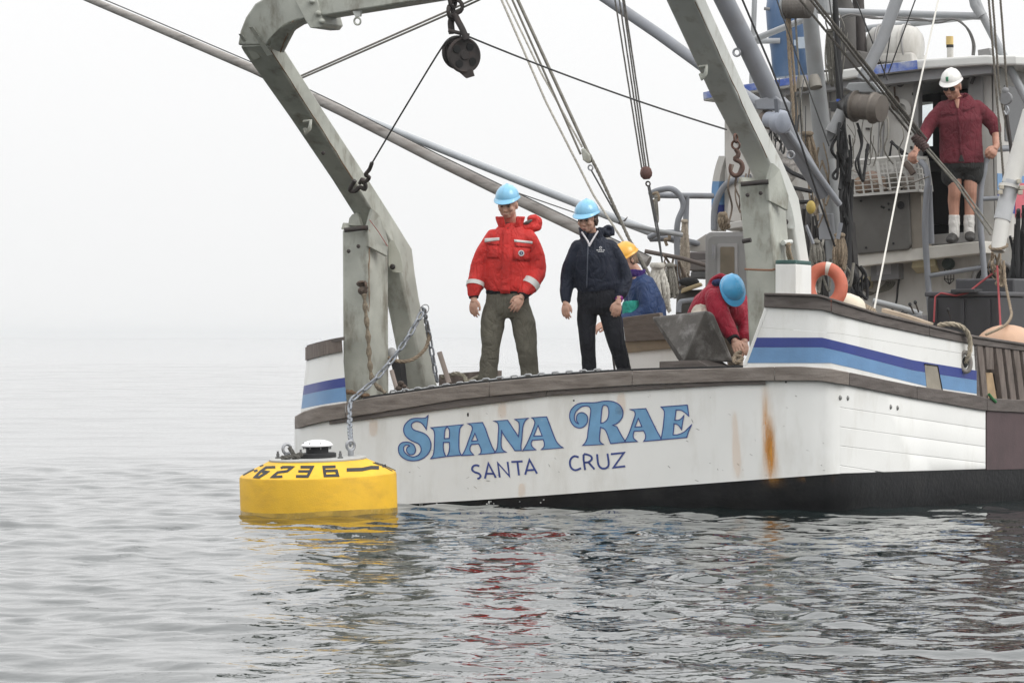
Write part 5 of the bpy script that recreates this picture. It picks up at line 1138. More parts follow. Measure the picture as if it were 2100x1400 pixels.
L3('red_line', 'red line draped over the black fish tote', [(1915, 660, 41.5), (1918, 608, 41.55), (1930, 601, 41.55), (1960, 606, 41.5), (1985, 600, 41.5), (2010, 580, 41.6), (2046, 553, 41.7)], .010, mat('red_rope', (.30, .05, .055), .8, var=.15))
L3('red_line', 'double red line hanging straight down from the white davit pipe', [(2045, 545, 41.4), (2048, 600, 41.2), (2053, 692, 40.6)], .010, _M['red_rope'])
L3('davit_rope', 'tan rope dropping from the mouth of the white davit pipe to the peach float', catmull([(2058, 535, 41.3), (2062, 580, 41.2), (2072, 630, 41.0), (2074, 648, 40.8), (2060, 668, 40.4), (2022, 686, 40.0)], 5), .014, M_rope, True)
pk = W(2065, 712, 40.6); tag(MB().ball(pk, .30, .30, .21, 24, 14).build('peach_float', mat('peach_float', (.52, .33, .22), .55, var=.08, dirt=(.35, .2, .13), damt=.4)), 'large peach coloured float behind the slatted starboard rail', 'float')
dv = thing('davit_pipe', 'white and grey pipe davit leaning down towards the starboard rail', 'pipe', W(2045, 520, 41.3))
M_pvc = mat('white_pipe', (.56, .55, .52), .45, var=.06, dirt=(.4, .38, .33), damt=.4)
for nm, a, b_, r, mt in (('upper_tube', (2115, 230, 41.6), (2072, 378, 41.45), .085, M_pvc), ('sleeve', (2074, 372, 41.45), (2055, 452, 41.38), .082, mat('grey_sleeve', (.42, .43, .44), .5, var=.1, dirt=(.6, .6, .6), damt=.5, dscale=9)), ('lower_tube', (2056, 448, 41.38), (2046, 515, 41.3), .07, M_pvc)):
    A_, B_ = W(*a), W(*b_); MB().lathe([(r * .85, 0), (r, 0), (r, (B_ - A_).length), (r * .84, (B_ - A_).length), (r * .84, (B_ - A_).length * .6)], A_, B_ - A_, 24).build(nm, mt, dv, smooth=30)
MB().lathe([(.115, 0), (.115, .03), (.08, .03), (.08, 0)], W(2073, 382, 41.45), W(2055, 452, 41.38) - W(2074, 372, 41.45), 20).build('flange', M_pvc, dv, smooth=30)
for (x, y_) in ((2054, 384), (2051, 394), (2090, 372), (2095, 385), (2092, 395)): MB().box(W(x, y_, 41.35), V((.02, 0, 0)), V((0, .04, 0)), V((0, 0, .02))).build('clamp_lug', mat('cream_lug', (.48, .44, .36), .6), dv, smooth=0, bevel=.004)
MB().rope(catmull(torus_pts(W(2048, 505, 41.28), V((1, .2, .15)), V((0, 1, .3)), .085, 10), 2, True), .014).build('lashing', M_rope, dv, smooth=60)
# winch levers low by the wall
lv = thing('valve_levers', 'cluster of black knobbed hydraulic levers on a pale pipe by the white wall', 'valve', W(1860, 650, 41.5))
MB().tube([W(1790, 617, 41.5), W(1850, 632, 41.5), W(1890, 645, 41.5)], .03, 10).build('pipe', M_mast, lv)
for (x0, y0, x1, y1) in ((1874, 642, 1866, 624), (1884, 640, 1877, 620), (1950, 655, 1944, 635), (1860, 642, 1851, 640)):
    MB().tube([W(x0, y0, 41.4), W(x1, y1, 41.35)], .008, 6).build('lever', M_iron, lv); MB().ball(W(x1, y1, 41.35), .017, .017, .02).build('knob', M_black, lv)
MB().box(W(1872, 652, 41.5), SBH * .12, FW * .08, V((0, 0, .03))).build('valve_body', M_grey, lv, smooth=0, bevel=.01)
tag(MB().prism([W(1808, 632, 39.0), W(1858, 646, 39.25), W(1905, 662, 39.5), W(1905, 666, 39.5), W(1808, 640, 39.0)], FW * .12).build('loose_plank', mat('fresh_plank', (.34, .27, .20), .8, var=.15)), 'loose tan plank lying along the starboard rail', 'plank')
# fairlead ring with the mooring rope
fl = thing('hawse_ring', 'oval grey hawse ring set in the starboard bulwark', 'hawse ring', hp(1980, 762, -.02))
MB().tube([hp(1980, 742, -.035) + (SBH * .8 + FW * .4).normalized() * .045 * math.cos(a) + UP * (-.0 + .085 * math.sin(a)) for a in np.linspace(0, 6.28, 24, endpoint=False)], .020, 8, closed=True).build('ring', mat('grey_ring', (.22, .20, .18), .6, var=.15), fl, smooth=60)
MB().lathe([(0, 0), (.05, 0)], hp(1980, 742, -.008), V((.75, -.6, 0)), 16).build('ring_mouth', M_black, fl)
line('mooring_rope', 'thick tan rope over the starboard rail into the hawse ring', catmull([hp(1925, 667, .25), hp(1945, 664, .06), hp(1968, 668, -.06), hp(1984, 682, -.11), hp(1990, 705, -.11), hp(1987, 728, -.09), hp(1981, 744, -.02)], 6), .024, mat('thick_tan_rope', (.36, .31, .235), .9, var=.2, scale=30), 'rope', lay=True)

# ------------------------------------------------------------------ on the stern deck
wt = thing('anchor_weight', 'heavy dark grey truncated pyramid weight standing on planks at the stern', 'weight', W(1425, 745, 38.2))
Yc = 38.0
top = [W(1336, 652, 38.35), W(1462, 636, 37.75), W(1476, 640, 37.95), W(1470, 648, 39.0), (W(1360, 652, 39.2))]
bot = [W(1392, 738, 38.2), W(1396, 740, 37.95), W(1502, 742, 38.15), W(1495, 742, 38.6), W(1410, 738, 38.7)]
V0 = [W(1336, 650, 38.40), W(1448, 636, 37.92), W(1462, 641, 38.05), W(1466, 650, 38.7), W(1350, 655, 39.0),
      W(1392, 741, 38.15), W(1400, 742, 37.98), W(1505, 742, 38.25), W(1490, 742, 38.7), W(1402, 742, 38.6)]
m2 = MB(); m2.add(V0, [(0, 1, 2, 3, 4), (9, 8, 7, 6, 5), (0, 5, 6, 1), (1, 6, 7, 2), (2, 7, 8, 3), (3, 8, 9, 4), (4, 9, 5, 0)])
m2.build('block', mat('scarred_grey_iron', (.105, .098, .090), .65, .1, var=.3, scale=5, dirt=(.34, .33, .32), damt=.85, dscale=7, dlo=.50, bump=.5, bscale=35), wt, smooth=0, bevel=.025, bseg=3)
tag(MB().prism([W(1352, 741, 38.0), W(1430, 738, 37.9), W(1462, 757, 37.85), W(1352, 760, 38.0)], FW * .5 + V((0, 0, .0))).build('support_plank', M_rail, bevel=.004), 'dark plank under the pyramid weight on the stern', 'plank')
# wooden hatch side behind the people
tag(MB().prism([W(1276, 651, 40.3), W(1352, 641, 40.05), W(1372, 696, 40.0), W(1282, 701, 40.3)], FW * .08).build('hatch_board', wood('brown_hatch_board', (.10, .078, .062), (.16, .13, .11), ax=(2, 2, 9)), bevel=.006), 'wide brown board leaning behind the pyramid weight', 'board')
tag(MB().prism([W(1280, 698, 40.33), W(1372, 692, 40.03), W(1378, 714, 40.05), W(1280, 724, 40.35)], FW * .06).build('tan_board', mat('tan_hatch_board', (.27, .215, .15), .8, var=.15, dirt=(.15, .11, .08), damt=.5), bevel=.004), 'tan board under the wide brown board behind the weight', 'board')
tag(MB().prism([W(1276, 718, 40.38), W(1400, 708, 40.03), W(1400, 800, 40.05), W(1276, 800, 40.4)], FW * .06).build('hatch_coaming', M_white), 'white hatch coaming behind the navy trousers', 'hatch')
L3('boat_hook', 'thin dark stick standing behind the navy trousers', [(1252, 690, 40.6), (1262, 770, 40.6)], .012, M_iron, cat='stick')
# hatch door by the port side and the stack of gear beside it
hd_ = thing('hatch_door', 'grey weathertight door with a glazed panel propped beside the crouching person', 'door', W(1490, 620, 42.0))
def rrect(x0, x1, y0, y1, r, Y, slope=0): 
    pts = []
    for cx_, cy_, a0 in ((x1 - r, y1 - r, 0), (x0 + r, y1 - r, 90), (x0 + r, y0 + r, 180), (x1 - r, y0 + r, 270)):
        for k in range(5): a = R(a0 + k * 22.5); pts.append(W(cx_ + r * math.cos(a), cy_ + r * math.sin(a) - slope * (cx_ - x0), Y - (cx_ - x0) * .0022))
    return pts
MB().prism(rrect(1446, 1540, 476, 650, 12, 42.2), FW * .06).build('leaf', M_gfr, hd_, smooth=30, bevel=.008)
MB().prism(rrect(1452, 1536, 484, 650, 10, 42.16), FW * .04).build('panel', mat('mid_grey_door', (.19, .188, .182), .5, .1, var=.08), hd_, smooth=30, bevel=.006)
MB().prism(rrect(1471, 1512, 499, 640, 4, 42.10), FW * .02).build('window_frame', M_gfr, hd_, smooth=30)
MB().prism(rrect(1477, 1506, 506, 640, 3, 42.08), FW * .02).build('window_pane', mat('brown_glass', (.13, .115, .085), .15, var=.2, bump=0), hd_, smooth=30)
MB().tube([W(1464, 502, 42.05), W(1464, 530, 42.05)], .018, 8).build('handle', M_grey, hd_)
st_ = [(1412, 1455, 516, 548, (.13, .115, .11), 'grey-brown box on the gear stack beside the hatch door'), (1412, 1450, 532, 556, (.17, .15, .14), 'tan-grey bin on the gear stack beside the hatch door'), (1415, 1452, 556, 572, (.10, .10, .10), 'dark slab on the gear stack beside the hatch door')]
for k, (x0, x1, y0, y1, c_, lab) in enumerate(st_):
    a = W(x0, y0, 43.6); b_ = W(x1, y0, 43.4); tag(MB().hexa([W(x0, y1, 43.6), W(x1, y1, 43.4), W(x1, y1, 43.4) + FW * .5, W(x0, y1, 43.6) + FW * .5, a, b_, b_ + FW * .5, a + FW * .5]).build('gear_box', mat('gear_%d' % k, c_, .7, var=.2), bevel=.02), lab, 'box')
tag(MB().prism([W(x, y_, 43.8) for x, y_ in ((1408, 515), (1425, 495), (1448, 480), (1450, 515))], FW * .5).build('canvas_cover', mat('pale_canvas', (.40, .38, .35), .8)), 'pale canvas cover peaked over the gear stack', 'cover')
br_ = thing('deck_brush', 'black bristle deck brush lying on the gear by the port rail', 'brush', W(1410, 590, 42.3))
MB().ball(W(1413, 578, 42.3), .10, .06, .045).build('bristles', mat('black_bristle', (.012, .012, .013), .9, bump=1, bscale=200), br_)
MB().hexa([W(1396, 602, 42.2), W(1440, 586, 42.1), W(1442, 586, 42.4), W(1398, 602, 42.5), W(1398, 592, 42.2), W(1436, 579, 42.1), W(1438, 579, 42.4), W(1400, 592, 42.5)]).build('head', mat('yellow_wood', (.33, .26, .15), .8), br_, smooth=0, bevel=.01)
tag(MB().hexa([W(1385, 660, 42.4), W(1470, 660, 42.2), W(1470, 660, 43.0), W(1385, 660, 43.2), W(1388, 596, 42.4), W(1466, 592, 42.2), W(1466, 592, 43.0), W(1388, 596, 43.2)]).build('deck_locker', mat('dark_deck_locker', (.06, .055, .05), .7, var=.2), bevel=.02), 'dark deck locker behind the crouching person', 'locker')
MB().tube(catmull([W(1392, 640, 42.2), W(1394, 622, 42.2), W(1404, 617, 42.2), W(1445, 612, 42.2)], 4), .026, 10).build('grey_rail', M_pipe, boat)
# oddments by the left leg
L3('wood_stake', 'short grey wooden stake leaning by the foot of the leaning leg', [(901, 722, 39.3), (921, 785, 39.25)], .026, mat('bare_stake', (.30, .25, .22), .8), cat='stake')
L3('wood_batten', 'thin pale batten leaning between the stern post and the leg', [(803, 760, 39.1), (815, 803, 39.0)], .022, _M['bare_stake'], cat='batten')
m2 = MB()
for (x, y_, r) in ((822, 786, .03), (828, 792, .025), (818, 796, .03), (834, 797, .02), (812, 800, .02)): m2.ball(W(x, y_, 38.95), r, r, r * .8)
tag(m2.build('rusty_shackles', M_rusty, smooth=60), 'small heap of rusty shackles between the post and the leg', 'shackle')
tag(MB().ball(W(803, 728, 39.35), .05, .06, .07).build('grey_float', mat('grey_float', (.35, .35, .35), .5)), 'small grey float behind the taller stern post', 'float')
tag(MB().prism([W(800, 735, 39.4), W(820, 740, 39.4), W(826, 792, 39.35), W(812, 790, 39.35)], FW * .1).build('rubber_flap', M_black), 'black rubber flap hanging behind the leaning leg', 'flap')
m2 = MB(); m2.rope(catmull([W(905, 774, 39.3), W(925, 768, 39.3), W(938, 766, 39.25), W(952, 772, 39.25), W(958, 782, 39.2), W(970, 778, 39.2), W(985, 772, 39.3)], 5), .022)
tag(m2.build('deck_rope', mat('green_tan_rope', (.25, .23, .18), .9, var=.2), smooth=60), 'tan rope flaked on deck left of the grey trousers', 'rope')
tag(MB().prism([W(900, 768, 39.5), W(1000, 760, 39.5), W(1000, 790, 39.5), W(900, 795, 39.5)], FW * .3).build('deck_box', M_wood), 'low weathered deck box behind the flaked rope', 'box')
m2 = MB(); m2.rope(catmull([W(1503, 736, 37.75), W(1512, 730, 37.7), W(1522, 734, 37.7), W(1516, 742, 37.65), W(1506, 741, 37.65), W(1510, 726, 37.75), W(1520, 722, 37.8)], 5), .02)
tag(m2.build('knotted_rope', M_rope, smooth=60), 'knot of tan rope at the foot of the starboard bulwark', 'rope')

# ------------------------------------------------------------------ hoses and lines festooned about the mast foot and the wheelhouse corner
def tangle(name, label, x0, x1, y0, y1, Y, n, r, cols_, cat, seed):
    rd = random.Random(seed); m2 = MB()
    for k in range(n):
        a = rd.uniform(x0, x1); b_ = a + rd.uniform(-14, 14); ya = y0 + rd.uniform(0, (y1 - y0) * .3); yb = y1 - rd.uniform(0, (y1 - y0) * .3)
        pts = [W(a, ya, Y + rd.uniform(-.12, .12)), W((a + b_) / 2 + rd.uniform(-12, 12), lerp(ya, yb, .35), Y + rd.uniform(-.1, .1)), W((a + b_) / 2 + rd.uniform(-12, 12), lerp(ya, yb, .7), Y + rd.uniform(-.1, .1)), W(b_, yb, Y + rd.uniform(-.1, .1))]
        if rd.random() < .45: pts += [W(b_ + rd.uniform(4, 10), yb + 4, Y), W(b_ + rd.uniform(6, 16), lerp(ya, yb, .4), Y)]
        m2.tube(catmull(pts, 5), r * rd.uniform(.6, 1.4), 6)
    return tag(m2.build(name, cols_, smooth=60), label, cat)
tangle('hose_tangle', 'tangle of black hoses hanging beside the dark riser of the mast', 1728, 1746, 240, 520, 42.75, 9, .013, M_black, 'hose', 1)
tangle('line_tangle', 'tangle of tan lines festooned on the front of the mast', 1648, 1690, 290, 470, 42.85, 9, .010, M_rope, 'rope', 2)
tangle('hose_tangle', 'tangle of dark hoses behind the foot of the blue-grey boom', 1600, 1690, 400, 620, 43.4, 16, .020, mat('dark_hose', (.035, .033, .032), .7), 'hose', 3)
tangle('line_tangle', 'tangle of grey lines at the mast foot behind the life ring', 1660, 1740, 480, 610, 42.4, 14, .013, M_ropeg, 'rope', 4)
tangle('wire_tangle', 'tangle of thin grey wires running up past the exhaust stack', 1700, 1730, -20, 170, 43.0, 9, .006, M_ropeg, 'wire', 5)
tangle('line_tangle', 'tangle of brown lines heaped on the port rail beside the white coil', 1360, 1400, 520, 620, 42.6, 12, .013, mat('brown_line', (.14, .11, .085), .9), 'rope', 6)
tangle('hose_tangle', 'tangle of dark hoses hanging below the aft ledge by the gauge', 1742, 1770, 540, 620, 43.0, 8, .016, M_black, 'hose', 7)
tangle('line_tangle', 'tangle of tan cords hanging below the white davit pipe', 2030, 2056, 515, 585, 41.6, 9, .010, M_rope, 'rope', 8)
tangle('hose_tangle', 'tangle of black gear behind the white davit pipe', 2070, 2110, 420, 660, 42.6, 14, .022, M_black, 'hose', 9)
tag(MB().prism([W(1600, 470, 44.2), W(1745, 455, 43.9), W(1760, 640, 43.8), W(1590, 660, 44.2)], FW * .12).build('shadow_screen', mat('recess_shade_black', (.03, .028, .027), .9, var=.3)), 'black tarred canvas screen behind the mast foot', 'screen')  # near-black sheet added to paint in the shade of the recess
for k, (x, y0, y1) in enumerate(((1602, 180, 330), (1700, 180, 330), (1790, 150, 250))):
    wh_([(x, y0), (x + 3, y0), (x + 3, y1), (x, y1)], -.02, .03, 'wall_conduit', M_gfr, house)

tangle('line_tangle', 'tangle of dark lines crossing between the boom and the mast head', 1560, 1650, 160, 330, 42.4, 12, .008, M_wire, 'rope', 11)
tangle('line_tangle', 'tangle of grey cords hung over the crate and winch', 1730, 1850, 240, 345, 42.9, 9, .006, M_ropeg, 'rope', 12)
tangle('hose_tangle', 'tangle of dark hoses hanging under the greasy winch', 1716, 1760, 240, 400, 42.6, 7, .012, M_black, 'hose', 13)
tangle('line_tangle', 'tangle of brown lines on the pale wheelhouse corner behind the gantry leg', 1500, 1600, 330, 470, 44.6, 12, .012, mat('brown_line', (.14, .11, .085), .9), 'rope', 14)
for k, (a, b_) in enumerate((((1700, -8, 42.6), (1742, 330, 42.6)), ((1752, -8, 43.2), (1820, 165, 43.4)), ((1838, -8, 43.4), (1812, 160, 43.6)), ((1880, -8, 43.4), (1822, 150, 43.6)), ((1590, -8, 42.2), (1700, 300, 42.5)))):
    L3('stay_wire', ('thin stay wire passing the black riser of the mast', 'thin stay wire crossing the exhaust stack', 'thin stay wire crossing the life raft canister', 'dark stay wire slanting down over the roof edge', 'dark stay wire passing the blue drum')[k], [a, b_], .007, M_wire, cat='wire')
for (x, y_, w_, h_) in ((1722, 300, 5, 9), (1775, 262, 7, 4), (1868, 240, 3, 6), (1866, 300, 3, 6), (1870, 190, 3, 6), (1700, 210, 8, 12)):
    wh_([(x, y_), (x + w_, y_), (x + w_, y_ + h_), (x, y_ + h_)], -.03, .04, 'wall_fitting', M_iron, house)
# ------------------------------------------------------------------ people
def eloft(m, cs, ra, rb, u, seg=16, tilt=None):     # elliptical rings along a path; u is the wide direction
    cs = [V(c) for c in cs]; rings = []
    for i, c in enumerate(cs):
        t = (cs[min(i + 1, len(cs) - 1)] - cs[max(i - 1, 0)]).normalized()
        uu = (V(u) - t * V(u).dot(t)).normalized(); v_ = t.cross(uu)
        rings.append([c + uu * ra[i] * math.cos(2 * math.pi * k / seg) + v_ * rb[i] * math.sin(2 * math.pi * k / seg) for k in range(seg)])
    m.loft(rings, True)
def tapered(m, pts, rs, n=4, seg=12):
    P = catmull(pts, n); N = len(P); rr = []
    for i in range(N):
        f = i / (N - 1) * (len(rs) - 1); k = min(int(f), len(rs) - 2); rr.append(lerp(rs[k], rs[k + 1], f - k))
    m.tube(P, rr, seg); m.ball(P[0], rr[0]); m.ball(P[-1], rr[-1])
def soft(o, vox, it=4, fac=.5, folds=0, fscale=.12, depth=2):
    r_ = o.modifiers.new('remesh', 'REMESH'); r_.mode = 'VOXEL'; r_.voxel_size = vox; r_.use_smooth_shade = True
    if it: s_ = o.modifiers.new('smooth', 'SMOOTH'); s_.iterations = it; s_.factor = fac
    if folds:
        tx = bpy.data.textures.get('folds%.3f' % fscale)
        if tx is None:
            tx = bpy.data.textures.new('folds%.3f' % fscale, 'CLOUDS'); tx.noise_scale = fscale; tx.noise_depth = depth
        d = o.modifiers.new('folds', 'DISPLACE'); d.texture = tx; d.strength = folds; d.mid_level = .5; d.texture_coords = 'GLOBAL'
    return o
def frame(yaw, pitch, roll=0):                      # yaw 0 faces the camera, negative turns to the left of the picture; pitch < 0 looks down
    f = V((math.sin(yaw) * math.cos(pitch), -math.cos(yaw) * math.cos(pitch), math.sin(pitch)))
    r_ = V((math.cos(yaw), math.sin(yaw), 0)); u = r_.cross(f).normalized() * -1
    if u.z < 0: u = -u
    if roll:
        q = Quaternion(f, roll); r_ = q @ r_; u = q @ u
    return f, r_, u                                 # face direction, picture-right side, up
def head(m, c, fr, s=1.0):
    f, r_, u = fr; rot = Matrix((r_, f, u)).transposed()
    B = lambda x, y_, z, a, b_, d: m.ball(c + (r_ * x + f * y_ + u * z) * s, a * s, b_ * s, d * s, 14, 10, rot)
    B(0, -.012, .030, .079, .096, .088); B(0, .012, -.035, .067, .072, .075); B(0, .038, -.075, .040, .040, .034)
    B(0, .052, -.030, .046, .030, .050); B(0, .070, .026, .050, .018, .014)
    B(0, .088, -.012, .012, .016, .026); B(0, .096, -.026, .016, .016, .013)
    B(0, .074, -.060, .026, .016, .009); B(0, .072, -.068, .022, .016, .008)
    for sd in (-1, 1):
        B(sd * .040, .060, -.020, .024, .024, .022); B(sd * .076, -.012, -.010, .010, .020, .032)
    m.tube([c + (-f * .02 - u * .06) * s, c + (-f * .045 - u * .17) * s], .056 * s, 14)
def hand(m, w_, d, n, side, s=1.0, curl=.35, spread=.03):
    """palm from the wrist w_ along d; n is the back of the hand; side is where the thumb lies"""
    d = V(d).normalized(); n = V(n); n = (n - d * n.dot(d)).normalized(); a = d.cross(n).normalized()
    if a.dot(V(side)) < 0: a = -a                   # a points to the thumb side
    rot = Matrix((a, d, n)).transposed()
    m.ball(w_ + d * .045 * s, .040 * s, .052 * s, .017 * s, 12, 8, rot); m.tube([w_ - d * .05 * s, w_ + d * .03 * s], [.030 * s, .028 * s], 10)
    L = (.086, .098, .092, .072); X = (.034, .0115, -.0115, -.033)
    for k in range(4):
        b0 = w_ + (d * (.082 - abs(k - 1.3) * .004) + a * X[k]) * s; q = d + a * X[k] * spread * 60
        p = [b0 - d * .02 * s, b0]; dirv = q.normalized()
        for j, fr_ in enumerate((.45, .32, .23)):
            ang = curl * (j + 1); dv = dirv * math.cos(ang) - n * math.sin(ang); p.append(p[-1] + dv * L[k] * fr_ * s)
        m.tube(p, [.0105 * s, .0105 * s, .0100 * s, .0092 * s, .0082 * s], 8); m.ball(p[-1], .0086 * s)
    t0 = w_ + (d * .02 + a * .026) * s; p = [t0, t0 + (d * .030 + a * .028 - n * .006) * s, t0 + (d * .060 + a * .034 - n * .018) * s, t0 + (d * .082 + a * .030 - n * .028) * s]
    m.tube(p, [.015 * s, .013 * s, .011 * s, .008 * s], 8); m.ball(p[-1], .0085 * s)
def hard_hat(parent, c, fr, col, nm, emblem=False):
    f, r_, u = fr; m2 = MB(); seg = 40; rings = []
    T = lambda x, y_, z: c + r_ * x + f * y_ + u * z
    for ph in (1.0, .99, .96, .90, .80, .66, .5, .33, .16, .02):
        rr = math.sqrt(max(0, 1 - (1 - ph) ** 2)) if ph < 1 else 1
        ring = []
        for k in range(seg):
            a = 2 * math.pi * k / seg; x = math.cos(a); y_ = math.sin(a)
            el = 1 - ph; rad = math.cos(math.asin(min(el, 1)))
            z = el * .116
            X, Yv = x * .106 * rad, y_ * .130 * rad
            rib = .010 * math.exp(-(X / .014) ** 2) + .006 * math.exp(-((abs(X) - .045) / .008) ** 2)
            ring.append(T(X, Yv, z + rib * min(1, el * 3)))
        rings.append(ring)
    m2.loft(rings, True)
    sh = m2.build('hard_hat', mat('hat_' + nm, col, .28, var=.03, bump=0, coat=.3), parent, smooth=60)
    m3 = MB(); ri, ro, rl = [], [], []
    for k in range(seg):
        a = 2 * math.pi * k / seg; x, y_ = math.cos(a), math.sin(a); ext = .010 + .034 * max(0, y_) ** 2.2
        dz = -.016 * max(0, y_) ** 2 - .004
        ri.append(T(x * .105, y_ * .129, .010)); ro.append(T(x * (.107 + ext * .9), y_ * (.131 + ext), dz)); rl.append(T(x * .102, y_ * .126, -.006))
    ro2 = [p - u * .004 for p in ro]
    m3.loft([ri, ro, ro2, rl], False); m3.build('brim', _M['hat_' + nm], sh, smooth=50)
    return sh
M_skin = mat('skin', (.52, .31, .23), .55, var=.08, scale=20, bump=.05)
M_skin.node_tree.nodes['Principled BSDF'].inputs['Subsurface Weight'].default_value = .08
M_skin2 = mat('tanned_skin', (.42, .215, .15), .55, var=.1, scale=20, bump=.05)
M_eye = mat('dark_eye', (.03, .02, .018), .3, bump=0); M_lip = mat('lip', (.30, .115, .10), .5, bump=0)
M_shoe = mat('dark_shoe', (.03, .028, .026), .6)
def face_bits(body, c, fr, brow, s=1.0, shades=False):
    f, r_, u = fr; rot = Matrix((r_, f, u)).transposed()
    for sd in (-1, 1):
        if shades: MB().ball(c + (r_ * sd * .032 + f * .086 + u * .006) * s, .030 * s, .012 * s, .020 * s, 12, 8, rot).build('sunglass_lens', M_black, body)
        else:
            MB().ball(c + (r_ * sd * .030 + f * .079 + u * .006) * s, .013 * s, .006 * s, .0055 * s, 10, 6, rot).build('eye', M_eye, body)
            MB().ball(c + (r_ * sd * .031 + f * .086 + u * .024) * s, .018 * s, .006 * s, .0045 * s, 10, 6, rot).build('eyebrow', brow, body)
    MB().ball(c + (f * .088 - u * .063) * s, .022 * s, .007 * s, .005 * s, 10, 6, rot).build('mouth', M_lip, body)
def hair(body, c, fr, mt, back=.0, s=1.0):
    f, r_, u = fr; rot = Matrix((r_, f, u)).transposed(); m2 = MB()
    m2.ball(c + (-f * .030 + u * .036) * s, .083 * s, .092 * s, .088 * s, 16, 12, rot)
    for sd in (-1, 1): m2.ball(c + (r_ * sd * .070 - f * .022 + u * (.0 - back)) * s, .016 * s, .036 * s, .040 * s + back, 12, 8, rot)
    m2.ball(c + (-f * .070 - u * (.02 + back)) * s, .062 * s, .038 * s, .055 * s, 12, 8, rot)
    return soft(m2.build('hair', mt, body), .008, 2, .5, .012, .02)
def ray_on(o, px, py, off=.004):
    dg = bpy.context.evaluated_depsgraph_get(); ev = o.evaluated_get(dg); mw = V(o['o']) if o.parent else V(o.location)
    og = V((0, 0, CAMH)); d = (W(px, py, 1) - og).normalized()
    ok, loc, n_, _ = ev.ray_cast(og - mw, d)
    return (loc + mw - d * off) if ok else None
def patch(o, quad, mt, name, nx=5, ny=3, off=.005, th=.004):
    a, b_, c_, d_ = [V(q) for q in quad]; pts = []; lastY = None
    for j in range(ny + 1):
        for i in range(nx + 1):
            p = a.lerp(b_, i / nx).lerp(d_.lerp(c_, i / nx), j / ny); q = ray_on(o, p.x, p.y, off)
            if q is None: q = W(p.x, p.y, lastY or 39)
            lastY = q.y; pts.append(q)
    m2 = MB(); fs = [(j * (nx + 1) + i, j * (nx + 1) + i + 1, (j + 1) * (nx + 1) + i + 1, (j + 1) * (nx + 1) + i) for j in range(ny) for i in range(nx)]
    m2.add(pts, fs); ob = m2.build(name, mt, o, smooth=60)
    sd = ob.modifiers.new('thick', 'SOLIDIFY'); sd.thickness = th; sd.offset = 0
    return ob
def new_person(label, m, loc, mt, group=None):
    o = m.build('person', mt, org=loc); soft(o, .0058, 1, .35); return tag(o, label, 'person', group)
def sleeve(m, pts, rs): tapered(m, pts, rs, 5, 14)
def shoe(parent, heel, toe, mt, r=.045):
    m2 = MB(); d = (toe - heel); u = d.cross(V((0, 0, 1))).normalized()
    eloft(m2, [heel - d * .12 + V((0, 0, .03)), heel + V((0, 0, .04)), heel.lerp(toe, .45) + V((0, 0, .04)), heel.lerp(toe, .8) + V((0, 0, .03)), toe + V((0, 0, .022))], [.035, .052, .055, .054, .034], [.045, .062, .055, .042, .026], u, 12)
    soft(m2.build('shoe', mt, parent), .010, 2)
def cloth(name, col, rough=.75, var=.10, amt=.55, sc=7.0):
    if name in _M: return _M[name]
    m = mat(name, col, rough, var=var, scale=5, bump=.2, bscale=140, dirt=[c * .6 for c in col], damt=.35, dscale=6, spec=.2)
    n = m.node_tree; L = n.links; b = n.nodes['Principled BSDF']; old = [nd for nd in n.nodes if nd.type == 'BUMP'][0]
    tcn = n.nodes.new('ShaderNodeTexCoord'); h = None
    for sc_, st, sy in ((sc, 1.0, .55), (sc * 2.3, .35, .7)):   # creases: ridges of a distorted noise, running slantwise
        mp = n.nodes.new('ShaderNodeMapping'); mp.inputs['Scale'].default_value = (1, 1, sy); mp.inputs['Rotation'].default_value = (0, .5, 0); L.new(tcn.outputs['Object'], mp.inputs[0])
        no = n.nodes.new('ShaderNodeTexNoise'); no.inputs['Scale'].default_value = sc_; no.inputs['Detail'].default_value = 1.5; no.inputs['Distortion'].default_value = 1.3; L.new(mp.outputs[0], no.inputs['Vector'])
        d = n.nodes.new('ShaderNodeMath'); d.operation = 'SUBTRACT'; d.inputs[1].default_value = .5; L.new(no.outputs[0], d.inputs[0])
        ab = n.nodes.new('ShaderNodeMath'); ab.operation = 'ABSOLUTE'; L.new(d.outputs[0], ab.inputs[0])
        pw = n.nodes.new('ShaderNodeMath'); pw.operation = 'POWER'; pw.inputs[1].default_value = .6; L.new(ab.outputs[0], pw.inputs[0])
        mu = n.nodes.new('ShaderNodeMath'); mu.operation = 'MULTIPLY'; mu.inputs[1].default_value = st; L.new(pw.outputs[0], mu.inputs[0])
        if h is None: h = mu.outputs[0]
        else:
            ad = n.nodes.new('ShaderNodeMath'); L.new(h, ad.inputs[0]); L.new(mu.outputs[0], ad.inputs[1]); h = ad.outputs[0]
    bp = n.nodes.new('ShaderNodeBump'); bp.inputs['Strength'].default_value = amt; bp.inputs['Distance'].default_value = .05; L.new(h, bp.inputs['Height']); L.new(old.outputs[0], bp.inputs['Normal']); L.new(bp.outputs[0], b.inputs['Normal'])
    return m

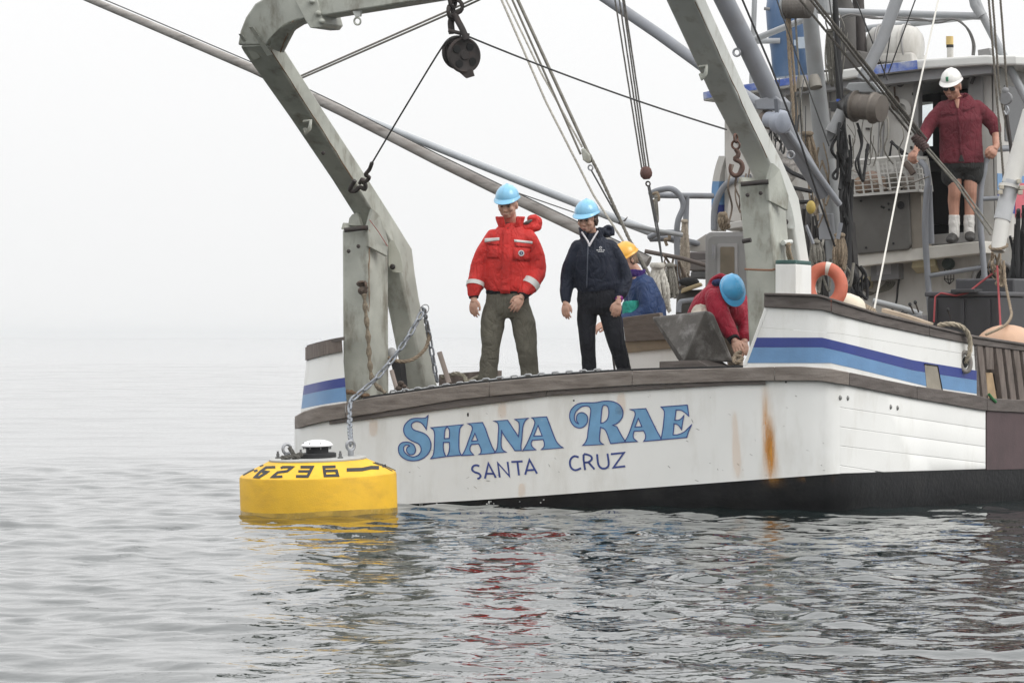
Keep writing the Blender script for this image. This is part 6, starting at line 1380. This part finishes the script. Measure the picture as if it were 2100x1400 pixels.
# --- man in the red float coat
Y0 = 39.2; P = lambda x, y_, d=0: W(x, y_, Y0 + d)
fr = frame(R(-16), R(-16)); hc = P(1041, 420, -.03)
m = MB(); head(m, hc, fr, 1.08); X = V((1, 0, 0))
eloft(m, [P(1040, 628), P(1040, 610), P(1041, 570), P(1044, 520), P(1046, 482), P(1047, 462)], [.11, .155, .14, .15, .11, .06], [.08, .105, .10, .11, .07, .06], X)
for pts in ([P(1016, 492), P(984, 550, .02), P(972, 604, -.06)], [P(1078, 492), P(1101, 550, .02), P(1077, 601, -.14)]): tapered(m, pts, [.04, .04, .030])
for pts in ([P(1020, 632), P(1008, 712, -.03), P(1003, 800)], [P(1061, 632), P(1080, 712, -.03), P(1086, 797)]): tapered(m, pts, [.08, .045, .030])
hand(m, P(972, 612, -.07), P(969, 645, -.09) - P(972, 612, -.07), V((-.55, -.8, 0)), V((1, -.6, 0)), 1.0, .36)
hand(m, P(1071, 607, -.16), P(1056, 632, -.19) - P(1071, 607, -.16), V((.3, -1, .2)), V((-1, -.1, .2)), 1.0, .34)
man = new_person('person in a red float coat and blue hard hat looking down over the stern', m, V((P(1042, 812).x, Y0, P(1042, 812).z)), M_skin)
face_bits(man, hc, fr, mat('brown_hair', (.07, .045, .03), .7), 1.08); hair(man, hc, fr, mat('light_brown_hair', (.14, .09, .055), .7), 0, 1.03)
hard_hat(man, hc + fr[2] * .066 - fr[0] * .008, fr, (.20, .47, .68), 'light_blue')
M_red = cloth('red_float_cloth', (.56, .035, .030), .6); M_ref = mat('reflective_tape', (.60, .60, .58), .35, var=.05); M_blackknit = cloth('black_knit', (.012, .012, .014), .9)
m = MB(); eloft(m, [P(1040, 600), P(1040, 590), P(1040, 565), P(1043, 520, -.01), P(1046, 488), P(1047, 468), P(1047, 457)], [.180, .200, .208, .200, .170, .120, .085], [.135, .150, .155, .155, .125, .10, .09], X, 20)
sleeve(m, [P(1012, 488), P(995, 515), P(984, 550, .02), P(975, 585, -.03), P(971, 601, -.05)], [.078, .084, .086, .076, .058])
sleeve(m, [P(1082, 488), P(1095, 515, .02), P(1100, 553, .02), P(1087, 585, -.08), P(1076, 600, -.13)], [.078, .086, .090, .078, .058])
jk = soft(m.build('jacket', M_red, man), .010, 5, .5, .022, .16)
m = MB(); rings = []                                # stand-up collar, open at the throat
def collar(parent, c, rx, ry, h, gap, mt, tilt=V((0, 0, 1)), flare=.02, name='collar', yaw=0):
    m2 = MB(); A, B, A2, B2 = [], [], [], []
    for k in range(19):
        a = R(-90 + gap) + (R(360 - 2 * gap)) * k / 18; cx_, cy_ = math.cos(a + yaw), math.sin(a + yaw)
        A.append(c + V((cx_ * rx, cy_ * ry, 0))); B.append(c + V((cx_ * (rx + flare), cy_ * (ry + flare), 0)) + tilt * h)
        A2.append(c + V((cx_ * (rx + .014), cy_ * (ry + .014), 0))); B2.append(c + V((cx_ * (rx + flare + .014), cy_ * (ry + flare + .014), 0)) + tilt * h)
    m2.loft([[a, b_, d_, c_] for a, b_, c_, d_ in zip(A, B, A2, B2)], True)
    o = m2.build(name, mt, parent, smooth=60); soft(o, .008, 2, .5, .012, .06); return o
collar(man, P(1046, 468), .092, .090, .105, 26, M_red, tilt=V((0, .15, 1)), flare=.030)
m = MB(); m.ball(P(1088, 466, .09), .098, .075, .050); m.ball(P(1102, 456, .11), .045, .06, .055); m.ball(P(1072, 466, .06), .06, .06, .045); m.ball(P(1094, 449, .10), .06, .05, .04); soft(m.build('hood', M_red, man), .009, 3, .5, .02, .06)
m = MB(); rot_ = Matrix.Rotation(R(-28), 3, 'Y'); m.ball(P(1082, 456, .025), .048, .030, .016, 14, 9, rot_); m.build('hood_lining', mat('grey_lining', (.10, .10, .09), .9), man)
m = MB(); eloft(m, [P(1040, 604), P(1040, 594)], [.19, .195], [.135, .14], X, 20); soft(m.build('waistband', M_blackknit, man), .012, 2)
for a, b_ in ((P(971, 598, -.05), P(971.5, 611, -.065)), (P(1080, 598, -.12), P(1070, 608, -.155))): MB().tube([a, b_], [.050, .043], 14).build('cuff', M_blackknit, man)
for a, b_, r_ in ((P(975.5, 580, -.02), P(974, 588, -.035), .085), (P(1091, 578, -.06), P(1084, 588, -.085), .086)): MB().tube([a, b_], [r_, r_ - .004], 20, caps=False).build('reflective_band', M_ref, jk)
M_trou = cloth('olive_grey_canvas', (.125, .118, .094), .85)
m = MB(); eloft(m, [P(1040, 598), P(1040, 615), P(1041, 640), P(1042, 652)], [.185, .195, .19, .15], [.13, .14, .13, .10], X, 18)
tapered(m, [P(1016, 632), P(1010, 665), P(1006, 712, -.03), P(1002, 755), P(1001, 797)], [.105, .112, .086, .084, .098], 5, 14)
tapered(m, [P(1064, 632), P(1074, 665), P(1080, 712, -.03), P(1086, 755), P(1087, 795)], [.105, .112, .095, .082, .090], 5, 14)
soft(m.build('trousers', M_trou, man), .011, 4, .5, .020, .13)
for x in (1001, 1087): shoe(man, P(x, 813, .06), P(x - 2, 815, -.16), M_shoe)
bpy.context.view_layer.update()
patch(jk, [(994, 489), (1024, 487), (1024, 493), (994, 497)], M_ref, 'reflective_strip', off=.008)
patch(jk, [(1054, 491), (1092, 495), (1092, 500), (1055, 496)], M_ref, 'reflective_strip', off=.008)
M_red2 = cloth('red_pocket_cloth', (.52, .032, .028), .6)
for q in ([(995, 498), (1023, 494), (1024, 502), (1020, 503), (998, 505)][:4], [(1055, 497), (1091, 501), (1090, 508), (1058, 506)]): patch(jk, q, M_red2, 'pocket_flap', off=.010, th=.006)
for q in ([(1000, 504), (1022, 503), (1022, 530), (1000, 530)], [(1054, 507), (1088, 509), (1086, 536), (1052, 534)]): patch(jk, q, M_red2, 'pocket', off=.006, th=.006)
patch(jk, [(1032, 470), (1048, 470), (1046, 602), (1026, 602)], M_red2, 'placket', 3, 12, .008, .006)
patch(jk, [(1064, 514), (1075, 514), (1075, 525), (1064, 525)], M_red2, 'badge_ground', 2, 2, .010, .002)
bc = ray_on(jk, 1069, 519, .016); ax = (V((0, 0, CAMH)) - bc).normalized(); bd = MB().lathe([(0, 0), (.027, 0), (.027, .003), (0, .003)], bc, ax, 24).build('badge', mat('white_badge', (.66, .66, .66), .5), jk); MB().lathe([(0, .0035), (.017, .0035), (.017, .005), (0, .005)], bc, ax, 20).build('badge_emblem', mat('navy_badge', (.05, .06, .14), .5), bd); MB().box(bc + ax * .0055, V((.0022, 0, 0)), ax * .001, V((0, 0, .010))).build('badge_stem', _M['white_badge'], bd, smooth=0)
m = MB(); eloft(m, [P(1042, 472, -.075), P(1043, 460, -.05)], [.035, .045], [.03, .03], X, 12); m.build('undershirt', cloth('dark_undershirt', (.03, .03, .03)), man)

# --- woman-sized figure in navy
Y0 = 39.0
fr = frame(R(-24), R(-14)); hc = P(1204, 450, -.03)
m = MB(); head(m, hc, fr, 1.03)
eloft(m, [P(1226, 622), P(1226, 606), P(1222, 570), P(1217, 525), P(1214, 500), P(1212, 484)], [.10, .14, .13, .13, .09, .055], [.07, .10, .09, .10, .06, .055], X)
for pts in ([P(1190, 514), P(1166, 572, .02), P(1160, 616, -.05)], [P(1246, 514), P(1279, 572, .03), P(1268, 612, -.07)]): tapered(m, pts, [.036, .036, .027])
for pts in ([P(1207, 632), P(1205, 702, -.03), P(1209, 800)], [P(1247, 632), P(1264, 700, -.03), P(1283, 798)]): tapered(m, pts, [.07, .038, .026])
hand(m, P(1160, 619, -.06), P(1158, 650, -.09) - P(1160, 619, -.06), V((-.55, -.8, 0)), V((1, -.6, 0)), .92, .36)
hand(m, P(1268, 618, -.09), P(1264, 645, -.12) - P(1268, 618, -.09), V((.2, -1, 0)), V((-1, -.3, 0)), .92, .42)
wo = new_person('person in a navy jacket and black trousers with a blue hard hat', m, V((P(1240, 812).x, Y0, P(1240, 812).z)), M_skin)
face_bits(wo, hc, fr, mat('dark_brown_hair', (.035, .022, .016), .7), 1.03); hair(wo, hc, fr, mat('dark_short_hair', (.04, .024, .018), .75), .012, 1.08)
hard_hat(wo, hc + fr[2] * .062 - fr[0] * .006, fr, (.20, .47, .68), 'light_blue')
M_nv = cloth('navy_shell_cloth', (.011, .015, .029), .55)
m = MB(); eloft(m, [P(1226, 598), P(1225, 585), P(1222, 555), P(1218, 522, -.01), P(1216, 503), P(1213, 488), P(1212, 478)], [.180, .195, .198, .182, .155, .105, .08], [.13, .145, .148, .145, .11, .09, .08], X, 20)
sleeve(m, [P(1184, 507), P(1171, 540), P(1165, 572, .02), P(1161, 600, -.02), P(1161, 614, -.04)], [.066, .068, .068, .060, .046])
sleeve(m, [P(1252, 507), P(1272, 540, .02), P(1281, 572, .03), P(1274, 600, -.03), P(1268, 611, -.06)], [.068, .070, .070, .062, .046])
jw = soft(m.build('jacket', M_nv, wo), .010, 5, .5, .020, .15)
collar(wo, P(1213, 490), .090, .090, .105, 30, M_nv, tilt=V((0, .12, 1)), flare=.012)
m = MB(); m.tube(catmull([P(1232, 478, .06), P(1244, 466, .1), P(1255, 470, .1), P(1256, 482, .08)], 4), .022, 8); m.ball(P(1242, 480, .1), .06, .05, .035); soft(m.build('hood', M_nv, wo), .010, 3, .5, .015, .06)
m = MB(); m.tube([P(1193, 476, -.10), P(1205, 494, -.155), P(1209, 503, -.155)], .008, 8); m.tube([P(1226, 474, -.09), P(1214, 494, -.155), P(1208, 505, -.155)], .008, 8); m.build('shirt_collar', mat('white_shirt', (.62, .60, .62), .8), wo)
m = MB(); eloft(m, [P(1226, 590), P(1226, 612), P(1227, 632), P(1227, 644)], [.175, .19, .18, .13], [.125, .13, .125, .09], X, 18)
tapered(m, [P(1204, 628), P(1203, 655), P(1205, 702, -.03), P(1208, 750), P(1209, 802)], [.088, .090, .072, .065, .068], 5, 14)
tapered(m, [P(1249, 628), P(1254, 655), P(1264, 700, -.03), P(1278, 750), P(1286, 800)], [.092, .096, .080, .067, .068], 5, 14)
soft(m.build('trousers', cloth('black_denim', (.012, .013, .018), .8), wo), .011, 4, .5, .016, .12)
for x in (1209, 1286): shoe(wo, P(x, 812, .06), P(x - 2, 814, -.15), M_shoe)
MB().tube([P(1270, 606, -.05), P(1268.5, 616, -.08)], [.042, .036], 14).build('cuff', cloth('magenta_cuff', (.22, .02, .20)), wo)
bpy.context.view_layer.update()
patch(jw, [(1205, 500), (1207, 500), (1204, 590), (1202, 590)], mat('zip_grey', (.07, .08, .11), .5), 'zip', 1, 12, .006, .003)
M_logo = mat('white_embroidery', (.55, .56, .58), .7)
qc = ray_on(jw, 1231.5, 508, .008); ax = (V((0, 0, CAMH)) - qc).normalized(); MB().tube(torus_pts(qc, V((1, 0, 0)), V((0, 0, 1)), .009, 14), .004, 6, closed=True).build('logo_ring', M_logo, jw)
for (x0, x1, y_) in ((1223, 1227, 513), (1228, 1231, 513), (1232, 1235, 513), (1237, 1240, 513), (1226, 1230, 516), (1231, 1234, 516), (1235, 1238, 516)): patch(jw, [(x0, y_ - .8), (x1, y_ - .8), (x1, y_ + .8), (x0, y_ + .8)], M_logo, 'logo_letter', 1, 1, .006, .002)

# --- kneeling figure with the yellow hat
Y0 = 40.9
fr = frame(R(-58), R(-28)); hc = P(1285, 533, 0)
m = MB(); head(m, hc, fr)
U2 = V((.45, .89, 0))
eloft(m, [P(1334, 675, .1), P(1330, 650, .06), P(1322, 610, .02), P(1310, 578), P(1300, 562)], [.15, .155, .17, .14, .06], [.11, .12, .12, .09, .06], U2)
tapered(m, [P(1320, 585, -.14), P(1326, 630, -.2), P(1280, 660, -.2), P(1248, 662, -.2)], [.055, .048, .036, .03]); tapered(m, [P(1304, 585, .18), P(1290, 630, .2), P(1262, 655, .2)], [.05, .04, .03])
hand(m, P(1248, 662, -.2), P(1228, 668, -.2) - P(1248, 662, -.2), V((0, -.6, .8)), V((0, -1, 0)), 1, .4)
tapered(m, [P(1332, 672, 0), P(1304, 730, -.1), P(1330, 797, .05)], [.09, .07, .05]); tapered(m, [P(1338, 672, .2), P(1312, 730, .3), P(1338, 800, .3)], [.09, .07, .05])
ye = new_person('person in a navy and teal anorak and yellow hard hat bending forward', m, V((P(1330, 805).x, Y0, P(1330, 805).z)), M_skin)
face_bits(ye, hc, fr, _M['brown_hair']); hair(ye, hc, fr, mat('grey_brown_hair', (.16, .11, .075), .7), .01)
hard_hat(ye, hc + fr[2] * .052 - fr[0] * .008, fr, (.72, .36, .03), 'yellow')
M_ano = cloth('blue_anorak', (.018, .040, .110), .5)
m = MB(); eloft(m, [P(1331, 668, .1), P(1329, 640, .06), P(1322, 610, .02), P(1312, 582), P(1303, 565)], [.20, .20, .20, .17, .08], [.17, .165, .15, .12, .08], U2, 18)
sleeve(m, [P(1320, 588, -.14), P(1327, 612, -.18), P(1326, 636, -.2), P(1300, 652, -.21), P(1265, 660, -.2)], [.085, .085, .08, .07, .055]); sleeve(m, [P(1304, 588, .18), P(1290, 630, .2), P(1265, 653, .2)], [.08, .07, .055])
ja = soft(m.build('anorak', M_ano, ye), .011, 4, .5, .022, .15)
collar(ye, P(1301, 568), .075, .075, .07, 20, cloth('purple_collar', (.06, .03, .16)), yaw=R(-58))
m = MB(); eloft(m, [P(1334, 662, .1), P(1336, 690, .1)], [.19, .18], [.15, .15], U2, 16); tapered(m, [P(1330, 680, 0), P(1304, 730, -.1), P(1330, 795, .05)], [.10, .09, .07]); tapered(m, [P(1338, 680, .2), P(1312, 730, .3), P(1338, 798, .3)], [.10, .09, .07])
soft(m.build('trousers', _M['black_denim'], ye), .014, 3)
shoe(ye, P(1334, 808, .06), P(1312, 812, 0), M_shoe); shoe(ye, P(1342, 810, .32), P(1322, 813, .27), M_shoe)
m = MB(); eloft(m, [P(1306, 655, -.09), P(1302, 640, -.10), P(1300, 622, -.08)], [.15, .155, .15], [.10, .11, .10], U2, 16); soft(m.build('teal_panel', cloth('teal_cloth', (.02, .24, .19)), ye), .012, 3, .5, .02, .06)

# --- crouching figure in red behind the weight
Y0 = 38.75
fr = frame(R(22), R(-62), R(8)); hc = P(1500, 598, -.05)
m = MB(); head(m, hc, fr); U3 = V((.35, -.2, .6)).cross(V((.6, -.3, .5))); U3 = V((.55, .8, .1))
eloft(m, [P(1442, 690, .45), P(1448, 660, .38), P(1460, 625, .25), P(1478, 600, .12), P(1492, 596, .02)], [.16, .17, .19, .16, .07], [.12, .13, .13, .10, .07], U3)
tapered(m, [P(1468, 612, -.05), P(1486, 668, -.12), P(1505, 694, -.22)], [.06, .05, .034]); tapered(m, [P(1512, 612, .25), P(1530, 665, .1), P(1526, 696, -.1)], [.06, .05, .034])
hand(m, P(1506, 698, -.24), P(1515, 722, -.34) - P(1506, 698, -.24), V((-.3, -.8, .5)), V((1, 0, .4)), 1.0, .35); hand(m, P(1527, 700, -.12), P(1527, 722, -.25) - P(1527, 700, -.12), V((.4, -.8, .4)), V((-1, 0, .4)), 1.0, .35)
tapered(m, [P(1440, 688, .4), P(1438, 645, -.02), P(1446, 745, .15)], [.09, .07, .05]); tapered(m, [P(1470, 690, .5), P(1502, 672, .15), P(1508, 752, .3)], [.09, .07, .05])
cp = new_person('person in a crimson rain jacket and blue hard hat crouching over rope', m, V((P(1470, 765).x, Y0 + .3, P(1470, 765).z)), M_skin)
hair(cp, hc, fr, _M['brown_hair'])
hard_hat(cp, hc + fr[2] * .052 - fr[0] * .008, fr, (.055, .34, .62), 'bright_blue')
M_red3 = cloth('crimson_rain_cloth', (.30, .010, .030), .5)
m = MB(); eloft(m, [P(1440, 672, .42), P(1446, 650, .36), P(1460, 622, .25), P(1480, 602, .12), P(1492, 598, .02)], [.19, .20, .21, .18, .10], [.15, .155, .15, .13, .10], U3, 18)
sleeve(m, [P(1466, 612, -.05), P(1476, 642, -.1), P(1488, 668, -.13), P(1503, 690, -.2)], [.098, .094, .082, .060]); sleeve(m, [P(1512, 615, .25), P(1528, 645, .2), P(1532, 668, .1), P(1527, 690, -.08)], [.09, .088, .08, .06])
m.tube(catmull([P(1455, 588, .15), P(1462, 574, .1), P(1478, 566, .05), P(1490, 570, .05)], 4), .028, 8); m.ball(P(1468, 588, .14), .08, .06, .06)
m.ball(P(1505, 640, .1), .10, .10, .12)
soft(m.build('rain_jacket', M_red3, cp), .011, 4, .5, .022, .15)
MB().ball(P(1473, 580, .02), .06, .04, .035).build('hood_lining', cloth('navy_lining', (.02, .03, .09)), cp)
M_crm = cloth('cream_trouser_cloth', (.52, .47, .40))
m = MB(); tapered(m, [P(1442, 688, .42), P(1437, 642, -.02), P(1444, 700, .08), P(1446, 750, .15)], [.12, .085, .085, .075], 5); tapered(m, [P(1470, 690, .5), P(1502, 676, .15), P(1506, 715, .2), P(1508, 752, .3)], [.12, .09, .08, .07], 5); m.ball(P(1455, 690, .46), .17, .14, .13)
soft(m.build('trousers', M_crm, cp), .012, 3, .5, .02, .07)
MB().tube([P(1501, 688, -.19), P(1506, 698, -.235)], [.058, .050], 14).build('cuff', M_blackknit, cp)
shoe(cp, P(1448, 762, .2), P(1444, 765, 0), M_shoe); shoe(cp, P(1510, 764, .34), P(1508, 766, .14), M_shoe)

# --- man on the wheelhouse ledge
Y0 = 44.25
fr = frame(R(-24), R(-22), R(0)); hc = P(1952, 178, -.12)
m = MB(); head(m, hc, fr, 1.10)
eloft(m, [P(1974, 340), P(1974, 326), P(1971, 290), P(1968, 240, -.03), P(1966, 212, -.03), P(1962, 198, -.05)], [.12, .15, .15, .15, .11, .065], [.08, .11, .11, .12, .07, .065], X)
tapered(m, [P(1934, 220), P(1902, 262, -.05), P(1880, 306, -.22)], [.045, .046, .034]); tapered(m, [P(2004, 220), P(2039, 258, .04), P(2043, 300, -.12)], [.045, .050, .036])
tapered(m, [P(1956, 345), P(1958, 388, -.03), P(1956, 412, .0), P(1957, 445), P(1957, 476)], [.085, .066, .062, .048, .042], 6); tapered(m, [P(1992, 345), P(1990, 386, -.03), P(1990, 410, .0), P(1988, 445), P(1987, 474)], [.085, .066, .062, .048, .042], 6)
hand(m, P(1879, 308, -.23), P(1868, 328, -.28) - P(1879, 308, -.23), V((-.5, -.6, .3)), V((-.6, -.5, .5)), 1.05, .75); hand(m, P(2042, 302, -.14), P(2033, 318, -.2) - P(2042, 302, -.14), V((.4, -.9, .3)), V((-1, 0, .5)), 1.08, .8)
dm = new_person('person in a maroon shirt, shorts and white hard hat standing on the wheelhouse ledge', m, V((P(1972, 498).x, Y0, P(1972, 498).z)), M_skin2)
face_bits(dm, hc, fr, _M['brown_hair'], 1.10, True); hair(dm, hc, fr, mat('grey_hair', (.24, .21, .19), .7), 0, 1.04)
hh = hard_hat(dm, hc + fr[2] * .070 - fr[0] * .008, fr, (.72, .71, .68), 'white')
e0 = hc + fr[2] * .118 + fr[0] * .112 - fr[1] * .0
MB().box(e0, fr[1] * .012, fr[0] * .012, fr[2] * .022).build('green_emblem', mat('green_mark', (.05, .22, .12), .5), hh, smooth=0)
M_mar = cloth('maroon_shirt_cloth', (.140, .027, .037), .85)
m = MB(); eloft(m, [P(1972, 336), P(1972, 322), P(1971, 290), P(1968, 245, -.03), P(1967, 216, -.03), P(1966, 203, -.04), P(1964, 197, -.05)], [.225, .225, .215, .220, .195, .135, .085], [.165, .165, .165, .17, .13, .10, .085], X, 20)
sleeve(m, [P(1935, 222), P(1914, 246, -.02), P(1900, 268, -.06), P(1890, 288, -.13)], [.080, .078, .072, .060]); sleeve(m, [P(2003, 221), P(2025, 241, .02), P(2038, 258, .03), P(2041, 268, .01)], [.080, .080, .074, .068])
js = soft(m.build('shirt', M_mar, dm), .011, 4, .5, .022, .15)
collar(dm, P(1963, 203, -.05), .078, .080, .05, 30, M_mar, flare=.03)
m = MB(); eloft(m, [P(1974, 325), P(1974, 345), P(1974, 354)], [.21, .215, .17], [.155, .16, .12], X, 18); tapered(m, [P(1953, 340), P(1952, 362)], [.115, .112], 3); tapered(m, [P(1995, 340), P(1994, 360)], [.115, .112], 3)
soft(m.build('shorts', cloth('dark_shorts_cloth', (.028, .028, .027)), dm), .012, 3, .5, .02, .08)
M_sock = cloth('white_sock', (.62, .60, .57))
for x in (1957, 1987.5):
    m = MB(); pts = [P(x, 441), P(x, 450), P(x, 458), P(x, 466), P(x, 474), P(x, 488)]; m.tube(pts, [.058, .056, .060, .054, .056, .052], 14); soft(m.build('sock', M_sock, dm), .008, 2)
shoe(dm, P(1957, 494, .06), P(1948, 499, -.16), M_shoe); shoe(dm, P(1988, 491, .06), P(1990, 495, -.17), M_shoe)
bpy.context.view_layer.update()
M_mar2 = cloth('maroon_pocket_cloth', (.118, .022, .031), .85)
patch(js, [(1930, 229), (1958, 228), (1958, 236), (1930, 237)], M_mar2, 'pocket_flap', off=.008, th=.006)
patch(js, [(1974, 224), (1998, 214), (2000, 220), (1976, 229)], M_mar2, 'pocket_flap', off=.008, th=.006)
patch(js, [(1962, 222), (1968, 222), (1974, 318), (1968, 318)], M_mar2, 'placket', 2, 12, .007, .005)
patch(js, [(1956, 203), (1968, 203), (1966, 222), (1963, 224)], M_skin2, 'throat', 3, 4, .008, .003)
patch(js, [(1970, 316), (1972, 316), (1980, 336), (1964, 336)], _M['dark_shorts_cloth'], 'shirt_vent', 3, 4, .007, .003)
